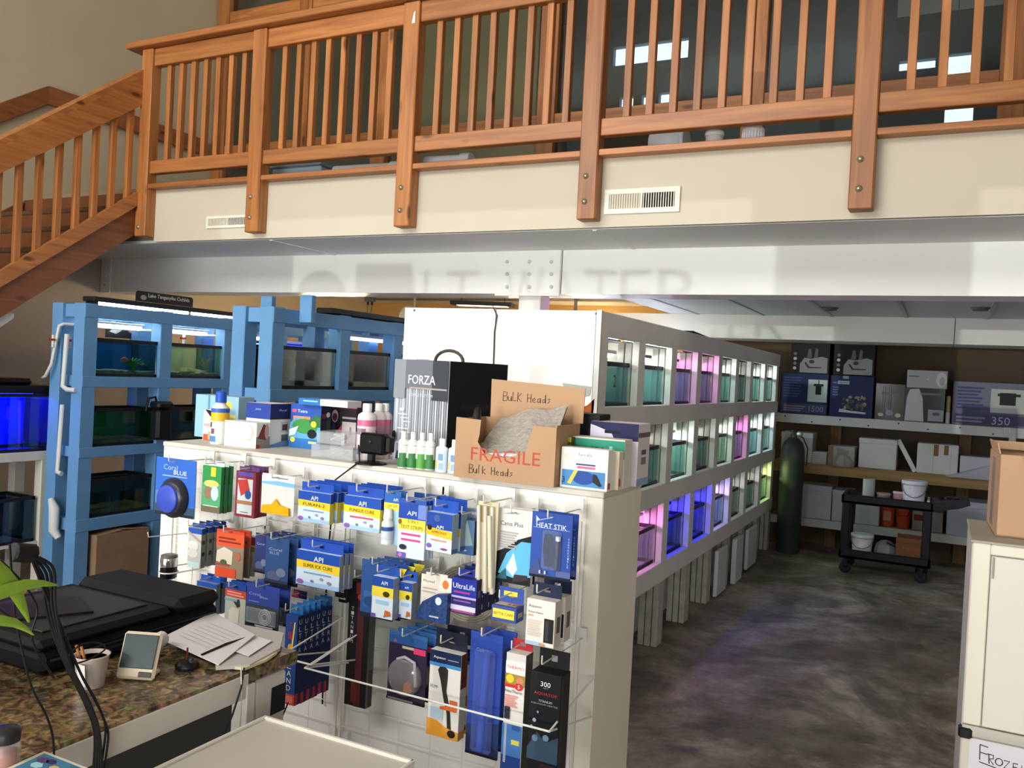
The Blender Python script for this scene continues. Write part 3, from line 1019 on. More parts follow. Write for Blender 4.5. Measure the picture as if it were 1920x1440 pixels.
for j, (y, s, c) in enumerate(((4.60, .05, '#8d8763'), (4.68, .04, '#9c9470'), (4.74, .035, '#7d7756'))):
    o = MB().lathe((-5.06, y, 1.463), [(s * 1.1, 0), (s * 1.2, s * .4), (s * .8, s * .9), (0, s)], M(c, .9, var=.3, scale=30, bump=.4), 9, smooth=False).build('rock')
    tag(o, ('largest', 'middle', 'smallest')[j] + ' tan rock in the pale aquarium of the left rack', 'rock', 'aquarium rocks')
plant(-5.08, 4.80, 1.46, .18, 10, .06, 'thin pale green plant in the pale yellowish aquarium', M('#8a9350', .6))
# light over the left rack with the fish-name board
hd = thing('aquarium_hood', 'long black light hood on top of the left blue rack', 'light', (-5.1, 4.4, 1.907))
B('housing', (-.06, -.62, .022), (.06, .78, .055), M('#1b1a19', .6), hd, .006)
for y0, y1 in ((-.58, .2), (.24, .76)):
    MB().tube([(0.02, y0, .013), (0.02, y1, .013)], .011, EMIT('#f2fbff', 16), 10).build('tube', hd)
for y in (-.6, .74):
    B('foot', (-.05, y, 0), (.05, y + .02, .024), M('#1b1a19', .6), hd)
sg = thing('fish_name_board', 'black board lettered Lake Tanganyika Cichlids standing on the light hood', 'sign', (-5.03, 4.35, 1.963))
MB().prism([(-.25, 0), (.25, 0), (.25, .06), (.235, .072), (-.235, .072), (-.25, .06)], .008, M('#14120f', .5), 'YZ', -.008).build('board', sg)
art([('t', 'Lake Tanganyika Cichlids', .2, .6, .93, '#d8d4c8', .5), ('e', .12, .4, .05, .25, '#8d857a')], .5, .072, lambda x, z, o: (o, x - .25, z), 'lettering', sg)
for i, (za, s) in enumerate(((1.775, 16),)):
    for j in range(3):
        light_bar('cool white tube over the top row of the left blue rack, %s bay' % NTH[j], -5.12, Y1s[j] + .07, Y1s[j + 1] - .07, za, '#eaf8ff', s, 'tubes of the left blue rack', '#dfe3e4')
for j, y in enumerate((5.0, 5.6)):
    light_bar('deep blue actinic tube glowing behind the middle rack, ' + ('nearer one' if j == 0 else 'farther one'), -5.05, y, y + .5, 1.72, '#3a5bff', 20, 'blue tubes', '#1b3fb0')
for j, (xq, yq) in enumerate(((-5.1, 5.9), (-3.56, 6.9), (-3.56, 8.2))):  # unseen warm tubes added to light the back wall and ceiling
    light_bar(('added warm tube light at the far end of the left blue rack', 'added warm tube light at the far end of the middle blue rack', 'added warm tube light beyond the middle blue rack')[j], xq, yq, yq + .9, 1.935, '#ffe2ae', 110, 'added warm tubes', '#3a3733', up=True)
B('added_bar_stand', *rel(r2, (-3.6, 6.2, 1.89), (-3.5, 9.2, 1.906)), BLU, r2)  # ledge added to carry the unseen warm tubes
# white plastic plumbing of the left rack
pl = thing('water_pipes', 'white plastic water pipes with red valves on the left blue rack', 'pipe', (-5.1, 3.62, 1.0))
PV = M('#c9cac8', .4)
RED = M('#8d2320', .4)
def pp(*pts):
    return [tuple(Vector(p) - pl.location) for p in pts]
MB().tube(pp((-5.14, 6.4, 1.765), (-5.14, 3.64, 1.765), (-5.155, 3.62, 1.75), (-5.2, 3.61, 1.50), (-5.24, 3.60, 1.42), (-5.5, 3.76, 1.40)), .011, PV, 10).build('supply_pipe', pl)
MB().tube(pp((-5.085, 3.63, 1.70), (-5.105, 3.63, 1.36), (-5.06, 3.63, 1.34), (-4.99, 3.64, 1.34)), .016, PV, 10).build('drain_pipe', pl)
MB().tube(pp((-5.1, 3.63, 1.24), (-5.12, 3.63, .80), (-5.08, 3.63, .79)), .016, PV, 10).build('drain_pipe', pl)
MB().tube(pp((-5.16, 3.62, .62), (-5.12, 3.62, .56), (-5.12, 3.62, .42), (-5.08, 3.63, .37)), [.018, .035, .032, .02], PV, 12).build('drain_elbow', pl)
for p in ((-5.18, 3.60, 1.66), (-5.1, 3.66, 1.66), (-5.13, 4.62, 1.73), (-5.13, 5.2, 1.73)):
    MB().tube(pp((p[0], p[1], p[2] - .05), (p[0], p[1], p[2] + .03)), .01, PV, 8).box(*pp((p[0] - .028, p[1] - .012, p[2] - .008), (p[0] + .028, p[1] - .004, p[2] + .006)), RED).build('valve', pl)
# canister filter hung on the left rack
cf = thing('canister_filter', 'tall black canister filter hanging on the left blue rack post', 'filter', (-4.90, 4.24, 1.0))
MB().box((-.04, -.065, .0), (.05, .065, .22), M('#0f1012', .4), .02).build('body', cf)
MB().box((-.045, -.07, .22), (.055, .07, .27), M('#17181a', .35), .015).build('head', cf)
MB().tube([(0, -.04, .26), (0, -.05, .30), (-.02, -.09, .29), (-.03, -.1, .2)], .009, M('#0c0c0d', .5), 8).build('hose', cf)
# dark photo card behind the tanks
pc = thing('fish_poster', 'dark photo card with pale fish behind the first tank of the left rack', 'poster', (-5.25, 4.16, 1.70))
MB().box((-.004, -.12, 0), (0, .16, .14), M('#1d1c1f', .5)).build('card', pc)
art([('p', [(.1, .3), (.35, .7), (.6, .55), (.3, .2)], '#a9a6a0'), ('e', .75, .5, .12, .2, '#a07f7a'), ('e', .2, .8, .06, .08, '#c9c5bd')], .28, .14, lambda x, z, o: (o, x - .12, z), 'picture', pc)
# brown carton under the left rack
ct = thing('carton', 'brown cardboard carton standing under the left blue rack', 'box', (-5.06, 4.0, .001))
CB = M('#8a6f58', .85, var=.1, scale=6)
MB().box((-.15, -.22, 0), (.15, .20, .385), CB, .004).build('body', ct)
for y0, y1, ro in ((-.22, -.02, .1), (0.0, .2, -.12)):
    MB().box((-.15, y0, .386), (.15, y1, .39), CB, rot=(ro, 0, 0)).build('flap', ct)
B('dark_bag', (-.08, -.05, .40), (.1, .12, .43), M('#1c1b1c', .5), ct, .012)

# tanks of the middle blue rack
def T2(i, r, lab, back, water, gravel=None):
    z0 = (1.437, .971)[r]
    return tank(lab, -3.69, -3.435, Y2s[i] + .06, Y2s[i + 1] - .06, z0, z0 + .252, back, water, gravel, 'tanks of the middle blue rack')
BM = CLEAR('#8fa09a', .05, 'clear_back')
for i, (lab, bk) in enumerate((('clear dark aquarium with driftwood, first on the middle blue rack', BM), ('clear aquarium with small green plant, second on the middle blue rack', BM), ('third aquarium on the middle blue rack behind the white rack panel', BM))):
    z0 = 1.437
    tank(lab, -3.69, -3.435, Y2s[i] + .06, Y2s[i + 1] - .06, z0, z0 + .252, '#000000', '#c9d6cf', GRAV if i != 1 else G1, 'tanks of the middle blue rack', backm=bk)
T2(0, 1, 'lower aquarium of the middle blue rack hidden by the shelf wall', '#37474a', '#cfdcd8')
o = MB()
random.seed(5)
for k in range(5):
    y = 3.86 + .03 * k
    o.tube([(-3.58, y, 1.46), (-3.56, y + .03, 1.52 + .02 * random.random()), (-3.57 + .04 * random.random(), y + .08, 1.57 + .03 * random.random()), (-3.56, y + .13, 1.56)], [.028, .024, .016, .005], M('#3a3226', .9, var=.4, scale=30, bump=.5), 8)
tag(o.build('driftwood'), 'dark twisted driftwood in the first aquarium of the middle rack', 'driftwood')
plant(-3.53, 4.52, 1.46, .09, 40, .06, 'round bushy green plant in the second aquarium of the middle rack')
f = fish(None, -3.5, 4.18, 1.63, .055, '#2a2c28')
tag(f, 'dark fish near the water surface in the first aquarium of the middle rack', 'fish')
hd = thing('aquarium_hood', 'black light hood lying on top of the middle blue rack', 'light', (-3.5, 4.7, 1.907))
B('housing', (-.07, -.45, .0), (.07, .55, .04), M('#111113', .5), hd, .008)
light_bar('bluish white tube over the top row of the middle blue rack', -3.60, 4.45, 5.5, 1.775, '#bcd2ff', 5, 'tubes of the middle rack', '#c9d6e8')
# junction box with conduit on the ceiling and the round wall mirror
jb = thing('junction_box', 'grey ceiling junction box with conduit over the middle blue rack', 'box', (-3.9, 5.75, 2.36))
p = at(694, 562, Z=2.40)
jb.location = (p.x, p.y, 2.355)
MB().box((-.06, -.04, .02), (.06, .04, .074), M('#77797a', .5), .006).build('body', jb)
MB().tube([(.06, 0, .05), (2.2, -.1, .05)], .012, M('#6c6e70', .5), 8).build('conduit', jb)
for x in (-.03, .03):
    MB().tube([(x, 0, .02), (x, 0, -.02)], .014, M('#26272a', .5), 8).tube([(x, 0, -.02), (x - .01, 0, -.12), (x - .03, -.02, -.3), (x - .03, -.04, -.42)], .003, M('#26272a', .5), 5).build('plug_cable', jb)
fl = thing('ceiling_lamp', 'black slim ceiling lamp above the white rack panel', 'lamp', (0, 0, 0))
p = at(905, 570, Z=2.28)
fl.location = (p.x, p.y, 2.26)
MB().box((-.32, -.09, .0), (.32, .09, .04), M('#17171a', .5), .006, rot=(0, 0, .25)).build('housing', fl)
wf = thing('wall_fan', 'grey round wall fan half hidden behind the white rack panel', 'fan', (at(772, 597, Y=7.0).x, 7.0, at(772, 597, Y=7.0).z - .09))
MB().lathe((0, 0, .09), [(0, 0), (.1, 0), (.12, .02), (.12, .05), (.1, .07), (0, .07)], M('#6f7478', .4), 24, 'Y').build('cage', wf)
MB().lathe((0, -.07, .09), [(.03, 0), (.03, .01), (0, .012)], M('#3c4044', .4), 14, 'Y').build('hub', wf)
MB().tube([(0, .01, .09), (0, .05, .35), (0, .05, 2.43 - wf.location.z)], .012, M('#6f7478', .4), 8).build('bracket', wf)
MB().box((-.26, -.05, -.004), (.26, .05, .0), EMIT('#fff6e2', 3), rot=(0, 0, .25)).build('diffuser', fl)
for x in (-.25, .25):
    MB().tube([(x, 0, .04), (x, 0, .168)], .004, M('#17171a', .5), 6).build('hanger', fl)

a, b = at(0, 584, X=-5.42), at(30, 588, X=-5.42)
tag(MB().prism([(a.y - .5, a.z - .115), (a.y, a.z - .115), (b.y, b.z - .03), (b.y, b.z), (a.y - .5, a.z)], .22, M('#d9d8d4', .6), 'YZ', -5.66).build('wall_bracket_shelf'), 'white shelf end under the stairs at the left edge', 'shelf')
# blue-lit aquarium on the white stand under the stairs
ws = thing('white_stand', 'white timber tank stand below the stairs at the left edge', 'stand', (-5.45, 3.45, 0))
WS = M('#cfcbc0', .6, var=.08, scale=6)
for x in (-5.34, -5.62):
    for y in (2.72, 3.68):
        B('leg', *rel(ws, (x - .035, y - .035, .001), (x + .035, y + .04, .915)), WS, ws, .003)
    B('rail', *rel(ws, (x - .033, 2.72, .858), (x + .036, 3.72, .917)), WS, ws, .003)
B('shelf', *rel(ws, (-5.64, 2.72, .905), (-5.31, 3.7, .918)), WS, ws)
B('shelf', *rel(ws, (-5.64, 2.72, .30), (-5.31, 3.68, .32)), WS, ws)
tb = tank('aquarium glowing deep blue on the white stand at the left edge', -5.62, -5.31, 2.75, 3.72, .92, 1.30, '#6f78ff', '#c4ccff')
bh = thing('aquarium_hood', 'black domed hood on the deep blue aquarium at the left edge', 'light', (-5.46, 3.23, 1.301))
MB().box((-.16, -.48, 0), (.16, .48, .05), M('#121214', .4), .01).build('base', bh)
MB().box((-.12, -.3, .05), (.12, .36, .095), M('#121214', .35), .02).build('dome', bh)
for y in (-.3, .0, .3):
    MB().tube([(.02, y - .12, -.012), (.02, y + .12, -.012)], .009, EMIT('#1a1cff', 60), 8).build('lamp', bh)
tank('dark covered aquarium on the lower shelf of the white stand', -5.62, -5.32, 2.75, 3.62, .321, .62, '#1c2c55', '#c9d2e6', None)
# ================================================================== packaged goods: one builder for every carton
def pbox(name, label, x, yf, z, w, d, h, color, items=(), sitems=(), titems=(), rotz=0.0, group=None, cat='box', rough=.6, bev=.0015, body='carton_body', var=0.0):
    """carton whose front lies at y = yf before turning; items / sitems / titems printed on front, right side, top"""
    t = thing(name, label, cat, (x, yf + d, z), rotz, group)
    MB().box((-w / 2, -d, 0), (w / 2, 0, h), M(color, rough, var=var, scale=8, spec=.25), bev).build(body, t)
    if items:
        art(items, w, h, front(w, d), 'front_print', t)
    if sitems:
        art(sitems, d, h, side(w, d), 'side_print', t)
    if titems:
        art(titems, w, d, topf(w, d, h), 'top_print', t)
    return t


def lines(u0, u1, v1, v0, n, c, jag=.25):
    """rows of small unreadable print"""
    out = []
    for k in range(n):
        v = v1 + (v0 - v1) * (k + .5) / n
        hh = abs(v1 - v0) / n * .28
        out.append(('r', u0, v - hh, u1 - (u1 - u0) * jag * ((k * 7) % 5) / 5, v + hh, c))
    return out


# ================================================================== stock shelves on the back wall
sh = thing('stock_shelf', 'white and raw timber stock shelves along the dark back wall', 'shelf', (0, 8.87, 0))
SW = M('#b9bcb8', .6, var=.08, scale=3)
TIM = WOOD('X', '#4f3a1e', '#a08557', '#7d6538', .7, 'raw')
def rs(*p):
    return rel(sh, *p)
XA, XB = -1.50, 2.6
B('front_board', *rs((XA, 8.85, 1.247), (.50, 8.89, 1.336)), SW, sh, .003)
B('front_board', *rs((.50, 8.85, 1.247), (XB, 8.89, 1.336)), SW, sh, .003)
B('shelf_board', *rs((XA, 8.89, 1.318), (XB, 9.29, 1.335)), SW, sh)
B('front_board', *rs((XA, 8.85, .758), (XB, 8.89, .858)), TIM, sh, .003)
B('shelf_board', *rs((XA, 8.89, .84), (XB, 9.29, .857)), TIM, sh)
B('front_board', *rs((XA, 8.85, .235), (XB, 8.89, .312)), SW, sh, .003)
B('shelf_board', *rs((XA, 8.89, .295), (XB, 9.29, .311)), TIM, sh)
for x in (-1.0, .16):
    B('back_post', *rs((x, 9.2, .001), (x + .1, 9.29, 1.30)), WOOD('Z', '#4f3a1e', '#7a5a38', '#5e4426', .7, 'raw'), sh)
B('front_post', *rs((.545, 8.82, .001), (.60, 8.849, 1.336)), SW, sh, .003)
B('brace_plate', *rs((.50, 8.83, 1.25), (.66, 8.849, 1.34)), SW, sh, .002)
for px, py in ((1472, 780), (1522, 791), (1575, 787), (1628, 798), (1685, 794), (1740, 805), (1800, 802), (1862, 814)):
    p = at(px, py, Y=8.85)
    MB().lathe(rs(p)[0], [(.008, 0), (.005, .003), (0, .003)], M('#2b2b29', .4), 8, 'Y').build('screw', sh)

SY_ = 8.88
pump = [('r', .58, .32, .98, .86, '#b9c4c2'), ('r', .74, .5, .86, .74, '#15171a'), ('r', .70, .7, .90, .76, '#22262a'), ('r', .79, .76, .81, .85, '#22262a')]
pbox('filter_box', 'navy pond pump box with pale picture panel at the left end of the stock shelf', -1.236, SY_, 1.336, .45, .3, .408, '#1d2a55',
     pump + lines(.06, .45, .92, .4, 8, '#3d4c80') + [('r', .02, .04, .98, .26, '#3d405c'), ('t', '1500', .62, .15, .92, '#8287a5', .18)] + lines(.08, .55, .22, .06, 3, '#777b98'), group='boxes on the top stock shelf')
def forza(x, lab):
    it = [('t', 'FORZA', .32, .90, .62, '#d0d0d2', .1), ('t', 'COMPLETE SYSTEM', .3, .82, .66, '#6b6d72', .04), ('p', [(.25, .02), (.95, .02), (.95, .42), (.8, .46), (.55, .40), (.36, .42), (.25, .25)], '#8f9195'),
          ('p', [(.42, .42), (.46, .66), (.52, .66), (.55, .42)], '#5c5e62'), ('p', [(.60, .42), (.64, .68), (.70, .66), (.70, .42)], '#5c5e62'), ('e', .55, .32, .07, .05, '#3b3d42'), ('p', [(.4, .3), (.5, .18), (.8, .18), (.8, .15), (.46, .14), (.36, .28)], '#3b3d42')]
    it += [('e', .12, .52 - .13 * k, .045, .042, ('#6f7175', '#c4c5c7')[k % 2]) for k in range(4)]
    pbox('filter_box', lab, x, SY_ + .02, 1.746, .37, .28, .37, '#17181b', it, group='boxes on the top stock shelf')
forza(-1.20, 'black filter box with pale device picture stacked on the navy pump box')
forza(-.79, 'black filter box with pale device picture stacked on the navy reef box')
reef = [('r', .28, .92, .42, .995, '#8d8f90'), ('t', 'RED', .06, .82, .16, '#8f97b8', .06), ('r', .17, .79, .44, .87, '#a8acb8'), ('t', 'SEA MAX', .19, .83, .42, '#26305a', .05)]
random.seed(3)
for k in range(40):
    a_, b_ = random.uniform(.32, .82), random.uniform(.2, .5)
    reef.append(('e', a_, b_, random.uniform(.02, .05), random.uniform(.02, .05), random.choice(['#54594a', '#7f8168', '#38403a', '#8d9088', '#5f5a3c'])))
reef += [('p', [(.22, .12), (.84, .10), (.86, .14), (.5, .16), (.24, .2)], '#c2c6cb')]
pbox('aquarium_box', 'navy box with a white reef tank picture on the top stock shelf', -.795, SY_, 1.336, .39, .3, .405, '#252a52', reef + lines(.06, .2, .74, .5, 4, '#565e8a'), group='boxes on the top stock shelf')
gl = []
for k in range(14):
    gl.append(('r', .05 + .068 * k, .05, .05 + .068 * k + .02, .95, ('#5c5c58', '#3b3a37', '#8d8c8a')[k % 3]))
pbox('wrapped_box', 'dark box in shiny plastic wrap beside the navy reef box', -.45, SY_, 1.336, .255, .25, .345, '#3c3b36', gl[3:9] + [('e', .2, .14, .1, .05, '#b9b7a8'), ('e', .5, .2, .13, .08, '#8b929e'), ('e', .8, .14, .1, .06, '#b9b7a8'), ('r', .2, .7, .8, .78, '#77776f')], rough=.12, group='boxes on the top stock shelf')
pbox('wrapped_box', 'silvery white box in plastic wrap under the small white box', -.153, SY_, 1.336, .34, .25, .32, '#2c2c2e',
     [('p', [(.02, .02), (.5, .02), (.45, .7), (.35, .98), (.12, .95), (.05, .7)], '#b6b4ba'), ('r', .6, .05, .98, .38, '#8e9298'), ('r', .4, .8, .9, .86, '#77777a'), ('e', .8, .26, .1, .05, '#55585c')], rough=.12, group='boxes on the top stock shelf')
pbox('flat_box', 'small flat white box lying on the silvery wrapped box', -.143, SY_, 1.657, .34, .22, .165, '#a8a8ab', [('r', .04, .62, .3, .68, '#5b5b5e'), ('e', .86, .5, .13, .42, '#c9c9cb'), ('e', .88, .4, .07, .26, '#a3a3a6'), ('e', .52, .5, .012, .03, '#e5e5e5')], group='boxes on the top stock shelf')
t = thing('spray_can', 'slim yellow and white can standing between the wrapped box and the wide pump box', 'can', (.048, 8.95, 1.336))
MB().lathe((0, 0, 0), [(.018, 0), (.02, .005), (.02, .1), (.018, .105)], M('#e9e7e2', .3), 14).build('base', t)
MB().lathe((0, 0, .105), [(.019, 0), (.019, .14), (.012, .155), (0, .155)], M('#b8b06a', .3), 14).build('top', t)
pump2 = [('r', .34, .32, .66, .86, '#aeb6ae'), ('r', .42, .5, .56, .78, '#1b1e1f'), ('r', .40, .7, .60, .76, '#1b1e1f'), ('r', .02, .05, .98, .26, '#3f405c'), ('t', '350', .36, .14, .52, '#a5a8c4', .2)] + lines(.04, .28, .9, .36, 7, '#3d4478') + lines(.04, .3, .22, .06, 2, '#777a96')
pbox('filter_box', 'wide navy pond pump box numbered 350 at the right of the stock shelf', .53, SY_, 1.336, .90, .3, .40, '#232550', pump2, rough=.35, group='boxes on the top stock shelf')
pbox('stock_box', 'pale grey box at the right end of the top stock shelf', 1.2, SY_, 1.336, .4, .3, .45, '#9a9793', [('r', .1, .6, .9, .9, '#6d6a68')], group='boxes on the top stock shelf')
pbox('stock_box', 'small brown carton stacked on the wide navy pump box', .80, SY_ + .03, 1.737, .25, .25, .33, '#8a6a50', [('r', .2, .4, .8, .6, '#6b4a35')], group='boxes on the top stock shelf')
# middle shelf
FO = '#c6c8c6'
def foam(name, lab, xa, xb, z0, z1, yf=8.9, d=.3, items=(), color=FO, lid=True, grp='white boxes on the middle stock shelf', rotz=0):
    t = pbox(name, lab, (xa + xb) / 2, yf, z0, xb - xa, d, z1 - z0, color, items, group=grp, rough=.8, bev=.006, body='body', var=.06, rotz=rotz)
    if lid:
        w = xb - xa
        MB().box((-w / 2 - .004, -d - .004, (z1 - z0) * .82), (w / 2 + .004, .004, z1 - z0 + .003), M(color, .8, var=.05, scale=9), .006).build('lid', t)
    return t
foam('foam_box', 'white foam box behind the gas cylinder on the middle stock shelf', -1.43, -1.13, .858, 1.15)
foam('foam_tray', 'low white corrugated foam tray on the middle stock shelf', -1.13, -.99, .858, .975, 8.87, .2, lines(.05, .95, .95, .05, 5, '#a9aba9', 0), lid=False)
t = foam('plastic_covered_box', 'dirty carton under a cloudy plastic bag on the middle stock shelf', -.98, -.735, .858, 1.05, 8.89, .28, [('r', .02, .02, .2, .98, '#8a6f58'), ('p', [(.3, .9), (.8, .8), (.7, .2), (.4, .3)], '#8f918d')], '#a7a69c', lid=False)
MB().lathe((.02, -.3, .0), [(.09, 0), (.1, .05), (.06, .1), (0, .12)], HAZY('#b9bcbc', .5, .3), 9, smooth=False).build('crumpled_bag', t)
foam('foam_box', 'clean white square foam box in the centre of the middle stock shelf', -.70, -.365, .858, 1.145)
o = MB().box((-.02, -.015, 0), (.02, .015, .33), M('#d6d7d4', .7), .003).build('foam_strip')
o.location = (-.20, 8.93, .862)
o.rotation_euler = (0, -.5, 0)
tag(o, 'white strip leaning between two foam boxes on the middle stock shelf', 'strip')
foam('foam_box', 'white foam box with two strips of brown tape on the middle stock shelf', -.19, .155, .858, 1.14, items=[('r', .4, .6, .52, .98, '#7b5a36'), ('r', .65, .66, .76, .98, '#7b5a36'), ('r', .39, .0, .40, .6, '#9a9c9a'), ('r', .82, 0, .83, .98, '#9a9c9a')], lid=False)
t = foam('foam_box', 'white box half covered by a plastic bag at the right of the middle stock shelf', .17, .50, .858, 1.05, items=(), color='#b9bcc4', lid=False)
MB().prism([(-.28, 0), (.2, 0), (.2, .15), (.05, .12), (-.1, .06)], .12, HAZY('#b9bcc6', .6, .25), 'XZ', -.44).build('plastic_bag', t)
# bottom shelf
foam('foam_box', 'wide white box on the bottom stock shelf beside the gas cylinder', -1.22, -.925, .312, .64, 8.9, .33, lid=True, grp='white boxes on the bottom stock shelf', color='#b7bac0')
foam('foam_box', 'narrow white box left of the cart leg on the bottom stock shelf', -.915, -.735, .312, .615, 8.9, .33, lid=True, grp='white boxes on the bottom stock shelf', color='#b7bac0')
foam('foam_box', 'white box seen through the cart on the bottom stock shelf', -.70, -.485, .312, .56, 8.9, .3, lid=False, grp='white boxes on the bottom stock shelf', color='#b7bac0')
for j, (x, lab) in enumerate(((-.42, 'orange red tub with pale label on the bottom stock shelf'), (-.28, 'orange red tub with black handle on the bottom stock shelf'))):
    t = thing('tub', lab, 'tub', (x, 9.0, .312), group='orange tubs')
    MB().lathe((0, 0, 0), [(.058, 0), (.066, .18), (.07, .2), (.062, .21), (0, .21)], M('#c24a22', .45), 20).build('body', t)
    if j == 0:
        art([('r', 0, 0, 1, 1, '#b9776a')], .07, .09, lambda x_, z_, o_: (-.035 + x_, -.064 - o_, .06 + z_), 'label_patch', t)
    else:
        MB().tube([(-.06, -.03, .19), (-.04, -.07, .12), (.04, -.07, .12), (.06, -.03, .19)], .004, M('#1a1a1a', .5), 6).build('handle', t)
foam('grey_carton', 'grey carton with dark red print on the bottom stock shelf', -.2, .06, .312, .50, 8.92, .28, [('r', .05, .5, .45, .8, '#7a2a2c')], '#8e8a8a', lid=False, grp='white boxes on the bottom stock shelf')
foam('cooler_box', 'big bluish white cooler box right of the cart on the bottom stock shelf', .09, .75, .312, .63, 8.88, .38, lid=True, grp='white boxes on the bottom stock shelf', color='#aeb4c2')

# ================================================================== gas cylinder
gc = thing('gas_cylinder', 'tall dark green gas cylinder standing at the end of the white rack', 'cylinder', (-1.27, 8.62, .001))
GCM = M('#39403c', .4, var=.3, scale=5)
R = .112
MB().lathe((0, 0, 0), [(R * .92, 0), (R, .02), (R, .93), (R * .97, .99), (R * .8, 1.06), (R * .5, 1.10), (R * .3, 1.115), (0, 1.115)], GCM, 28).build('body', gc)
MB().lathe((0, 0, 1.11), [(.03, 0), (.03, .03), (.018, .035), (.018, .06), (0, .06)], M('#55564e', .4, .7), 12).build('valve', gc)
MB().lathe((0, 0, 1.17), [(.03, 0), (.034, .008), (.03, .016), (0, .016)], M('#2b2d2c', .5), 12).build('valve_wheel', gc)
MB().tube([(.02, 0, 1.14), (.09, -.03, 1.12), (.14, -.04, 1.02), (.135, -.05, .85)], .006, M('#1d1f1e', .5), 8).build('hose', gc)
MB().lathe((.06, -.03, 1.15), [(.028, 0), (.028, .02), (0, .02)], M('#9aa09a', .3, .6), 14, 'Y').build('gauge', gc)

# ================================================================== utility cart
CP = M('#1b1d22', .45, var=.1, scale=6)
c = thing('utility_cart', 'black plastic two-shelf utility cart in front of the stock shelves', 'cart', (-.35, 8.2, 0))
x0, x1, yA, yB_ = -.40, .33, -.2, .22
for nm, z0, z1 in (('top_tray', .61, .69), ('bottom_tray', .13, .21)):
    m = MB()
    m.box((x0, yA, z0), (x1, yB_, z0 + .03), CP, .008)
    m.box((x0, yA, z0), (x1, yA + .03, z1), CP, .008).box((x0, yB_ - .03, z0), (x1, yB_, z1), CP, .008).box((x0, yA, z0), (x0 + .03, yB_, z1), CP, .008).box((x1 - .03, yA, z0), (x1, yB_, z1), CP, .008)
    m.build(nm, c)
for x in (x0 + .01, x1 - .08):
    for y in (yA + .005, yB_ - .065):
        MB().box((x, y, .2), (x + .07, y + .06, .625), CP, .01).build('upright', c)
MB().prism([(x1 - .02, .62), (x1 + .18, .66), (x1 + .27, .70), (x1 + .25, .725), (x1 + .1, .715), (x1 - .02, .69)], .42, CP, 'XZ', yA).build('handle', c)
for k in range(3):
    MB().lathe((x1 + .05 + k * .06, yA + .2, .712), [(.022, 0), (.022, .014), (.017, .014), (.017, .0)], M('#0d0e10', .5), 14).build('cup_hole', c)
for x in (x0 + .06, x1 - .07):
    for y in (yA + .05, yB_ - .05):
        w = MB().lathe((x, y - .012, .05), [(.0, 0), (.03, 0), (.048, .002), (.05, .006), (.05, .02), (.048, .024), (.03, .026), (0, .026)], M('#26272b', .6), 20, 'Y').build('caster', c)
        MB().box((x - .02, y - .045, .05), (x + .02, y + .02, .13), M('#15161a', .5), .005).build('fork', w)
def bucket(lab, x, y, z, r, h, color='#d8dbe2', grp='white buckets on the cart'):
    t = thing('bucket', lab, 'bucket', (x, y, z), group=grp)
    m = M(color, .4)
    MB().lathe((0, 0, 0), [(r * .85, 0), (r, h), (r * .96, h), (r * .8, .01), (0, .01)], m, 24).build('body', t)
    MB().lathe((0, 0, h * .84), [(r * .98, 0), (r * 1.06, 0), (r * 1.07, h * .06), (r * 1.07, h * .13), (r * 1.03, h * .17), (r * .97, h * .17)], m, 24).build('rim', t)
    pts = [(r * 1.05 * math.cos(a), -r * 1.05 * abs(math.sin(a)), h * .86 - h * .5 * math.sin(a)) for a in [math.pi * k / 10 for k in range(11)]]
    MB().tube(pts, .0035, M('#8c8f95', .4, .5), 6).build('bail', t)
    return t
cl = c.location
bucket('white lidless bucket standing on the top tray of the cart', cl.x + .17, cl.y - .08, .641, .095, .21)
bucket('white bucket standing on the bottom tray of the cart', cl.x - .22, cl.y - .08, .161, .09, .18)
t = thing('plastic_jar', 'translucent tall jar on the left of the cart top', 'jar', (cl.x - .19, cl.y - .08, .641))
MB().lathe((0, 0, 0), [(.045, 0), (.05, .02), (.05, .18), (.047, .19), (.044, .18), (.044, .01), (0, .01)], M('#aeb6b8', .3), 18).build('body', t)
t = thing('food_tub', 'small brownish tub beside the jar on the cart', 'tub', (cl.x - .07, cl.y - .06, .641))
MB().lathe((0, 0, 0), [(.045, 0), (.055, .06), (.057, .075), (0, .075)], M('#8a8078', .5), 18).build('body', t)
MB().lathe((0, 0, .06), [(.057, 0), (.059, .008), (.057, .016)], M('#a59c90', .5), 18).build('rim', t)
t = thing('food_tub', 'small pinkish tub next to the white bucket on the cart', 'tub', (cl.x + .05, cl.y - .03, .641))
MB().lathe((0, 0, 0), [(.04, 0), (.046, .09), (0, .09)], M('#b58f92', .5), 18).build('body', t)
MB().lathe((0, 0, .085), [(.048, 0), (.048, .012), (0, .012)], M('#d9cfd0', .5), 18).build('lid', t)
tag(MB().box((cl.x + .275, cl.y - .15, .641), (cl.x + .298, cl.y + .15, .70), M('#c9c9c4', .6), .004).build('white_tray'), 'pale flat tray behind the bucket on the cart top', 'tray')
t = pbox('carton', 'brown open carton on the bottom tray of the cart', cl.x + .17, cl.y - .155, .161, .23, .25, .16, '#7d5638', [('t', 'FRAGILE', .25, .7, .8, '#a5603a', .15)], rough=.85)
for s in (-1, 1):
    MB().box((-.115, -.25 if s < 0 else -.004, .16), (.115, -.246 if s < 0 else 0, .2), M('#7d5638', .85), rot=(.4 * s, 0, 0)).build('flap', t)
tag(MB().tube([(cl.x - .02, cl.y - .12, .30), (cl.x + .1, cl.y - .12, .25), (cl.x + .2, cl.y - .1, .332)], .008, M('#121212', .5), 6).build('fish_net'), 'black net handle sticking out over the carton on the cart', 'net')
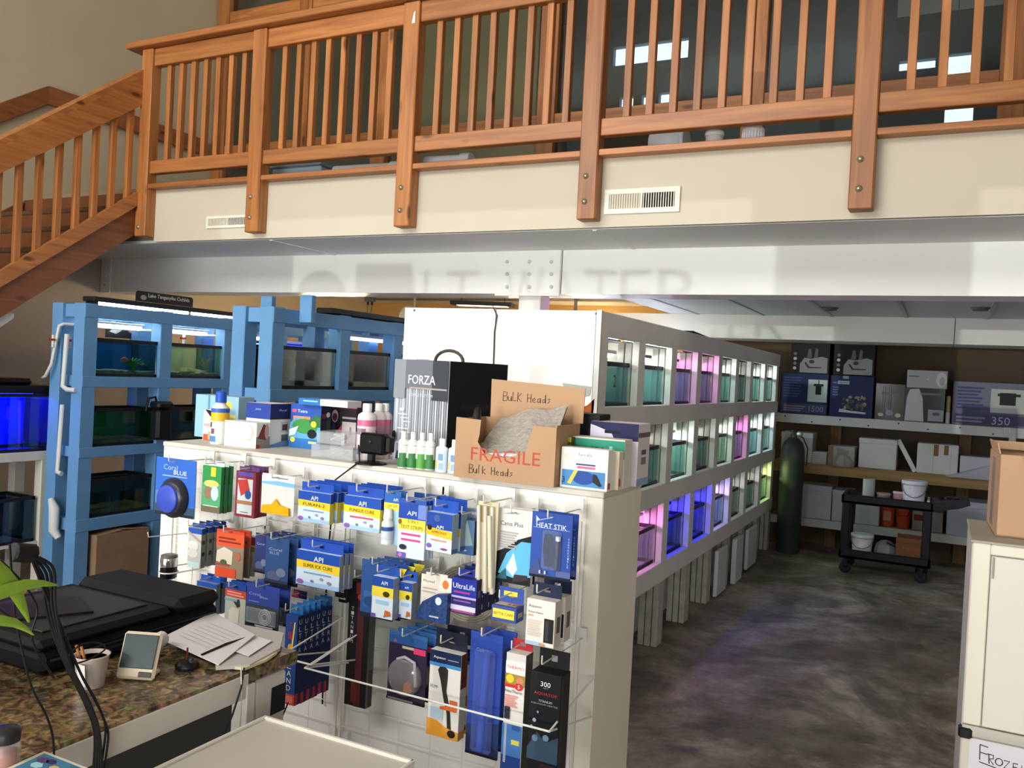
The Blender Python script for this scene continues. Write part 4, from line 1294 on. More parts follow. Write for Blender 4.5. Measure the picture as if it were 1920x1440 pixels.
o = MB().lathe((cl.x - .03, cl.y - .05, .161), [(.085, 0), (.095, .05), (.08, .11), (.04, .14), (0, .15)], HAZY('#9fa1a2', .6, .3), 11, smooth=False).build('plastic_bag')
tag(o, 'grey crumpled plastic bag between bucket and carton on the cart', 'bag')

# ================================================================== white freezer at the right edge
fz = thing('freezer', 'white upright freezer at the right edge with a hand-lettered FROZEN sign', 'freezer', (.42, 3.0, 0))
FW = M('#d0c9ba', .28, var=.03, scale=2, coat=.3)
FT = M('#a39c8e', .7, var=.12, scale=4)
def rf(*p):
    return rel(fz, *p)
MB().box(*rf((.104, 3.012, .02), (.82, 3.5, 1.15)), M('#bdb9b0', .5), .004).build('cabinet', fz)
MB().box(*rf((.100, 3.0, 1.15), (.824, 3.505, 1.158)), FT, .002).build('top', fz)
MB().box(*rf((.106, 3.0, .588), (.156, 3.012, 1.15)), FW, .003).build('door_frame', fz)
MB().box(*rf((.156, 3.0, 1.118), (.82, 3.012, 1.15)), FW, .003).build('door_frame', fz)
d_ = MB().box(*rf((.158, 2.99, .592), (.82, 3.012, 1.116)), M('#cdc7bd', .25, coat=.4), .003).build('door', fz)
MB().box(*rf((.161, 2.985, 1.05), (.166, 2.991, 1.114)), M('#8f8a80', .4), .001).build('door_latch', d_)
MB().box(*rf((.106, 2.995, .552), (.82, 3.012, .586)), M('#b3aea4', .5), .003).build('lower_trim', fz)
MB().box(*rf((.096, 2.988, .545), (.134, 3.03, .578)), M('#17191b', .4), .006).build('hinge_cap', fz)
MB().box(*rf((.106, 3.0, .03), (.82, 3.012, .55)), FW, .003).build('lower_panel', fz)
pn = MB().box(*rf((.128, 2.997, .36), (.40, 2.999, .549)), M('#d7d3d8', .7)).build('paper_sign', fz)
# felt-pen letters built as strokes
def strokes(par, pts_list, r, m, name='felt_lettering', y=None):
    b = MB()
    for pts in pts_list:
        b.tube([(p[0], y, p[1]) for p in pts], r, m, 5)
    return b.build(name, par)
INK = M('#2a2430', .6)
q = lambda x, z: rf((.157 + .62 * x, 2.9965, .472 + .55 * z))[0]
def zz(*ps):
    return [(q(x, z)[0], q(x, z)[2]) for x, z in ps]
strokes(fz, [zz((0, .115), (.002, .03)), zz((0, .115), (.035, .108)), zz((.002, .072), (.035, .068)), zz((.04, .07), (.043, .02)), zz((.035, .072), (.06, .07), (.06, .05), (.043, .046), (.062, .018)),
             zz(*[(.085 + .016 * math.cos(a * .7), .04 + .02 * math.sin(a * .7)) for a in range(10)]), zz((.105, .055), (.13, .055), (.107, .015), (.135, .013)), zz((.165, .05), (.145, .05), (.145, .01), (.168, .008)), zz((.145, .03), (.162, .03)),
             zz((.18, .005), (.18, .05), (.2, .0), (.2, .048)), zz((.0, .018), (.08, .002), (.24, -.03))], .0015, INK, y=q(0, 0)[1])
# carton on the freezer
cb = thing('carton', 'open brown cardboard box standing on the white freezer', 'box', (.42, 3.14, 1.159), rotz=.03)
CBX = M('#b28f70', .85, var=.06, scale=5)
h, w, d = .262, .44, .335
m_ = [((-.25, 0, 0), (-.245, d, h)), ((.19, 0, 0), (.195, d, h)), ((-.25, 0, 0), (.195, .005, h)), ((-.25, d - .005, 0), (.195, d, h)), ((-.25, 0, 0), (.195, d, .005))]
b_ = MB()
for a, e in m_:
    b_.box(a, e, CBX)
b_.build('body', cb)
MB().prism([(-.185, h), (.15, h), (.13, h - .085), (-.165, h - .085)], .004, CBX, 'XZ', -.012).build('flap', cb)
MB().box((-.245, d - .02, h), (.19, d - .016, h + .03), CBX, rot=(-.3, 0, 0)).build('flap', cb)
MB().box((-.252, .02, h - .0), (-.248, d - .02, h + .035), CBX, rot=(0, -.25, 0)).build('flap', cb)
B('tape', (-.252, .10, .02), (-.2505, .2, h - .02), M('#7d6a56', .4), cb)
# ================================================================== half wall used as a shop shelf
ZT = 1.256
WX0, WX1, WY0, WY1 = -2.745, -.89, 2.40, 2.755
hw = thing('display_wall', 'white half wall hung with wire grids and goods, boxes on its top', 'counter', ((WX0 + WX1) / 2, WY1, 0))
PW = M('#e4e1da', .5, var=.05, scale=3)
B('wall_core', *rel(hw, (WX0, WY0 + .006, .001), (WX1, WY1, ZT - .018)), PW, hw)
B('top_board', *rel(hw, (WX0 - .004, WY0 - .004, ZT - .018), (WX1 + .004, WY1 + .004, ZT)), M('#c9c4ba', .6, var=.12, scale=5), hw, .003)
B('front_facing', *rel(hw, (WX0, WY0, .001), (WX1 - .05, WY0 + .0055, ZT - .018)), PW, hw)
B('corner_board', *rel(hw, (WX1 - .05, WY0 - .004, .001), (WX1 + .004, WY1, ZT - .0185)), M('#ded7ca', .5, var=.04, scale=3), hw, .003)
p = at(535, 864, Y=2.4)
art([('t', '4 m', .0, .5, 1, '#7a766e')], .04, .03, lambda x, z, o: tuple(Vector((p.x + x, 2.4 - o, p.z + z)) - hw.location), 'pencil_mark', hw)


def onto(l, r, top, bot):
    """place and size on the wall top from the photo box of a thing's front"""
    p = at((l + r) / 2, bot, Z=ZT)
    py = min(max(p.y, WY0 + .012), WY1 - .03)
    mid = (top + bot) / 2
    w = at(r, mid, Y=py).x - at(l, mid, Y=py).x
    x = at((l + r) / 2, bot, Y=py).x
    h = at((l + r) / 2, top, Y=py).z - ZT
    return x, py, w, h


def girth(l, r, x, y):
    """width across the line of sight, for round things"""
    return (r - l) / F_PX * (Vector((x, y, ZT)) - CAM).dot(_fw)


def ring(b, r, z0, z1, c, rough=.4, n=24, a0=0.0, a1=2 * math.pi, sx=1.0, sy=1.0):
    k = max(3, int(n * (a1 - a0) / (2 * math.pi)))
    full = a1 - a0 > 6.28
    vs = []
    for i in range(k + (0 if full else 1)):
        a = a0 + (a1 - a0) * i / k
        vs += [(r * math.cos(a) * sx, r * math.sin(a) * sy, z0), (r * math.cos(a) * sx, r * math.sin(a) * sy, z1)]
    n2 = len(vs) // 2
    fs = [(2 * i, 2 * ((i + 1) % n2), 2 * ((i + 1) % n2) + 1, 2 * i + 1) for i in range(k)]
    b.raw(vs, fs, M(c, rough), True)


def bottle(name, label, x, y, w, h, body, cap, bands=(), capw=.55, caph=.16, group=None, texts=(), patches=(), neck=.06, cat='bottle', sx=1.0, sy=1.0):
    t = thing(name, label, cat, (x, y, ZT), group=group)
    r = w / 2
    hb = h * (1 - caph - neck)
    MB().lathe((0, 0, 0), [(r * .9, 0), (r, h * .015), (r, hb * .88), (r * .93, hb * .94), (r * capw * .95, hb), (r * capw * .8, hb + h * neck), (0, hb + h * neck)], M(body, .35), 24, sx=sx, sy=sy).build('body', t)
    MB().lathe((0, 0, hb + h * neck * .6), [(r * capw, 0), (r * capw, h * caph * .95), (r * capw * .9, h * caph + h * neck * .3), (0, h * caph + h * neck * .3)], M(cap, .4), 22, sx=sx, sy=sy).build('cap', t)
    if bands or patches:
        b = MB()
        for z0, z1, c in bands:
            ring(b, r * 1.012, z0 * h, z1 * h, c, sx=sx, sy=sy)
        for a0, a1, z0, z1, c in patches:
            ring(b, r * 1.02, z0 * h, z1 * h, c, a0=a0, a1=a1, sx=sx, sy=sy)
        b.build('label_wrap', t)
    if texts:
        art(texts, w * 1.2, h, lambda q, z, o: ((r * 1.025 + o) * math.sin((q - w * .6) / r) * sx, -(r * 1.025 + o) * math.cos((q - w * .6) / r) * sy, z), 'label_print', t)
    return t


# --- goods along the top, left to right
x, y, w, h = onto(387, 420, 733, 833)
bottle('medicine_bottle', 'tall white bottle with blue cap at the left end of the wall top', x, y + .02, girth(387, 420, x, y), h, '#e8e6e2', '#2350b4', [(.60, .68, '#3d62b4'), (.44, .60, '#e2b32e')], .62, .19,
       patches=[(-2.4, -1.2, .05, .16, '#4f83bd'), (-1.9, -1.4, .2, .30, '#7d4a66'), (-2.7, -2.3, .32, .42, '#49525f'), (-2.1, -1.8, .32, .42, '#49525f')])
x, y, w, h = onto(371, 392, 768, 826)
pbox('food_pouch', 'white and orange card pouch with black top behind the blue capped bottle', x + .02, y + .02, ZT, .10, .035, h, '#e9e3de', [('p', [(.1, 1.0), (1, .95), (1, .65), (.75, .6)], '#1d1a22'), ('r', .05, .0, .95, .2, '#cf5b3a'), ('r', .35, .03, .95, .3, '#a9a48c'), ('r', .05, .45, .9, .55, '#d9a49a')], rotz=-.1, cat='pouch', body='body')
x, y, w, h = onto(386, 462, 750, 806)
pbox('pale_blue_box', 'pale blue box with yellow fish picture behind the bottle and white box', x + .01, WY1 - .10, ZT, w * 1.05, .09, h + .02, '#8fb8cf', [('e', .78, .78, .07, .1, '#e2cf3a'), ('r', .66, .48, .95, .58, '#dccd6b'), ('p', [(.64, .3), (.8, .45), (1, .36), (1, .05), (.7, .05)], '#39342c'), ('r', .72, .0, 1, .12, '#cdb62f'), ('r', .3, .2, .34, 1, '#5c93b8')])
x, y, w, h = onto(419, 479, 790, 838)
pbox('medicine_box', 'low white box with a pink swirl in front on the wall top', x, y, ZT, w, .075, h, '#f0eeea', [('e', .74, .6, .2, .3, '#eab4ac'), ('e', .66, .6, .2, .3, '#f0eeea'), ('t', 'VISION PRO', .06, .32, .66, '#b9aeb0', .1), ('r', .68, .3, .94, .33, '#e2a59f'), ('e', .85, .1, .1, .06, '#b9c6c0'), ('r', .0, .97, 1, 1, '#e8c9c0')], [('r', 0, 0, 1, .45, '#8f8d86'), ('p', [(.1, .4), (.5, .95), (.9, .8), (.7, .3)], '#7a3d3a'), ('e', .75, .65, .16, .3, '#c9a7a0'), ('r', 0, 0, .25, .15, '#b0452c')])
x, y, w, h = onto(458, 504, 757, 840)
pbox('filter_carton', 'white box with broad blue top band and pump pictures on the wall top', at(481, 840, Y=y + .05).x, y + .05, ZT, w, .125, h, '#e4dfe2', [('r', 0, .64, 1, 1, '#27408f'), ('t', 'Fluval', .1, .55, .42, '#8b86a0', .05), ('t', '306', .38, .86, .62, '#93a2d0', .05), ('r', 0, 0, 1, .04, '#7ba0c8')] + lines(.1, .7, .45, .2, 4, '#cfc8cc'),
     [('r', 0, .64, 1, 1, '#1d2d68'), ('r', .1, .64, .9, .70, '#3a2433'), ('r', .5, .34, .86, .58, '#c9c2c6'), ('r', .56, .38, .8, .52, '#5a3f4a'), ('r', .54, .06, .84, .28, '#56606a'), ('p', [(0, 0), (1, 0), (1, .16), (.5, .12), (0, .05)], '#6d93c4'), ('t', 'Fluval', .4, .85, .72, '#cdd3e6', .05)])
x, y, w, h = onto(541, 599, 758, 842)
pbox('filter_carton', 'bright blue box with water and yellow fish picture on the wall top', at(570, 842, Y=y + .02).x, y + .02, ZT, w, .06, h, '#2a52a4', [('r', .06, .80, .2, .87, '#d0556a'), ('t', 'Tetra', .24, .835, .56, '#e9edf5', .07), ('r', .1, .62, .66, .72, '#d08a5f'), ('p', [(0, .55), (.2, .68), (1, .62), (1, .0), (0, .0)], '#5c9fc4'), ('e', .5, .5, .42, .17, '#3f8a48'), ('p', [(.62, .62), (.85, .78), (1, .72), (1, .5), (.7, .5)], '#2f6b3c'), ('e', .78, .56, .09, .07, '#ead13a'), ('r', 0, .0, 1, .22, '#2f6fb4'), ('e', .74, .34, .15, .105, '#15181c'), ('e', .12, .18, .08, .06, '#e2d64a'), ('r', .64, .12, .9, .17, '#cfd76a'), ('p', [(0, .4), (.3, .5), (.2, .3), (0, .25)], '#cfe3ec')],
     [('r', 0, 0, 1, 1, '#1b2140'), ('r', .1, .7, .5, .8, '#7a2f3a'), ('e', .7, .78, .2, .06, '#cfd7d2'), ('r', .55, .3, .95, .7, '#24402f')])
x, y, w, h = onto(619, 666, 756, 830)
pbox('filter_carton', 'black box with pink glow and white diagram panel on the wall top', at(640, 835, Y=y + .05).x, y + .05, ZT, w * 1.12, .08, h + .01, '#2a1f2a', [('r', 0, .84, 1, .9, '#b0627a'), ('e', .22, .66, .12, .13, '#c9a5b5'), ('e', .22, .64, .09, .08, '#5c2c44'), ('p', [(0, .1), (.5, .5), (.5, .2), (.2, .05)], '#a83f5c'), ('p', [(0, .3), (.2, .55), (.3, .3)], '#3a3d78'), ('r', .5, .05, 1, .56, '#cdbfc0'), ('r', .62, .12, .68, .3, '#8a7d80'), ('r', .78, .3, .84, .46, '#8a7d80'), ('r', .5, .62, 1, .66, '#a9a0a4')])
x, y, w, h = onto(560, 664, 752, 770)
pbox('flat_white_carton', 'blue and white flat box lying across the boxes behind', at(612, 770, Y=WY1 - .10).x, WY1 - .125, ZT + .176, .24, .09, .025, '#e6e8ea', [('r', .0, .0, .45, 1, '#2d6fb4'), ('r', .1, .5, .4, .7, '#9fc4e4')], titems=[('r', 0, 0, .4, 1, '#3d7fc4')])
# clear plastic breeder boxes stacked at the front
for j, (l, r_, tp, bt, lab) in enumerate(((582, 660, 840, 860, 'clear plastic breeder box lying at the front edge of the wall top'), (588, 640, 822, 841, 'smaller clear plastic box stacked on the breeder box'))):
    x, y, w, h = onto(l, r_, tp, 861)
    t = thing('clear_box', lab, 'box', (x, 2.50, ZT + .0005 + (.052 if j else 0)), group='clear plastic boxes')
    hh = .05 if j == 0 else .045
    cp = HAZY('#d5d8da', .24, .1)
    for nm, a, b in (('base', (-w / 2, -.06, 0), (w / 2, .05, .003)), ('lid', (-w / 2, -.06, hh - .004), (w / 2, .05, hh)), ('wall', (-w / 2, -.06, .003), (w / 2, -.057, hh - .004)), ('wall', (-w / 2, .047, .003), (w / 2, .05, hh - .004)), ('wall', (-w / 2, -.057, .003), (-w / 2 + .003, .047, hh - .004)), ('wall', (w / 2 - .003, -.057, .003), (w / 2, .047, hh - .004))):
        B(nm, a, b, cp, t)
    MB().tube([(-.03, -.02, .012), (.0, .0, .03), (.03, -.03, .015), (.01, .02, .02), (-.04, .01, .03)], .004, M('#b9babc', .4), 6).build('air_hose', t)
# three pink bottles
for j, (l, r_, tp, bt) in enumerate(((665, 699, 750, 862), (705, 734, 750, 858), (731, 757, 750, 856))):
    x, y, w, h = onto(l, r_, tp, bt)
    bottle('additive_bottle', ('nearest and leftmost', 'middle', 'rightmost')[j] + ' white capped pink label bottle beside the silver box', x, (2.53, 2.60, 2.63)[j], girth(l, r_, x, 2.58), .205, '#e3d6d8', '#e9e7e3', [(.60, .71, '#cf6c8c'), (.08, .60, '#e2ccd2' if j == 0 else '#b98a9a')], .5, .13, 'pink label bottles',
           patches=[(-2.3, -1.0, .45, .56, '#6a5560'), (-1.6, -.9, .25, .40, '#9a8c4c'), (-2.2, -1.2, .10, .20, '#5c8fb4')] if j == 0 else [(-2.2, -1.0, .28, .5, '#8d6a78')], neck=.02)
# monitor camera on a stand with its cord
mc = thing('price_display', 'small black display on a stand at the front edge of the wall top', 'display', (0, 0, 0))
pm = at(712, 868, Z=ZT)
mc.location = (pm.x, 2.43, ZT)
MB().box((-.045, -.012, .035), (.06, .03, .108), M('#0c0d0e', .45, spec=.15), .008).build('housing', mc)
MB().box((.06, -.002, .045), (.082, .028, .10), M('#101112', .4), .004).build('side_block', mc)
MB().box((-.012, -.004, .01), (.012, .016, .05), M('#0e0f10', .4), .003).build('neck', mc)
MB().lathe((0, .005, 0), [(.055, 0), (.055, .005), (.03, .01), (0, .012)], M('#0e0f10', .4), 20).build('base', mc)
MB().lathe((.005, -.013, .078), [(.007, 0), (.007, .003), (0, .003)], M('#2b2c2e', .3), 10, 'Y').build('sensor', mc)
pa, pb = at(680, 850, Y=2.41), at(627, 900, Y=2.37)
MB().tube([tuple(Vector(q_) - mc.location) for q_ in ((pm.x - .06, 2.44, ZT + .06), (pa.x, 2.395, ZT + .01), (pb.x, 2.375, pb.z), (pb.x - .03, 2.39, .9), (pb.x - .02, 2.39, .4))], .003, M('#161616', .5), 6).build('cord', mc)
# four green label bottles, two small white-blue bottles
for j, (l, r_) in enumerate(((743, 763), (760, 781), (777, 798), (795, 813))):
    x, y, w, h = onto(l, r_, 822, 877 + j * 2)
    bottle('water_care_bottle', '%s from the left of the four green and white bottles beside the cardboard box' % NTH[j], at((l + r_) / 2, 880, Y=2.43 + .008 * j).x, 2.435 + .008 * j, .035, .125, '#e6e6e2', '#e9e8e4', [(.03, .28, '#3c7a44' if j != 2 else '#5aa04a'), (.62, .64, '#b9bab4')], .52, .18, 'green label bottles', patches=[(-1.9, -.4, .28, .42, '#3c7a44' if j != 2 else '#5aa04a'), (-2.6, -2.35, .1, .3, '#a9d0ac')], neck=.02)
for j, (l, r_) in enumerate(((812, 839), (838, 860))):
    bottle('test_bottle', ('left' if j == 0 else 'right') + ' small white bottle with pale blue label touching the cardboard box', at((l + r_) / 2, 884, Y=2.435).x, 2.44, .044, .112, '#e9e9e6', '#ebeae6', [(.04, .66, '#c7d6e2')], .5, .2, 'pale blue label bottles', patches=[(-2.4, -1.9, .1, .35, '#d9b85c'), (-1.8, -1.0, .35, .55, '#6f93bd'), (-1.7, -.9, .08, .28, '#8fb0d4')], neck=.02, sx=1.0, sy=.7)
# FORZA filter carton (silver film front, black sides)
fzx = at(818, 800, Y=2.60).x
fb = pbox('filter_carton', 'tall silver fronted black box with a carry handle behind the cardboard box', fzx + .015, 2.575, ZT, .285, .30, .372, '#b7bcc4', (), rotz=-.26, cat='box', rough=.25)
it = []
for k in range(24):
    it.append(('r', k / 24, 0, k / 24 + .022, 1, ('#a4a9b2', '#c9ced6', '#8d929a')[k % 3]))
it += [('r', .0, .72, 1, 1, '#6d727a'), ('r', .72, .62, 1, 1, '#3f434a'), ('r', .0, .62, .22, 1, '#8a8f96'), ('r', .3, .72, .99, .735, '#a99a96'), ('t', 'FORZA', .28, .81, .78, '#ffffff', .14), ('t', 'COMPLETE SYSTEM', .3, .66, .74, '#dfe3e8', .045), ('e', .18, .51, .05, .014, '#f4f4f4'), ('e', .05, .24, .036, .055, '#1a1c20'), ('p', [(.1, .02), (.5, .02), (.62, .10), (.3, .12), (.12, .1)], '#3c3e42')]
for k in range(9):
    it.append(('r', .12 + .05 * (k % 4), .46 - .035 * k, .30 + .03 * (k % 3), .463 - .035 * k + .006, '#dfe4ea'))
art(it, .285, .372, front(.285, .30), 'front_print', fb, m0=.3)
art([('r', 0, 0, 1, 1, '#15181d'), ('r', .2, .55, .7, .6, '#23272e')], .30, .372, side(.285, .30), 'side_print', fb)
art([('r', 0, 0, 1, 1, '#1a1c20')], .285, .30, topf(.285, .30, .372), 'top_print', fb)
MB().tube([(-.02 + .075 * math.cos(a), -.15, .372 + .042 * math.sin(a)) for a in [math.pi * k / 10 for k in range(11)]], .006, M('#4a4442', .5), 8).build('handle', fb)
MB().box((-.03, -.305, .33), (.035, -.2995, .375), M('#8f8d8b', .4), .002).build('latch_tab', fb)
art([('r', .2, .0, .9, 1, '#b23a44')], .285, .006, lambda x, z, o: (x - .1425, -.3005 - o, .366 + z), 'red_edge', fb)
tag(MB().tube([(fzx - .17, 2.66, ZT + .012), (fzx - .1, 2.62, ZT + .03), (fzx + .02, 2.64, ZT + .02), (fzx + .08, 2.60, ZT + .012)], .012, M('#2a2b2e', .4), 8).build('black_hose'), 'short black hose lying in front of the silver fronted box', 'hose')

# cardboard box with bubble wrap
bx = thing('carton', 'brown cardboard box marked FRAGILE and Bulk Heads with cut-out front', 'box', (at(941, 905, Y=2.37).x, 2.372, ZT + .001), rotz=.05)
CBB = M('#b08c6c', .85, var=.05, scale=5)
W, D, H = .345, .215, .188
fr = [(-W / 2, 0), (W / 2, 0), (W / 2, H - .006), (W / 2 - .075, H - .004), (W / 2 - .09, H - .05), (W / 2 - .10, H - .095), (W / 2 - .13, H - .102), (W / 2 - .17, H - .112), (-W / 2 + .105, H - .105), (-W / 2 + .08, H - .07), (-W / 2 + .085, H - .045), (-W / 2 + .088, H), (-W / 2, H + .004)]
MB().prism(fr, .004, CBB, 'XZ', 0).build('front_panel', bx)
B('side_panel', (-W / 2, .004, 0), (-W / 2 + .004, D, H), CBB, bx)
B('side_panel', (W / 2 - .004, .004, 0), (W / 2, D, H), CBB, bx)
B('back_panel', (-W / 2 + .004, D - .004, 0), (W / 2 - .004, D, H), CBB, bx)
B('bottom_panel', (-W / 2 + .004, .004, 0), (W / 2 - .004, D - .004, .004), CBB, bx)
fl = MB().prism([(-W / 2 + .02, H), (W / 2 + .01, H), (W / 2 + .012, H + .115), (-W / 2 + .018, H + .13)], .004, CBB, 'XZ', D - .004).build('raised_flap', bx)
art([('t', 'FRAGILE', .17, .5, .86, '#b5473a', .26)], W, .16, lambda x, z, o: (x - W / 2, -o, z + .0), 'red_print', bx)
# the cut-out takes the middle of the letters away, as in the photo
INKB = M('#3b2a20', .6)
def sc_(pts, x0, z0, s):
    return [(x0 + a * s, z0 + b * s) for a, b in pts]
HAND = {'B': [[(0, 0), (0, 1), (.45, .9), (.4, .6), (0, .52), (.5, .4), (.45, .05), (0, 0)]], 'u': [[(0, .55), (.05, .1), (.3, .05), (.4, .5)], [(.4, .55), (.42, 0)]], 'L': [[(0, 1), (0, .05), (.4, .1)]], 'l': [[(.1, 1), (.1, 0)]], 'K': [[(0, 1), (0, 0)], [(.4, .9), (0, .45), (.45, 0)]], 'k': [[(0, .9), (0, 0)], [(.35, .6), (0, .3), (.4, 0)]],
        'H': [[(0, .9), (0, 0)], [(.4, .9), (.4, 0)], [(0, .45), (.4, .48)]], 'e': [[(0, .25), (.35, .3), (.25, .5), (.05, .4), (.05, .1), (.35, .05)]], 'a': [[(.35, .5), (.05, .4), (.05, .05), (.3, .1), (.35, .5)], [(.35, .5), (.38, 0)]], 'd': [[(.35, .45), (.05, .35), (.05, .05), (.3, .1), (.36, .9)], [(.36, .9), (.38, 0)]], 's': [[(.35, .5), (.05, .45), (.3, .25), (.05, .02)]]}
def hand(t, x0, z0, s, par, y, r=.0011):
    b = MB()
    x = x0
    for ch in t:
        if ch != ' ':
            for st_ in HAND[ch]:
                b.tube([(q[0], y, q[1]) for q in sc_(st_, x, z0, s)], r, INKB, 4)
        x += s * .56
    return b.build('felt_lettering', par)
hand('Bulk Heads', -W / 2 + .055, .018, .028, bx, -.0008)
hand('BuLK Heads', -W / 2 + .065, H + .058, .032, bx, D - .0048)
bw = thing('bubble_wrap', 'grey sheet of bubble wrap rolled over plastic parts inside the cardboard box', 'wrap', (bx.location.x, 2.372, ZT + .006), rotz=.05)
BWM = M('#a39b92', .25, var=.15, scale=60, bump=.8)
b_ = MB()
n, mth = 10, 7
vs = []
for i in range(n + 1):
    for j in range(mth + 1):
        u, v = i / n, j / mth
        vs.append((-W / 2 + .06 + .255 * u + .02 * v * (1 - u), .02 + .15 * v, .055 + .045 * u * (1 - v) + (.135 + .055 * u) * v + .008 * math.sin(9 * u + 4 * v)))
fs = [(i * (mth + 1) + j, (i + 1) * (mth + 1) + j, (i + 1) * (mth + 1) + j + 1, i * (mth + 1) + j + 1) for i in range(n) for j in range(mth)]
b_.raw(vs, fs, BWM, True)
vs2 = [(a, b, c - .012) for a, b, c in vs]
b_.raw(vs2, fs, BWM, True)
b_.build('sheet', bw)
MB().tube([(-W / 2 + .06, .02, .06), (-W / 2 + .07, .05, .075), (-W / 2 + .08, .1, .09)], [.018, .03, .025], BWM, 10).build('rolled_end', bw)
MB().box((-W / 2 + .1, .012, .07), (W / 2 - .13, .05, .082), M('#d9dad8', .4), .003, rot=(0, -.06, 0)).build('plastic_edge', bw)
MB().tube([(-W / 2 + .04, .06, .19), (-W / 2 + .05, .05, .21), (-W / 2 + .055, .04, .17)], .012, M('#2a2624', .5), 8).build('black_part', bw)
# boxes at the right end
x, y, w, h = onto(1057, 1131, 852, 916)
pbox('filter_carton', 'white box with blue fish and pump picture at the right front of the wall top', at(1093, 912, Y=2.42).x, 2.42, ZT, .155, .05, .125, '#e8e6de', [('t', 'Terrafin', .36, .84, .66, '#3c4a78', .07), ('r', .33, .58, .74, .62, '#3c4a78'), ('r', .36, .50, .74, .56, '#d0688c'), ('e', .16, .78, .08, .1, '#d8cfc8'), ('r', .04, .06, .95, .45, '#4a86bd'), ('e', .5, .28, .24, .17, '#2a4a94'), ('p', [(.16, .12), (.3, .45), (.38, .44), (.24, .1)], '#c9bd4e'), ('p', [(.7, .4), (.78, .38), (.9, .12), (.84, .1), (.7, .2)], '#2c2a28'), ('t', '3', .05, .2, .11, '#20264a', .16)],
     [('r', .1, .05, .5, .2, '#b0544c')])
pbox('filter_carton', 'cream sided box tucked behind the white fish picture box', at(1115, 905, Y=2.475).x, 2.478, ZT, .15, .04, .118, '#dcd2bc', (), [('r', .1, .1, .5, .3, '#cf4a3a')])
pbox('filter_carton', 'teal topped white box behind the white fish picture box', at(1115, 890, Y=2.53).x + .005, 2.525, ZT, .185, .07, .152, '#d8d2c6', [('r', 0, .6, 1, .97, '#2f8a72'), ('t', 'SEA', .38, .76, .66, '#1f5c4c', .12), ('r', .72, .7, .78, .85, '#7fc4ae')])
pbox('filter_carton', 'tall white box with glossy navy top band at the right end of the wall top', at(1150, 880, Y=2.62).x, 2.61, ZT, .165, .12, .20, '#d9d0d4', [('r', 0, .72, 1, 1, '#20224a'), ('p', [(0, .74), (.5, .74), (.44, .84), (.1, .93), (0, .95)], '#c9c6d6'), ('r', .3, .82, .62, .87, '#0f1022')] + lines(.45, .8, .66, .45, 4, '#c2b6bc'), [('r', 0, .78, 1, .86, '#6b6270'), ('r', .3, .5, .7, .58, '#5c5a62'), ('r', .3, .34, .7, .46, '#7a7a82'), ('r', .0, .0, 1, .12, '#8fa3c9')])
pbox('filter_carton', 'black box standing behind the cardboard box and the teal box', at(1092, 830, Y=2.66).x, 2.64, ZT, .13, .10, .22, '#14161c', [('r', .1, .62, .3, .66, '#5a6072')])
pbox('small_carton', 'yellow green edged small box between the cardboard box and the white fish box', at(1062, 890, Y=2.50).x - .01, 2.49, ZT, .05, .03, .15, '#55542a', [('r', 0, .9, 1, 1, '#a9ad3c'), ('r', 0, 0, .15, 1, '#a9ad3c')])
tag(MB().lathe((at(1170, 915, Z=ZT).x, at(1170, 915, Z=ZT).y, ZT), [(.007, 0), (.007, .045), (.004, .05), (.004, .06), (0, .06)], M('#dfe3ea', .2), 12).build('test_vial'), 'tiny clear vial at the right end of the wall top', 'vial')
# ================================================================== wire grids and hooks on the half wall
WIRE = M('#dcdad4', .35)
GWIRE = M('#e6e1d6', .45)
YG = 2.376
gx = [(at(322, 1000, Y=YG).x, at(646, 1000, Y=YG).x), (at(655, 1000, Y=YG).x, at(1088, 1000, Y=YG).x)]
for gi, (xa, xb) in enumerate(gx):
    g = thing('wire_grid', ('left' if gi == 0 else 'right') + ' white wire grid panel on the front of the half wall', 'grid panel', ((xa + xb) / 2, YG, .2), group='wire grids')
    w, h = (xb - xa) / 2, .965
    n = max(2, round((xb - xa) / .115))
    mv = MB().tube([(0, 0, 0), (0, 0, h)], .0013, GWIRE, 6).build('upright_wire', g, (-w, 0, 0))
    for k in range(1, n + 1):
        c_ = mv.copy()
        COL.objects.link(c_)
        c_.parent = g
        c_.location = (-w + 2 * w * k / n, 0, 0)
    mh = MB().tube([(-w, .004, 0), (w, .004, 0)], .0013, GWIRE, 6).build('cross_wire', g, (0, 0, 0))
    for k in range(1, 14):
        c_ = mh.copy()
        COL.objects.link(c_)
        c_.parent = g
        c_.location = (0, 0, h * k / 13)
    for s in (-1, 1):
        B('edge_bar', (s * w - .004, -.004, 0), (s * w + .004, .004, h), GWIRE, g)
        for z in (.1, .85):
            B('bracket', (s * w * .95 - .01, .005, z), (s * w * .95 + .01, .024, z + .03), WIRE, g)

_hk = {}


def hook(x, z, yf, what):
    """wire prong from the grid to just past the front package"""
    t = thing('peg_hook', 'white wire hook carrying ' + what, 'hook', (x, YG - .003, z), group='wire hooks on the grids')
    L = YG - .003 - yf + .03
    MB().tube([(0, 0, 0), (0, -L, .004), (0, -L - .003, .008), (0, -L - .003, .028)], .0022, WIRE, 6).build('prong', t)
    B('clip', (-.012, -.004, -.012), (.012, .0, .03), WIRE, t)


def place(bb, Y):
    l, tp, r, bt = bb
    mx, my = (l + r) / 2, (tp + bt) / 2
    xa, xb = at(l, my, Y=Y).x, at(r, my, Y=Y).x
    return (xa + xb) / 2, at(mx, bt, Y=Y).z, xb - xa, at(mx, tp, Y=Y).z - at(mx, bt, Y=Y).z


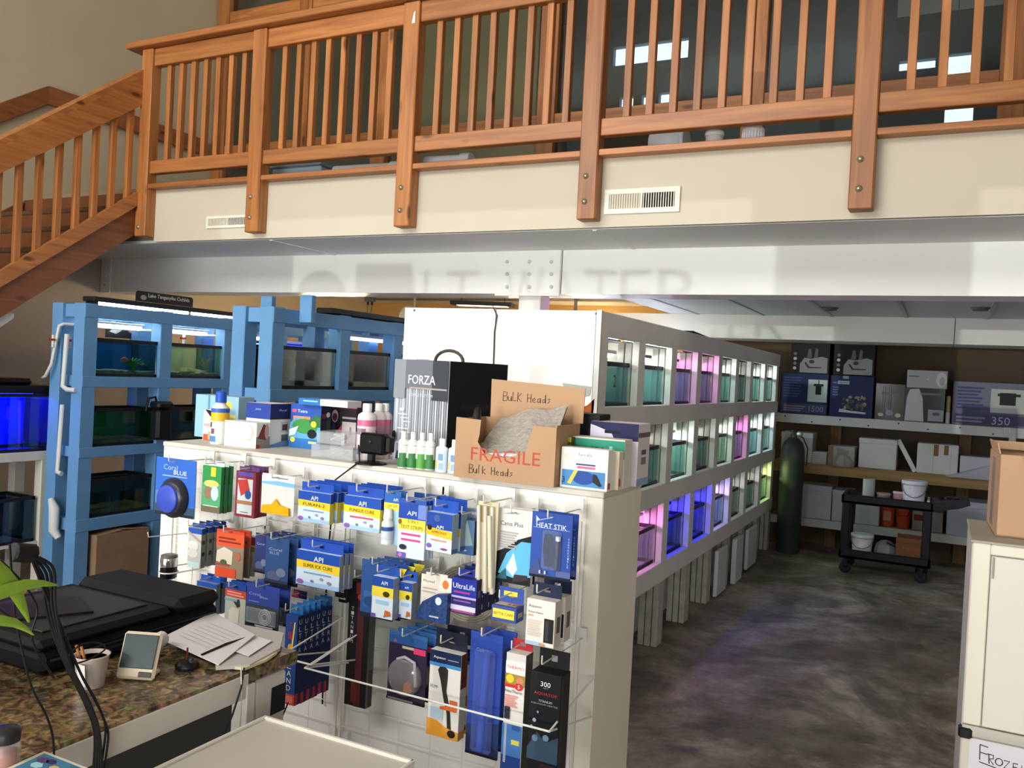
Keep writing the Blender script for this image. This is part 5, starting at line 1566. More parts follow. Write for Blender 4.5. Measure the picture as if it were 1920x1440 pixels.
def dup(root, loc, label):
    r = root.copy()
    COL.objects.link(r)
    r.location = loc
    r['label'] = label
    for ch in list(root.children):
        c_ = ch.copy()
        COL.objects.link(c_)
        c_.parent = r
        for g_ in ch.children:
            d_ = g_.copy()
            COL.objects.link(d_)
            d_.parent = c_
    return r


def stack(root, label, n, dy, group, dx=0.0):
    """more of the same pack farther back on the same hook"""
    root['label'] = label + (', frontmost on its hook' if n > 1 else '')
    if n > 1:
        root['group'] = group
    for k in range(1, n):
        dup(root, (root.location.x + dx * k, root.location.y + dy * k, root.location.z + random.uniform(-.002, .002)), label + ', ' + ORD[k])


def hang(name, label, bb, Y, d, color, items=(), sitems=(), tab=.03, tabc=None, n=1, dy=.03, cat='pack', rotz=0.0, what=None, group=None, hookz=None, dx=0.0, rough=.55, tabw=1.0, extra=None, nohook=False, bev=.0012):
    x, z, w, h = place(bb, Y)
    t = pbox(name, label, x, Y, z, w, d, h, color, items, sitems, rotz=rotz, cat=cat, rough=rough, body='carton_body' if d > .012 else 'card', bev=bev)
    if tab:
        e = .004
        m = M(tabc or color, rough)
        ww = w * tabw / 2
        mb = MB()
        y0 = -d * .1 - .001 if d > .012 else -d
        y1 = y0 + .0012 if d > .012 else 0
        # tab with a hanging slot
        mb.box((-ww, y0, h), (ww, y1, h + tab * .35), m).box((-ww, y0, h + tab * .35), (-.009, y1, h + tab * .7), m).box((.009, y0, h + tab * .35), (ww, y1, h + tab * .7), m).box((-ww, y0, h + tab * .7), (ww, y1, h + tab), m)
        mb.build('hang_tab', t)
    if extra:
        extra(t, w, h, d)
    if not nohook:
        hook(x, (hookz if hookz else z + h + (tab * .6 if tab else -.012)), Y, what or label.split(',')[0].lower()[:60])
    stack(t, label, n, dy, group or label, dx)
    return t


def api(title, c1='#1c4aa8', tri=None, foot='#c9d9ea', sub=True, tsz=.11):
    it = [('r', 0, 0, 1, .66, foot), ('r', 0, 0, 1, .12, '#9fc0e2'), ('p', [(0, .5), (.45, .5), (1, .42), (1, .68), (0, .72)], '#ecc92f'), ('r', 0, .68, 1, 1, c1), ('p', [(0, .68), (1, .66), (1, .69), (0, .72)], '#ecc92f'), ('t', 'API', .40, .80, .62, '#f2f5fa', .14)]
    if title:
        it.append(('t', title, .16, .585, .84, '#4a430f', tsz))
    if sub:
        it += [('r', .18, .36, .82, .40, '#7d97b4'), ('e', .1, .10, .08, .07, '#8a5aa8'), ('e', .38, .16, .035, .04, '#6b7a9c'), ('e', .78, .18, .05, .05, '#8d7a9c'), ('e', .6, .26, .04, .04, '#8d9cb4')]
    if tri:
        it.append(('p', [(.68, 1), (1, 1), (1, .8)], tri))
    return it


# ---------------------------------------------------------------- upper row, left grid
def magnet(t, w, h, d):
    MB().lathe((-.0, -d, h * .32), [(w * .36, 0), (w * .36, .008), (w * .30, .022), (w * .28, .026), (0, .026)], M('#2c2b33', .3), 28, 'Y').build('magnet_body', t)
    MB().lathe((-.004, -d - .026, h * .31), [(w * .25, 0), (w * .25, .006), (w * .23, .009), (0, .009)], M('#3a4fb4', .35), 28, 'Y').build('magnet_cap', t)
hang('magnet_cleaner', 'blue card with round blue magnet cleaner at the left end of the grid', (291, 860, 366, 968), 2.20, .004, '#2f62bc', [('r', 0, 0, 1, .18, '#2c4a62'), ('t', 'Coral', .2, .84, .55, '#9fb9e6', .09), ('t', 'BLUE', .46, .76, .78, '#dfe7f7', .07), ('r', .18, .68, .8, .70, '#8fa9de'), ('r', .03, .2, .2, .42, '#5c7fae'), ('r', .02, .0, .98, .05, '#20242c')], extra=magnet, tab=0, what='the blue magnet cleaner card', hookz=None)
def greens(j):
    return [('r', 0, .62, 1, 1, '#2f8a48'), ('r', .45, .78, .7, .98, '#e4d53a'), ('r', 0, .12, 1, .62, '#4f9a6c'), ('e', .5, .62, .4, .08, '#cfc06a'), ('e', .35, .42, .22, .14, '#8a6f55'), ('e', .7, .42, .2, .16, '#b9cfdc'), ('r', 0, 0, 1, .14, '#6b5f4c'), ('r', .1, .13, .9, .15, '#bcd9c0')]
hang('fish_food_bag', 'green bag of fish food with yellow badge', (379, 874, 414, 961), 2.22, .014, '#3d8a55', greens(0), tab=.012, tabc='#e4e6e0', n=3, dy=.022, what='the green fish food bags', group='green food bags')
hang('net_box', 'dark red box with white and blue picture', (441, 884, 478, 970), 2.24, .02, '#7d2430', [('r', .1, .9, .9, .98, '#4a4a9c'), ('r', .12, .06, .88, .84, '#b9c2c4'), ('p', [(.1, .8), (.6, .84), (.75, .6), (.3, .45)], '#b0352f'), ('e', .66, .5, .16, .1, '#274a82'), ('r', .1, .28, .88, .36, '#a06a48'), ('r', .3, .1, .7, .12, '#8d6f6a')], tab=.014, tabc='#5a3a6c', n=3, dy=.022, what='the dark red boxes', group='dark red boxes')
def clipbag(t, w, h, d):
    MB().prism([(-w * .42, .004), (w * .42, .004), (w * .4, .03), (w * .12, .036), (0, .055), (-w * .12, .036), (-w * .4, .03)], .008, M('#e0a800', .4), 'XZ', -.014).build('yellow_clip', t)
    MB().box((-w / 2, -.0055, 0), (w / 2, -.005, h * .72), HAZY('#e9ebea', .12, .12)).build('clear_front', t)
hang('clip_bag', 'clear bag with a yellow clip under a blue and white header card', (490, 890, 552, 966), 2.25, .003, '#dcdad6', [('r', 0, .72, 1, .95, '#dfe2e4'), ('p', [(0, .74), (1, .72), (1, .82), (.5, .84), (0, .8)], '#7fb6de'), ('r', .3, .9, .8, .93, '#8a8884')], extra=clipbag, tab=0, what='the clear clip bag')
# ---------------------------------------------------------------- upper row, right grid
hang('medicine_box', 'yellow banded blue medicine box, leftmost of the upper row', (559, 923, 619, 980), 2.19, .018, '#c9d9ea', api('FURAN-2', tri=None), [('r', 0, 0, 1, .68, '#d9c54a'), ('r', 0, .68, 1, 1, '#1a3f92')], tab=.028, tabc='#1f4db0', n=4, dy=.03, what='the leftmost yellow banded boxes', dx=.006, group='leftmost yellow banded boxes')
hang('medicine_box', 'yellow banded blue medicine box with a red line', (645, 932, 713, 995), 2.19, .018, '#c9d9ea', api('FUNGUS CURE') + [('r', .18, .36, .82, .41, '#c9545c')], [('r', 0, 0, 1, .68, '#d9c54a'), ('r', 0, .68, 1, 1, '#1a3f92')], tab=.03, tabc='#1b46a6', n=4, dy=.028, what='the red lined yellow banded boxes', dx=.004, group='red lined yellow banded boxes')
def vial(t, w, h, d):
    MB().lathe((-w * .1, -d - .012, h * .03), [(w * .28, 0), (w * .3, .004), (w * .3, h * .42), (w * .2, h * .48), (w * .2, h * .5)], M('#e6e4df', .3), 16).build('vial_body', t)
    MB().lathe((-w * .1, -d - .012, h * .53), [(w * .24, 0), (w * .2, h * .2), (0, h * .2)], M('#ecebe6', .4), 16).build('vial_cap', t)
    b_ = MB()
    ring(b_, w * .31, h * .12, h * .40, '#c9cfd8')
    ring(b_, w * .315, h * .3, h * .38, '#33508f')
    o_ = b_.build('vial_label', t)
    o_.location = (-w * .1, -d - .012, 0)
hang('ph_test_card', 'narrow pale card with a small white dropper bottle', (719, 928, 750, 1022), 2.20, .004, '#a9c6d8', [('r', 0, .84, 1, 1, '#2c62ac'), ('r', 0, .70, 1, .84, '#e6cf44'), ('t', 'pH UP', .25, .77, .8, '#56531c', .08), ('t', 'API', .55, .91, .85, '#e9eff8', .06)], extra=vial, tab=.012, tabc='#2c62ac', n=2, dy=.03, what='the dropper bottle cards', group='dropper bottle cards')
hang('test_strip_pouch', 'shiny pouch lettered 5 IN 1 TEST STRIPS', (746, 945, 797, 1048), 2.18, .010, '#cfe0ee', [('r', 0, .72, 1, 1, '#2147a4'), ('r', .72, .74, 1, 1, '#6f86d4'), ('t', 'API', .32, .83, .66, '#f2f5fa', .08), ('r', 0, .52, 1, .72, '#e9d04a'), ('t', '5 IN 1', .36, .68, .74, '#55501a', .06), ('t', 'TEST STRIPS', .1, .575, .92, '#55501a', .06), ('r', .14, .42, .84, .46, '#c94f8a'), ('r', .14, .32, .84, .36, '#c94f8a'), ('e', .22, .2, .14, .05, '#26282c'), ('r', .0, .0, .34, .1, '#5a5cae'), ('e', .14, .05, .07, .04, '#c46fb0')] + [('e', .08, .66, .06, .05, '#8a5a2c')], tab=.014, tabc='#24489c', n=3, dy=.022, what='the test strip pouches', group='test strip pouches', rough=.2)
hang('medicine_box', 'tilted yellow banded blue test box', (799, 962, 851, 1036), 2.17, .03, '#cfdcea', [('r', 0, .58, 1, 1, '#1f459c'), ('t', 'API', .38, .64, .66, '#f2f5fa', .08), ('e', .4, .86, .12, .09, '#4a5f9c'), ('p', [(0, .42), (1, .36), (1, .56), (0, .62)], '#e6b92f'), ('t', 'AMMONIA', .22, .5, .8, '#4f4210', .08), ('e', .14, .6, .09, .07, '#2a1f1c'), ('r', .2, .28, .8, .32, '#d98f7a'), ('e', .14, .14, .1, .06, '#7a5aae'), ('e', .72, .1, .14, .03, '#7d4a7a')], [('r', 0, 0, 1, 1, '#7f97a4'), ('r', 0, .0, 1, .12, '#3f5f94')], tab=.035, tabc='#1f4db0', n=2, dy=.05, rotz=-.10, what='the tilted test boxes', group='tilted test boxes')
hang('bag_card', 'grey blue folded card with dark box beside the tilted test boxes', (858, 975, 889, 1040), 2.24, .05, '#52759c', [('r', 0, 0, 1, .25, '#3f6294'), ('e', .4, .12, .2, .03, '#c9c2a4'), ('p', [(0, .2), (.55, 1), (.95, .3), (.5, .25)], '#93a3aa')], [('r', 0, 0, 1, 1, '#2b2f31')], tab=.03, tabc='#7f9bb2', what='the grey blue folded card')
hang('medicine_box', 'small blue and yellow topped box hanging behind the test strips', (770, 940, 845, 968), 2.31, .02, '#2a4f96', [('p', [(.55, .5), (.8, .9), (.95, .5)], '#d9c93a')], tab=.02, tabc='#29549e', what='the hidden blue and yellow box')
def tubes(t, w, h, d):
    for k in range(3):
        x_ = -w / 2 + w * (k + .5) / 3
        MB().tube([(x_ - .006, -.012, h), (x_ + .008, -.014, .0)], .006, HAZY('#e6e2d6', .6, .12), 10).build('clear_tube', t)
    MB().tube([(w * .2, -.02, h * .9), (w * .42, -.02, .02)], .007, M('#d8cdb4', .5), 8).build('cream_tube', t)
hang('siphon_card', 'long cream card of clear siphon tubes', (893, 948, 931, 1110), 2.22, .004, '#cdbf9f', [('r', .5, .3, .8, .45, '#7fae5a'), ('r', 0, .8, .6, 1, '#a58f64')], extra=tubes, tab=.012, what='the siphon tubes')
hang('carbon_bag', 'white bag with black and light blue lower half', (931, 955, 998, 1095), 2.24, .014, '#d9d6d0', [('t', 'Canis Plus', .08, .80, .72, '#2c2c30', .07), ('p', [(.12, .92), (.4, .96), (.66, .95), (.3, .93)], '#8a8f94'), ('p', [(0, .40), (.3, .48), (.6, .6), (1, .68), (1, .0), (0, .0)], '#15181c'), ('p', [(.08, .12), (.3, .4), (.7, .58), (1, .58), (1, .12), (.5, .08)], '#5fb2d8'), ('p', [(.3, .2), (.5, .42), (.62, .2), (.5, .1)], '#cfe9f4'), ('p', [(.0, .04), (.3, .2), (.34, .05)], '#2f5f6c'), ('p', [(.5, .02), (.95, .08), (.9, .14), (.55, .13)], '#3a2f34')] + lines(.08, .6, .70, .46, 7, '#a7a4a0'), tab=0, n=2, dy=.03, what='the white and blue carbon bags', group='carbon bags', rough=.25)
def stick(t, w, h, d):
    MB().box((-w * .2, -d - .012, h * .14), (w * .26, -d, h * .74), HAZY('#8f9ab8', .25, .1), .006).build('blister', t)
    MB().tube([(w * .16, -d - .006, h * .16), (w * .19, -d - .006, h * .62)], .006, M('#3a3c42', .35), 10).build('heater_rod', t)
    MB().lathe((w * .19, -d - .006, h * .6), [(.008, 0), (.008, .012), (0, .012)], M('#e2e4e6', .3, .5), 10).build('rod_collar', t)
    b_ = MB()
    for k in range(7):
        b_.tube([(-w * .13 + .003 * k, -d - .004 - .0006 * k, h * .68), (-w * .16 + .005 * k, -d - .006, h * .45), (-w * .10 + .004 * k, -d - .006, h * .2), (w * .02 + .002 * k, -d - .005, h * .25), (w * .06, -d - .005, h * .62)], .0022, M('#121316', .5), 5)
    b_.build('coiled_cord', t)
    for x_ in (-.03, -.014):
        MB().box((w * x_ * 8, -d - .008, h * .07), (w * x_ * 8 + .005, -d - .004, h * .12), M('#c9ccd0', .3, .6)).build('plug_pin', t)
hang('heater_card', 'royal blue card with coiled black heater cord', (995, 962, 1072, 1086), 2.17, .004, '#2a4a9a', [('t', 'HEAT STIK', .12, .80, .86, '#dfe6f4', .08), ('p', [(.1, .94), (.12, .78), (.14, .86), (.5, .93), (.55, .95), (.2, .88)], '#b9c9ea'), ('r', .04, .755, .94, .765, '#7f97cf'), ('vt', 'SUBMERSIBLE', .93, .66, .2, .035, '#aebde2'), ('r', 0, 0, 1, .04, '#131722'), ('p', [(0, .1), (.2, .3), (.3, .1), (.6, .04), (0, .04)], '#3f4a7d'), ('r', .66, .05, 1, .14, '#5a6496')], extra=stick, tab=0, n=2, dy=.04, what='the royal blue heater cards', group='royal blue heater cards')
# ---------------------------------------------------------------- middle row, left grid
hang('filter_card', 'silver sided pack with blue top', (352, 990, 377, 1064), 2.20, .02, '#b9bab6', [('r', 0, .86, 1, 1, '#2450a6'), ('p', [(0, .86), (1, .62), (1, .7), (0, .92)], '#a98f8a'), ('e', .4, .55, .4, .12, '#d9d6d0'), ('e', .4, .36, .4, .12, '#d2cdc4'), ('r', .05, .0, .95, .14, '#b9d2d8')], [('r', 0, 0, 1, 1, '#8f8f8a'), ('r', .2, .3, .8, .4, '#3a3c40'), ('r', .2, .6, .8, .7, '#4a4c50'), ('r', 0, .86, 1, 1, '#1c3f8a')], tab=.014, tabc='#1f4596', n=4, dy=.032, what='the silver sided packs', group='silver sided packs')
hang('feeder_card', 'orange red warning card over a brown and white feeder block', (406, 1000, 455, 1084), 2.21, .006, '#8d7c68', [('r', 0, .70, 1, 1, '#d8502c'), ('r', .08, .78, .9, .82, '#7a2a18'), ('r', .08, .86, .7, .9, '#7a2a18'), ('p', [(.02, .34), (.6, .30), (.62, .60), (.3, .68), (.04, .58)], '#d9cdb9'), ('e', .8, .5, .1, .1, '#b06a4a'), ('r', 0, 0, .75, .22, '#d8502c'), ('r', .0, .26, .5, .3, '#b5452a'), ('e', .3, .34, .12, .06, '#4f5f3a')], tab=.01, tabc='#c23f22', n=2, dy=.03, rotz=.06, what='the orange feeder cards', group='orange feeder cards')
hang('pink_card', 'white and pink card behind the orange feeder card', (452, 1002, 478, 1080), 2.28, .006, '#c9bdb4', [('r', 0, .76, 1, .95, '#b02f3c'), ('r', 0, .6, 1, .72, '#b0823a'), ('e', .5, .35, .3, .22, '#c98aa0'), ('e', .3, .9, .3, .08, '#c9a23a')], tab=0, what='the pink card')
for j, (bb, yy) in enumerate((((477, 1006, 503, 1075), 2.23), ((497, 1014, 541, 1098), 2.20))):
    hang('airstone_card', ('short', 'long')[j] + ' navy card with grey coral picture', bb, yy, .005, '#2a3468' if j == 0 else '#2b4a7c', [('t', 'Coral', .15, .80, .7, '#9aa2c9', .06), ('r', 0, 0, 1, .06, '#14161c'), ('e', .4, .2, .3, .12, '#4f5a7a'), ('e', .7, .3, .2, .1, '#6a7590'), ('r', 0, .06, 1, .12, '#29324a')] + ([('t', 'BLUE', .2, .72, .6, '#8f9fc9', .06)] if j else []), [('r', 0, 0, 1, 1, '#141a2c')], tab=.01, n=4, dy=.028, what='the %s navy coral cards' % ('short', 'long')[j], group='%s navy cards' % ('short', 'long')[j], dx=.014)
hang('medicine_box', 'widest yellow banded blue medicine box, middle row', (556, 1036, 637, 1102), 2.19, .018, '#cfdcec', api('SUPER ICK CURE', tsz=.12), [('r', 0, 0, 1, 1, '#8b92a0')], tab=.032, tabc='#1f4bae', n=3, dy=.026, what='the widest yellow banded boxes', group='widest yellow banded boxes')
# ---------------------------------------------------------------- lower row, left grid
hang('medicine_box', 'small blue box with yellow band just above the printer', (368, 1092, 405, 1150), 2.20, .02, '#7f8fae', [('r', 0, .82, 1, 1, '#1f50ae'), ('r', 0, .62, 1, .84, '#d9c22f'), ('t', 'BETTAFIX', .06, .73, .94, '#3a3410', .11), ('e', .3, .42, .26, .18, '#34468c'), ('r', .55, .0, 1, .58, '#a5a9ac')], tab=.02, tabc='#1f50ae', n=2, dy=.03, what='the small yellow banded boxes above the printer', group='boxes above the printer')
hang('feeder_card', 'white card with red header and pale block picture', (421, 1106, 460, 1178), 2.19, .012, '#b9bdb2', [('r', 0, .80, 1, 1, '#cf4a38'), ('r', .1, .84, .9, .88, '#e9a28f'), ('r', .1, .91, .8, .95, '#e9a28f'), ('p', [(.2, .1), (.7, .12), (.72, .5), (.4, .56), (.22, .45)], '#d9d2c4'), ('p', [(.4, .72), (.7, .78), (.75, .6), (.62, .55)], '#2f3a34'), ('r', 0, .7, .6, .76, '#86a8bd')], tab=.02, tabc='#1c4a9c', n=3, dy=.024, what='the red header cards', group='red header cards')
def coil(t, w, h, d):
    for k in range(3):
        r_ = .012 + .007 * k
        MB().tube([(w * .12 + r_ * math.cos(a * .45), -d - .004, h * .28 + r_ * math.sin(a * .45)) for a in range(15)], .0025, M('#a7aab0', .3), 6).build('air_line', t)
    MB().box((-w * .46, -d - .010, h * .08), (w * .46, -d, h * .48), HAZY('#b9bec6', .3, .12), .006).build('blister', t)
hang('airline_card', 'navy card with coiled clear air line in a blister', (461, 1103, 523, 1177), 2.17, .004, '#33479a', [('t', 'Coral', .08, .82, .42, '#9aa6d6', .07), ('t', 'Blue', .42, .77, .66, '#9aa6d6', .06), ('r', 0, 0, 1, .55, '#3b3f48'), ('r', 0, 0, 1, .06, '#121418'), ('r', .3, .015, .85, .045, '#b9bcc2'), ('r', .08, .62, .4, .64, '#7f8cc9')], extra=coil, tab=.01, n=2, dy=.05, what='the air line cards', group='air line cards')
def ultra_side():
    return [('r', 0, 0, 1, 1, '#1b2a58'), ('vt', 'ULTRA', .5, .97, .58, .5, '#cfd4de'), ('vt', 'TIMELAND', .5, .55, .15, .45, '#3f2a4a'), ('r', 0, 0, .5, .13, '#b8343a')]
hang('light_box', 'tall slim blue box with red foot', (532, 1153, 555, 1322), 2.17, .027, '#25488f', [('r', .0, 0, 1, .12, '#d8453f'), ('r', .15, .02, .85, .1, '#e27a6c'), ('vt', 'TI', .45, .94, .72, .3, '#a02f4a'), ('p', [(.55, .62), (.75, .93), (.85, .93), (.68, .6)], '#e6d44a'), ('e', .5, .64, .2, .045, '#e0a02c'), ('vt', 'M', .5, .68, .58, .36, '#e6c02c'), ('vt', 'ELAND', .5, .56, .15, .34, '#e2ddc2')], ultra_side(), tab=.03, tabc='#2d69a6', n=6, dy=.0295, what='the tall slim blue boxes', group='tall slim blue boxes')
hang('hang_tag', 'small red and navy hang tag above the tall slim blue boxes', (547, 1107, 575, 1122), 2.33, .003, '#2a2f6a', [('r', 0, .1, .45, .9, '#c03a40'), ('r', .5, .4, .95, .6, '#6a3a5c')], tab=0, what='the red and navy tag')
# ---------------------------------------------------------------- centre of the wall
hang('heater_box', 'long black and red heater box hanging between the two grids', (650, 1090, 690, 1326), 2.28, .035, '#1a1618', [('r', .45, .0, .75, 1, '#4a1f22'), ('e', .62, .88, .2, .03, '#c9372f'), ('r', .35, .9, .95, .99, '#7a2420'), ('vt', 'TITANIUM', .22, .8, .5, .12, '#b9b6b2'), ('r', .3, .03, .6, .2, '#5c1f20')], [('r', 0, 0, 1, 1, '#5a5755'), ('r', .3, .0, .9, .3, '#38302f')], tab=.03, tabc='#8d8d8c', what='the black and red heater box')
t = thing('shelf_clamp', 'black plastic clamp on the upright between the two grids', 'clamp', (at(644, 1108, Y=2.33).x, 2.345, at(644, 1130, Y=2.33).z))
MB().box((-.018, -.02, 0), (.018, .02, .062), M('#111214', .4), .004).build('body', t)
MB().box((-.026, -.028, .018), (.012, -.018, .034), M('#1b1c1f', .4), .003).build('lever', t)
art([('t', 'a', .3, .7, .7, '#cfcfcf'), ('r', .2, .2, .9, .3, '#bdbdbd')], .036, .062, lambda x, z, o: (x - .018, -.0205 - o, z), 'mark', t)
# ---------------------------------------------------------------- middle row, right grid
hang('blue_card', 'large dark blue card behind the small yellow banded boxes', (676, 1062, 738, 1160), 2.24, .006, '#2f5590', [('r', 0, .0, 1, .08, '#1c2432'), ('r', .1, .2, .6, .5, '#3c67a0'), ('e', .3, .3, .2, .1, '#274a7c')], tab=.016, n=4, dy=.024, dx=.012, what='the dark blue cards', group='dark blue cards')
for j, (bb, yy) in enumerate((((697, 1082, 737, 1160), 2.17), ((748, 1092, 772, 1160), 2.20))):
    hang('medicine_box', ('white and yellow box with an orange fish picture', 'narrower white and yellow box with fish picture right of it')[j], bb, yy, .03, '#d6e2ee', [('r', 0, .74, 1, 1, '#1f48a0'), ('t', 'API', .42, .86, .72, '#eef2fa', .09), ('r', 0, .52, 1, .76, '#ecd33e'), ('e', .68, .6, .16, .07, '#3f3a10'), ('r', .2, .34, .8, .44, '#9fc6e2'), ('p', [(.6, .04), (.95, .1), (.9, .2), (.66, .22)], '#c46a3c'), ('r', 0, 0, .22, .1, '#6a4fa2')], [('r', 0, 0, 1, 1, '#8c97a6')], tab=.03, tabc='#1f4aa4', n=2 - j, dy=.05, what=('the orange fish boxes', 'the narrow fish box')[j], group='orange fish boxes')
for j in range(3):
    x_, z_, w_, h_ = place((741 + 17 * j, 1066 - 4 * j, 762 + 17 * j, 1094 - 4 * j), 2.22 + .035 * j)
    o = MB().prism([(x_ - w_ / 2, z_ + h_), (x_ + w_ / 2, z_ + h_), (x_ - w_ * .1, z_)], .002, M('#e4d338', .5), 'XZ', 2.22 + .035 * j).build('price_flag')
    tag(o, 'yellow triangular flag on the middle hooks, %s' % ORD[j], 'flag', 'yellow flags')
def fd(t, w, h, d):
    MB().prism([(-w * .5, h * .12), (-w * .3, h * .42), (w * .1, h * .62), (w * .5, h * .68), (w * .5, 0.0), (-w * .5, 0)], .022, M('#2b4478', .5, var=.5, scale=120), 'XZ', -d - .022).build('filter_pad', t)
    art([('e', .72, .55, .1, .1, '#cfd8e6'), ('r', .45, .12, .75, .16, '#b9bfc9')], w, h * .9, lambda x, z, o: (x - w / 2, -d - .0225 - o, z), 'pad_print', t)
hang('filter_card', 'white rounded card with orange seal over a dark blue filter pad', (788, 1080, 846, 1163), 2.19, .004, '#e2d9cd', [('t', 'Fluval', .08, .86, .44, '#5c5450', .06), ('e', .8, .84, .1, .1, '#e0763c'), ('r', .06, .6, .5, .63, '#b9ab9c'), ('r', .06, .68, .55, .71, '#b9ab9c')], extra=fd, tab=.008, tabw=.7, what='the dark blue filter pad')
def hosecoil(t, w, h, d):
    pass
o = MB()
cxh, czh = at(880, 1085, Y=2.345).x, at(880, 1100, Y=2.345).z
for k in range(5):
    r_ = .075 + .008 * k
    o.tube([(cxh + r_ * math.cos(a * .3), 2.345 - .004 * k, czh - .02 + r_ * .8 * math.sin(a * .3)) for a in range(22)], .004, M('#b9ae9c', .5), 6)
tag(o.build('hose_coil'), 'coil of cream coloured hose hanging behind the purple boxes', 'hose')
hook(cxh, czh + .075, 2.32, 'the cream hose coil')
hang('food_box', 'purple and royal blue food box', (846, 1085, 893, 1152), 2.19, .035, '#2f2a6c', [('r', 0, .5, 1, 1, '#1f2f96'), ('t', 'UltraLife', .06, .78, .94, '#dfe6f8', .2), ('r', .1, .58, .75, .63, '#a83f7c'), ('r', 0, .44, 1, .5, '#b9b4dc'), ('r', .1, .34, .8, .38, '#8d5aa0'), ('r', 0, .1, 1, .24, '#cfc9e6'), ('r', .05, .04, .95, .1, '#a0487c')], [('r', 0, 0, 1, 1, '#1c1a40'), ('r', .2, .5, .7, .7, '#5c5c80')], tab=.02, tabc='#1f2f8a', n=4, dy=.042, what='the purple food boxes', group='purple food boxes')
t = hang('food_box', 'small blue and cream box priced 2.99 with yellow label', (921, 1137, 968, 1166), 2.17, .05, '#3a4f94', [('r', .06, .2, .92, .8, '#e6d44a'), ('t', 'BETTA CARE', .1, .5, .88, '#6b6220', .4)], [('r', .2, .3, .8, .6, '#a9a49a')], tab=.045, tabc='#34509c', n=1, what='the small 2.99 box')
art([('r', .06, .2, .9, .9, '#c9b2a0'), ('p', [(0, .9), (1, .7), (1, .95), (0, 1)], '#d9793a'), ('t', '2.99', .5, .5, .9, '#16161a', .3)], place((921, 1137, 968, 1166), 2.17)[2], .05, topf(place((921, 1137, 968, 1166), 2.17)[2], .05, place((921, 1137, 968, 1166), 2.17)[3]), 'top_print', t)
art([('r', .2, .45, .75, .75, '#e6d44a')], place((921, 1137, 968, 1166), 2.17)[2], .045, lambda x, z, o: (x - place((921, 1137, 968, 1166), 2.17)[2] / 2, -.0065 - o, place((921, 1137, 968, 1166), 2.17)[3] + z), 'tab_print', t)
hang('heater_box', 'white heater box with navy top and black window', (986, 1125, 1040, 1212), 2.15, .045, '#dfd5cc', [('t', 'Aqueon', .07, .84, .52, '#34405c', .08), ('t', 'Preset Heater', .07, .72, .6, '#4a4a52', .05), ('t', '50W', .07, .64, .26, '#d9693a', .05), ('r', .64, .1, .97, .62, '#1c1c1c'), ('r', .68, .14, .8, .58, '#333333')] + lines(.07, .56, .56, .2, 7, '#c9bbb0') + [('r', .02, .01, .6, .08, '#9fb9d6'), ('r', .5, .02, .7, .07, '#c98a5c')], [('r', 0, 0, 1, 1, '#c9c0b8'), ('r', .3, .3, .8, .65, '#5a5855')], tab=.038, tabc='#16203c', n=2, dy=.07, what='the navy topped white heater boxes', group='navy topped white heater boxes')
# ---------------------------------------------------------------- lower row, right grid
def bubble(t, w, h, d):
    MB().lathe((-w * .02, -d, h * .40), [(w * .42, 0), (w * .42, .012), (w * .36, .018), (0, .02)], HAZY('#a39ea2', .4, .12), 26, 'Y').build('blister', t)
    MB().prism([(-w * .02, h * .16), (w * .2, h * .2), (w * .16, h * .30), (w * .06, h * .34), (0, h * .3)], .01, M('#d8622a', .4), 'XZ', -d - .012).build('orange_float', t)
    MB().tube([(-w * .2, -d - .012, h * .66), (w * .0, -d - .014, h * .72), (w * .25, -d - .012, h * .66), (w * .3, -d - .012, h * .3)], .005, HAZY('#c9c9cd', .55, .12), 8).build('clear_hose', t)
hang('bubbler_card', 'dark purple card with round clear blister and orange piece', (727, 1195, 799, 1318), 2.13, .004, '#2b2038', [('r', 0, .88, 1, 1, '#27508a'), ('t', 'A', .12, .92, .22, '#c94a6a', .05), ('r', .36, .82, .66, .86, '#b9b49c'), ('r', .66, .77, .97, .86, '#d0346a'), ('r', 0, 0, 1, .05, '#0f0f12'), ('r', .04, .01, .7, .04, '#77777a')], extra=bubble, tab=.012, tabc='#2c5a94', n=4, dy=.035, what='the purple bubbler cards', dx=.008, group='purple bubbler cards')
hang('heater_box', 'tall white box with black heater picture and orange base', (803, 1222, 862, 1384), 2.12, .035, '#dcd8d0', [('r', 0, .86, 1, 1, '#152448'), ('t', 'Aqueon', .12, .92, .5, '#f0f2f6', .04), ('r', .58, .91, .92, .92, '#8f9cb9'), ('r', 0, .82, 1, .86, '#3f86c4'), ('p', [(.28, .78), (.34, .82), (.5, .83), (.6, .80), (.6, .68), (.58, .55), (.72, .35), (.78, .12), (.66, .1), (.62, .3), (.5, .45), (.38, .66)], '#2d2824'), ('p', [(0, 0), (1, 0), (1, .1), (.6, .13), (.3, .19), (0, .2)], '#e09a34'), ('r', .1, .21, .5, .34, '#bcd4e6'), ('p', [(.4, .36), (.7, .39), (.7, .46), (.94, .46), (.94, .33), (.4, .33)], '#c9622c'), ('e', .8, .07, .13, .045, '#26201a'), ('t', '35.99', .06, .58, .3, '#4a4a8a', .06)] + [('t', 'Aquarium Heater', .1, .40, .42, '#5c4a44', .03)], [('r', 0, 0, 1, .1, '#b98a2c'), ('r', 0, .1, 1, .6, '#b9b4b0'), ('r', 0, .6, 1, 1, '#5a2a24')], tab=.05, tabc='#141a2c', n=2, dy=.06, what='the tall heater picture boxes', group='tall heater picture boxes')
def longtube(t, w, h, d):
    MB().tube([(w * .08, -d - .008, h * .88), (-w * .02, -d - .008, .02)], .010, M('#3f52b4', .3), 12).build('blue_wand', t)
    MB().box((-w * .3, -d - .02, h * .04), (w * .34, -d, h * .9), HAZY('#5f74c4', .3, .1), .008).build('blister', t)
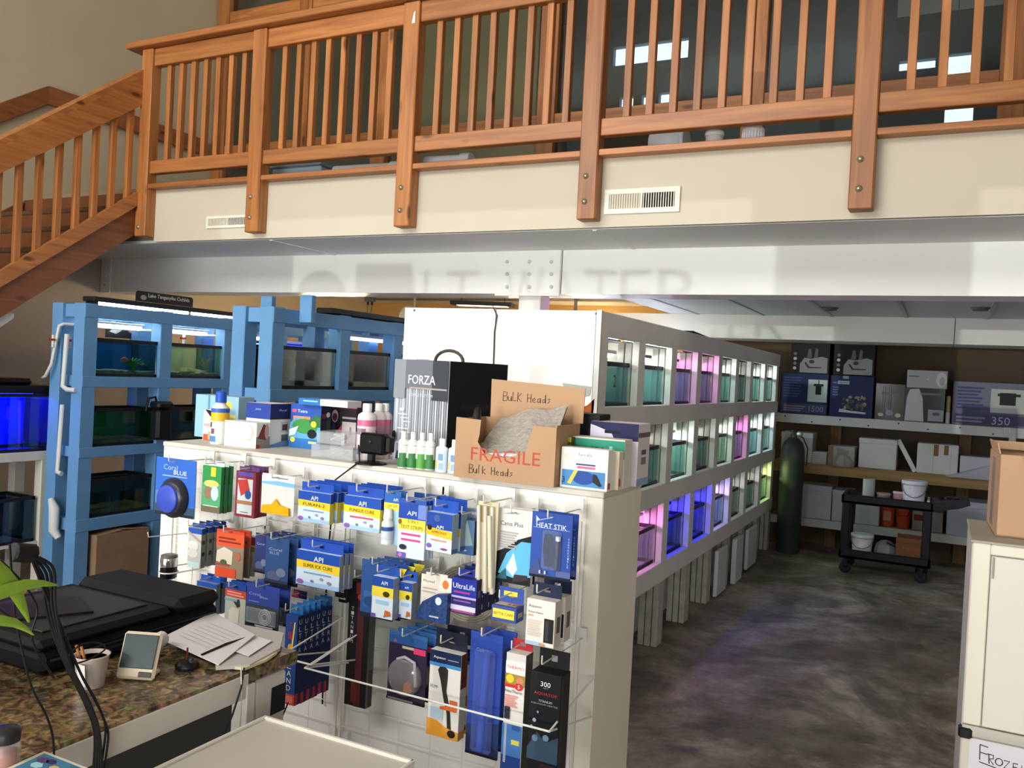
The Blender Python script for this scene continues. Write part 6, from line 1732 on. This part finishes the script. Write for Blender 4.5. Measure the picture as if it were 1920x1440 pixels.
hang('wand_card', 'very long royal blue card with a blue wand', (877, 1192, 938, 1420), 2.12, .005, '#28429a', [('r', 0, 0, 1, .18, '#1b2440'), ('p', [(0, .18), (.3, .1), (.7, .14), (1, .06), (1, .3), (0, .24)], '#22315c'), ('t', 'Cobalt', .2, .88, .6, '#8fa4d8', .04), ('r', 0, 0, 1, .02, '#0d0f14'), ('r', .66, .3, .8, .33, '#16204a')], extra=longtube, tab=.008, n=2, dy=.06, dx=.012, what='the long blue wand cards', group='long blue wand cards')
hang('heater_box', 'slim white box with red print and yellow discus picture', (944, 1225, 981, 1455), 2.13, .045, '#ddd8d2', [('r', 0, .84, 1, .93, '#e6e2dc'), ('t', 'THERMO', .06, .885, .94, '#c9303a', .025), ('r', 0, .74, 1, .83, '#a5823f'), ('e', .25, .79, .2, .035, '#e6c92f'), ('e', .75, .785, .18, .03, '#c98a5a'), ('r', 0, .72, .5, .745, '#c2332c'), ('e', .72, .735, .22, .03, '#c8352f'), ('t', '5', .66, .735, .78, '#f0e6e2', .03), ('t', 'NeoTherm', .04, .69, .9, '#4a4f5c', .03)] + lines(.05, .7, .66, .56, 6, '#d98a80') + [('r', .06, .46, .34, .56, '#2c303c'), ('r', 0, .0, 1, .42, '#3f6fae'), ('r', 0, 0, 1, .16, '#1f3a7c'), ('r', .12, .1, .24, .42, '#9aa4b0'), ('r', .5, .38, .9, .42, '#27508c'), ('r', .5, .26, .9, .3, '#c9bf4a')], [('r', 0, 0, 1, 1, '#4a4846')], tab=.03, tabc='#b02a30', what='the slim white and red heater box')
hang('heater_box', 'big black heater box numbered 300 at the lower right', (990, 1262, 1048, 1470), 2.11, .06, '#141416', [('t', '300', .34, .90, .66, '#e9e9e9', .045), ('t', 'WATT', .42, .865, .6, '#9a9a9a', .018), ('t', 'AQUATOP', .14, .81, .9, '#b8352c', .03), ('t', 'TITANIUM', .3, .745, .74, '#b9b9b9', .02), ('t', 'AQUARIUM HEATER', .06, .715, .94, '#8f8f8f', .018), ('p', [(.0, .3), (.3, .46), (.6, .38), (1, .45), (1, .2), (0, .2)], '#33475c'), ('e', .2, .56, .06, .018, '#9fb0c2'), ('e', .3, .64, .03, .012, '#8fa2b4'), ('e', .12, .50, .04, .014, '#7f93a8'), ('e', .6, .42, .1, .03, '#6f8ca6'), ('e', .25, .40, .1, .03, '#5f7f9c'), ('r', .45, .0, 1, .18, '#2a1c1c')], [('r', 0, 0, 1, 1, '#2c2b2b'), ('r', .1, .02, .3, .9, '#3a3937')], tab=.05, tabc='#121214', what='the big black heater box')

# ---------------------------------------------------------------- bent wire lips of the lower baskets
def wire_rail(label, pL, pR, Y, up=.13, arms=True, both=True):
    a, b = at(*pL, Y=Y), at(*pR, Y=Y)
    z = (a.z + b.z) / 2
    t = thing('wire_basket_rail', label, 'rail', ((a.x + b.x) / 2, YG, z))
    w = (b.x - a.x) / 2
    dy = Y - YG
    MB().tube([(-w, dy, 0), (w, dy, 0)], .0032, WIRE, 8).build('front_wire', t)
    for s in ((-1, 1) if both else (1,)):
        MB().tube([(s * w, dy, 0), (s * w, -.006, up)], .0028, WIRE, 8).build('sloping_arm', t)
        MB().tube([(s * w, dy, 0), (s * (w + .0), -.006, -.065)], .0028, WIRE, 8).build('lower_arm', t)
    return t


wire_rail('long white wire lip crossing in front of the lower packs', (571, 1253), (1030, 1371), 2.06, .05)
wire_rail('short white wire lip crossing in front of the tall slim blue boxes', (524, 1230), (584, 1248), 2.06, .05)
# low round wire holder with a chrome and black cup at the left end
cp_ = thing('cup_holder', 'white wire ring holder at the left end of the grid', 'holder', (at(316, 1076, Y=2.26).x, 2.26, at(316, 1082, Y=2.26).z))
MB().tube([(.034 * math.cos(a * .393), .034 * math.sin(a * .393), .02) for a in range(17)], .0028, WIRE, 6).build('ring', cp_)
MB().tube([(.034, .0, .02), (.05, .11, .02)], .0028, WIRE, 6).build('arm', cp_)
MB().tube([(-.02, .028, .02), (-.02, .0, -.006), (.02, 0, -.006), (.02, .028, .02)], .0025, WIRE, 6).build('cradle', cp_)
cc = thing('travel_cup', 'chrome and black cup standing in the wire ring holder', 'cup', (cp_.location.x, 2.26, cp_.location.z - .003))
MB().lathe((0, 0, 0), [(.026, 0), (.03, .004), (.03, .045)], M('#0f1012', .25), 22).build('black_body', cc)
MB().lathe((0, 0, .045), [(.031, 0), (.031, .03), (.029, .034)], M('#c9c8c6', .12, .9), 22).build('chrome_band', cc)
MB().lathe((0, 0, .077), [(.030, 0), (.030, .008), (.02, .012), (0, .012)], M('#5c5652', .4), 22).build('lid', cc)
for j, (px, py, q_) in enumerate(((277, 1008, 'at the left end'), (300, 1065, 'above the printer'))):
    p = at(px, py, Y=2.22)
    t = thing('peg_hook', 'empty white wire hook ' + q_, 'hook', (p.x + .04, YG - .003, p.z), group='wire hooks on the grids')
    MB().tube([(0, 0, 0), (-.04, -.15, .002), (-.041, -.153, .02)], .0022, WIRE, 6).build('prong', t)
    B('clip', (-.012, -.004, -.012), (.012, 0, .03), WIRE, t)
# ================================================================== sales counter in the left foreground
def granite():
    m, nt, b = _new('brown_granite')
    tc = nt.nodes.new('ShaderNodeTexCoord')
    n = nt.nodes.new('ShaderNodeTexNoise')
    n.inputs['Scale'].default_value = 42
    n.inputs['Detail'].default_value = 6
    n.inputs['Distortion'].default_value = 1.2
    v = nt.nodes.new('ShaderNodeTexVoronoi')
    v.inputs['Scale'].default_value = 60
    nt.links.new(tc.outputs['Object'], n.inputs['Vector'])
    nt.links.new(tc.outputs['Object'], v.inputs['Vector'])
    r = nt.nodes.new('ShaderNodeValToRGB')
    e = r.color_ramp.elements
    e[0].position, e[0].color = .32, (*lin('#2a2019'), 1)
    e[1].position, e[1].color = .72, (*lin('#ab9470'), 1)
    e.new(.45).color = (*lin('#5c4a36'), 1)
    e.new(.58).color = (*lin('#85704e'), 1)
    nt.links.new(n.outputs['Fac'], r.inputs['Fac'])
    mx = nt.nodes.new('ShaderNodeMixRGB')
    mx.blend_type = 'MULTIPLY'
    mx.inputs[0].default_value = .35
    nt.links.new(r.outputs[0], mx.inputs[1])
    nt.links.new(v.outputs['Color'], mx.inputs[2])
    nt.links.new(mx.outputs[0], b.inputs['Base Color'])
    b.inputs['Roughness'].default_value = .22
    return m


ZC = .90
ct_ = thing('sales_counter', 'white sales counter with brown speckled granite top in the left foreground', 'counter', (-1.9, .6, 0))
def rc(*p):
    return rel(ct_, *p)
CW = M('#cfc9c0', .5, var=.05, scale=4)
MB().box(*rc((-2.45, -.7, .868), (-1.36, 1.62, ZC)), granite(), .004).build('granite_top', ct_)
B('apron', *rc((-1.385, -.7, .835), (-1.366, 1.452, .868)), CW, ct_)
B('apron', *rc((-1.3655, -.7, .838), (-1.3575, 1.452, .893)), CW, ct_, .002)
B('side_post', *rc((-1.40, 1.445, .001), (-1.355, 1.472, .868)), CW, ct_, .002)
B('back_panel', *rc((-2.43, -.7, .001), (-2.40, 1.6, .868)), M('#4a4642', .7), ct_)  # dark colour stands for the shade under the counter
B('end_panel', *rc((-2.40, 1.585, .001), (-1.40, 1.61, .868)), M('#3a3632', .7), ct_)  # darkened to give the shade under the counter
B('kick_shelf', *rc((-2.40, -.7, .25), (-1.6, 1.585, .27)), M('#3d3936', .7), ct_)  # dark colour stands for the same shade
B('void_shade_panel', *rc((-2.40, 1.452, .001), (-1.402, 1.47, .868)), M('#2b2825', .8), ct_)  # dark sheet added to paint the shaded void below the apron
# white appliance under the counter end
ap = thing('label_printer', 'white appliance with dark display under the end of the counter', 'appliance', (-1.50, 1.535, .272))
MB().box((-.14, -.058, 0.0), (.14, .046, .594), M('#c9c4bc', .4), .006).build('case', ap)
put = lambda x, z, o: (.1405 + o, -.058 + x, z)
art([('r', .5, .84, .97, .95, '#101418'), ('r', .52, .64, .72, .67, '#6f7f72'), ('r', .78, .64, .95, .67, '#6f7f72'), ('r', .52, .57, .72, .60, '#7a7f8a'), ('r', .78, .57, .95, .60, '#44506a'), ('r', .52, .5, .72, .53, '#7a7f8a'), ('r', .78, .5, .95, .53, '#44506a'), ('r', .1, .7, .3, .71, '#a59c96'), ('r', .3, .62, .34, .64, '#7d756f'), ('r', .3, .57, .34, .59, '#7d756f'), ('r', .3, .52, .34, .54, '#7d756f'), ('e', .1, .42, .06, .02, '#33406a')], .104, .594, put, 'keypad', ap)

# printer on the counter
pr = thing('printer', 'large black flatbed printer lying on the granite counter', 'printer', (-1.865, 1.42, ZC - .0))
BK = M('#0f1011', .5, spec=.15)
BK2 = M('#161719', .55, spec=.15)
MB().box((-.19, -.25, 0), (.19, .25, .05), BK, .012).build('body', pr)
MB().box((-.195, -.255, .05), (.185, .10, .075), BK2, .012).build('scanner_lid', pr)
MB().box((-.195, .105, .05), (.195, .255, .088), BK2, .02).build('paper_feeder', pr)
MB().box((-.15, -.21, .075), (.13, .07, .079), M('#2b2d30', .5), .003).build('lid_tray', pr)
MB().prism([(-.12, -.16), (.02, -.2), (.1, -.06), (-.04, 0)], .006, M('#0c0c0d', .4), 'XY', .079).build('feed_slot', pr)
MB().box((.17, -.2, .012), (.205, .2, .028), BK2, .004).build('output_tray', pr)
MB().box((.187, -.23, .03), (.194, .23, .034), M('#33363a', .3)).build('trim_line', pr)
# dark monitor at the left edge
mo = thing('monitor', 'black monitor turned away at the left edge of the counter', 'monitor', (-1.92, .86, ZC), rotz=.25)
MB().box((-.24, -.02, .08), (.24, .02, .30), BK, .008).build('screen_back', mo)
MB().box((-.03, -.015, .01), (.03, .02, .14), BK, .004).build('neck', mo)
MB().lathe((0, 0, 0), [(.12, 0), (.12, .008), (.03, .014), (0, .014)], BK, 24).build('foot', mo)
# papers, pen and rolled paper
def on(px, py, z=ZC):
    return at(px, py, Z=z)
q_ = [on(300, 1197, .93), on(400, 1147, .93), on(470, 1185, .925), on(505, 1200, .915), on(464, 1229, .915), on(410, 1247, .915)]
pa_ = thing('paper_sheets', 'white printed sheets lying across the counter edge', 'papers', (q_[0].x, q_[0].y, ZC))
PPR = M('#d7d2d4', .7, var=.04, scale=10)
def sheet(pts, th, m, name, par):
    b = MB()
    n_ = len(pts)
    vs = [tuple(Vector(p) - par.location) for p in pts]
    b.raw(vs + [(a, c, d - th) for a, c, d in vs], [tuple(range(n_)), tuple(range(2 * n_ - 1, n_ - 1, -1))] + [(i, i + n_, (i + 1) % n_ + n_, (i + 1) % n_) for i in range(n_)], m)
    return b.build(name, par)
sheet([q_[0], q_[1], on(478, 1190, .925), on(410, 1246, .915)], .002, PPR, 'sheet', pa_)
sheet([on(425, 1215, .918), on(470, 1190, .918), on(510, 1201, .916), on(466, 1230, .916)], .001, M('#dcd8dc', .7), 'sheet', pa_)
for k in range(7):
    a, b = on(335 + 9 * k, 1190 - 4 * k, .9325), on(395 + 9 * k, 1215 - 4 * k, .9285)
    MB().tube([tuple(a - pa_.location), tuple(b - pa_.location)], .0004, M('#a39da2', .7), 4).build('print_line', pa_)
bd = thing('clipboard', 'pale grey clipboard with cream edge under the printed sheets', 'clipboard', (on(470, 1225).x, on(470, 1225).y, ZC))
sheet([on(400, 1190, .912), on(440, 1168, .912), on(532, 1186, .912), on(525, 1215, .912), on(468, 1246, .912), on(405, 1250, .912)], .008, M('#b5b0aa', .6), 'board', bd)
sheet([on(438, 1250, .909), on(520, 1222, .909), on(500, 1236, .909), on(460, 1252, .909)], .006, M('#cfc3a2', .6), 'cream_pad', bd)
a, b = on(378, 1228, .921), on(468, 1194, .921)
mid = (a + b) / 2 + Vector((0, 0, .004))
tag(MB().tube([a, mid, b], .003, M('#15151a', .4), 8).build('pen'), 'thin black pen lying across the printed sheets', 'pen')
a, b = on(268, 1222, .935), on(305, 1196, .945)
tag(MB().tube([a, b], .017, M('#cfcad0', .7), 12).build('paper_roll'), 'small white rolled paper beside the desk display', 'paper')
# desk display (card terminal) with grey screen
dd = thing('desk_display', 'small white tilted display with grey screen on the counter', 'display', (on(255, 1275).x, on(255, 1275).y, ZC + .001), rotz=math.radians(24))
tl = (-.38, 0, 0)
MB().box((-.042, -.012, 0), (.042, .0, .098), M('#cdbfa6', .45), .006, rot=tl, piv=(0, 0, 0)).build('frame', dd)
MB().box((-.037, -.0145, .022), (.037, -.0115, .092), M('#3b4547', .2), .002, rot=tl, piv=(0, 0, 0)).build('screen', dd)
MB().box((.008, -.0145, .005), (.036, -.0118, .016), M('#4a4440', .5), .001, rot=tl, piv=(0, 0, 0)).build('keys', dd)
MB().box((-.03, .004, .0), (.03, .05, .008), M('#cfc6b8', .5), .002).build('stand', dd)
# cup with brown contents
cu = thing('deli_cup', 'translucent cup with orange sticks on the counter beside the display', 'cup', (on(170, 1285).x, on(170, 1285).y, ZC))
MB().lathe((0, 0, 0), [(.026, 0), (.034, .062), (.037, .066), (.033, .066), (.024, .004), (0, .004)], M('#b9aca4', .4), 22).build('body', cu)
art([('r', 0, 0, 1, 1, '#d0c9c6')], .03, .045, lambda x, z, o: (.004 + x * .8, -.0335 - z * .08 - o, .012 + z), 'white_label', cu)
MB().lathe((0, 0, .058), [(0, 0), (.031, 0)], M('#7a4a2c', .7), 20).build('contents', cu)
for x_ in (-.012, .004):
    MB().tube([(x_, -.01, .03), (x_ - .012, -.02, .085)], .003, M('#b9793f', .6), 6).build('stick', cu)
pk = thing('spindle', 'black round paper spike with a dark red pin on the counter', 'desk spike', (on(350, 1252).x, on(350, 1252).y, ZC))
MB().lathe((0, 0, 0), [(.024, 0), (.026, .008), (.018, .016), (.006, .018), (0, .018)], M('#15181c', .35), 20).build('base', pk)
MB().tube([(0, 0, .016), (0, 0, .045)], .0022, M('#6a1f22', .4), 8).build('pin', pk)
MB().lathe((.014, .0, .012), [(.006, 0), (.006, .012), (0, .014)], M('#2b3034', .4), 10).build('knob', pk)
# jar and picture card at the bottom edge
jr = thing('spice_jar', 'clear jar with dark lid at the bottom left corner', 'jar', (on(20, 1440, ZC).x, on(20, 1440, ZC).y - .012, ZC))
MB().lathe((0, 0, 0), [(.022, 0), (.024, .004), (.024, .045), (.02, .05)], HAZY('#d9d0cc', .3, .08), 20).build('glass', jr)
MB().lathe((0, 0, .002), [(.019, 0), (.019, .03), (0, .03)], M('#a8502f', .6), 16).build('contents', jr)
MB().lathe((0, 0, .05), [(.023, 0), (.024, .016), (.021, .02), (0, .02)], M('#2b2a2b', .35), 20).build('lid', jr)
pc_ = thing('picture_card', 'blue picture card with cream border at the bottom left corner', 'card', (0, 0, 0))
k1, k2, k3 = on(83, 1408, .92), on(165, 1440, .92), on(5, 1444, .92)
k4 = k2 + k3 - k1
pc_.location = (k1.x, k1.y, ZC)
sheet([k1, k2, k4, k3], .012, M('#d9d2bd', .5), 'card_stock', pc_)
def inn(u, v):
    p = k1 + (k2 - k1) * u + (k3 - k1) * v - pc_.location
    return (p.x, p.y, p.z + .0006)
b = MB()
b.raw([inn(.08, .08), inn(.92, .08), inn(.92, .92), inn(.08, .92)], [(0, 1, 2, 3)], M('#3f7fa0', .4, var=.3, scale=40))
for u, v, s_, c_ in ((.25, .3, .12, '#5c3f78'), (.4, .25, .1, '#3a2f5c'), (.3, .5, .12, '#9fd0dc'), (.6, .4, .1, '#c9b46a')):
    b.raw([tuple(Vector(inn(u + s_ * math.cos(a_), v + s_ * math.sin(a_))) + Vector((0, 0, .0004))) for a_ in (0, 1, 2, 3, 4, 5)], [(0, 1, 2, 3, 4, 5)], M(c_, .5))
b.build('picture', pc_)

# hanging bundle of black cables in front of the counter
cbn = thing('cable_bundle', 'thick bundle of black cables hanging in front of the granite counter', 'cables', (0, 0, 0))
def cab(pts, r, nm='cable', X=-1.33):
    out = [at(px, py, X=X) for px, py in pts]
    dense = []
    for i in range(len(out) - 1):
        p0 = out[max(0, i - 1)]; p1 = out[i]; p2 = out[i + 1]; p3 = out[min(len(out) - 1, i + 2)]
        for k in range(5):
            t_ = k / 5
            dense.append(.5 * ((2 * p1) + (-p0 + p2) * t_ + (2 * p0 - 5 * p1 + 4 * p2 - p3) * t_ ** 2 + (-p0 + 3 * p1 - 3 * p2 + p3) * t_ ** 3))
    dense.append(out[-1])
    return MB().tube(dense, r, M('#161617', .5), 7).build(nm, cbn)
for k in range(4):
    cab([(55 + 6 * k, 1045), (80 + 7 * k, 1080 - 4 * k), (86 + 6 * k, 1140), (118 + 3 * k, 1235), (160 + 3 * k, 1320), (178 + 3 * k, 1380), (172 + 6 * k, 1475)], .0026, X=-1.33 + .004 * k)
for k in range(2):
    cab([(60 + 5 * k, 1050), (100 + 5 * k, 1150), (150, 1260), (178, 1310 + 2 * k), (196, 1352), (203 - 6 * k, 1385), (190 - 6 * k, 1470)], .0022, X=-1.325)
cab([(18, 1020), (28, 1150), (45, 1235), (60, 1290), (88, 1345), (100, 1390), (102, 1470)], .002, X=-1.33)
cab([(0, 1050), (40, 1090), (70, 1140), (60, 1200), (100, 1270)], .002, X=-1.36)
cab([(128, 1230), (150, 1210), (180, 1205), (198, 1216), (170, 1235), (140, 1245)], .0016, X=-1.40)
MB().tube([at(25, 1035, X=-1.335), at(62, 1038, X=-1.335)], .016, M('#1a1a1b', .5), 10).build('cable_knot', cbn)
# cords at the end of the counter
for j, (pts, r, c, lab) in enumerate((([(458, 1252), (452, 1290), (436, 1340), (420, 1378)], .0022, '#141414', 'black cord hanging from the end of the counter'), ([(452, 1250), (453, 1300), (451, 1350), (449, 1372)], .0015, '#cfcac2', 'thin white cord hanging beside the black cord at the counter end'))):
    tag(MB().tube([at(px, py, X=-1.345) for px, py in pts], r, M(c, .5), 6).build('cord'), lab, 'cord')
tag(MB().tube([at(px, py, Y=2.0) for px, py in ((540, 1318), (533, 1335), (526, 1352), (515, 1400), (512, 1480), (520, 1600), (530, 1935))], .0025, M('#181818', .5), 6).build('cord'), 'black cord below the tall slim blue boxes', 'cord')

# green plant leaves reaching in at the left edge, pot outside the photo
gp = thing('potted_plant', 'bright green strap-leaved plant reaching in at the left edge', 'plant', (-1.62, .75, ZC))
LF = M('#8fb03a', .45, var=.15, scale=20)
def leaf(pts, w, X):
    c_ = [at(px, py, X=X) - gp.location for px, py in pts]
    vs, fs = [], []
    n_ = len(c_)
    for i, p in enumerate(c_):
        tdir = (c_[min(n_ - 1, i + 1)] - c_[max(0, i - 1)]).normalized()
        nv = tdir.cross(Vector((1, .2, 0))).normalized()
        ww = w * math.sin(math.pi * min(.97, .25 + .75 * i / (n_ - 1))) + .0004
        vs += [tuple(p - nv * ww), tuple(p + Vector((.004, 0, 0))), tuple(p + nv * ww)]
    for i in range(n_ - 1):
        for k in range(2):
            fs.append((3 * i + k, 3 * i + k + 1, 3 * (i + 1) + k + 1, 3 * (i + 1) + k))
    b = MB().raw(vs, fs, LF, True)
    return b.build('leaf', gp)
leaf([(-60, 1140), (-20, 1120), (10, 1108), (45, 1097), (80, 1094), (107, 1097)], .011, -1.30)
leaf([(-70, 1020), (-25, 1055), (5, 1082), (28, 1105), (44, 1140), (54, 1166)], .016, -1.31)
leaf([(-70, 1180), (-30, 1165), (0, 1163), (28, 1168), (50, 1180), (62, 1190)], .008, -1.30)
leaf([(-90, 1000), (-60, 960), (-40, 1000), (-20, 1080)], .012, -1.33)
MB().lathe((0, -.06, 0), [(.05, 0), (.065, .09), (.068, .1), (.06, .1), (0, .085)], M('#3a2f28', .6), 20).build('pot', gp)
for px, py in ((-60, 1140), (-70, 1020), (-70, 1180)):
    e_ = at(px, py, X=-1.31) - gp.location
    MB().tube([(0, -.06, .09), tuple(e_ * .5 + Vector((0, -.03, .1))), tuple(e_)], .003, LF, 6).build('stem', gp)

# white display table at the bottom of the photo
wt = thing('white_table', 'white topped table with raised rim at the bottom of the photo', 'table', (-1.09, .9, 0))
TW = M('#c3bcb2', .3, var=.05, scale=2)
MB().box((-.19, -.75, .795), (.19, .527, .818), TW, .003).build('table_top', wt)
for a_, b_ in (((-.19, .520), (.195, .530)), ((.188, -.75), (.196, .530)), ((-.196, -.75), (-.188, .530))):
    B('rim', (a_[0], a_[1], .79), (b_[0], b_[1], .824), M('#d9d3c8', .3), wt, .002)
for x_ in (-.17, .17):
    for y_ in (-.7, .49):
        B('leg', (x_ - .02, y_ - .02, .001), (x_ + .02, y_ + .02, .795), M('#b9b2a8', .4), wt)
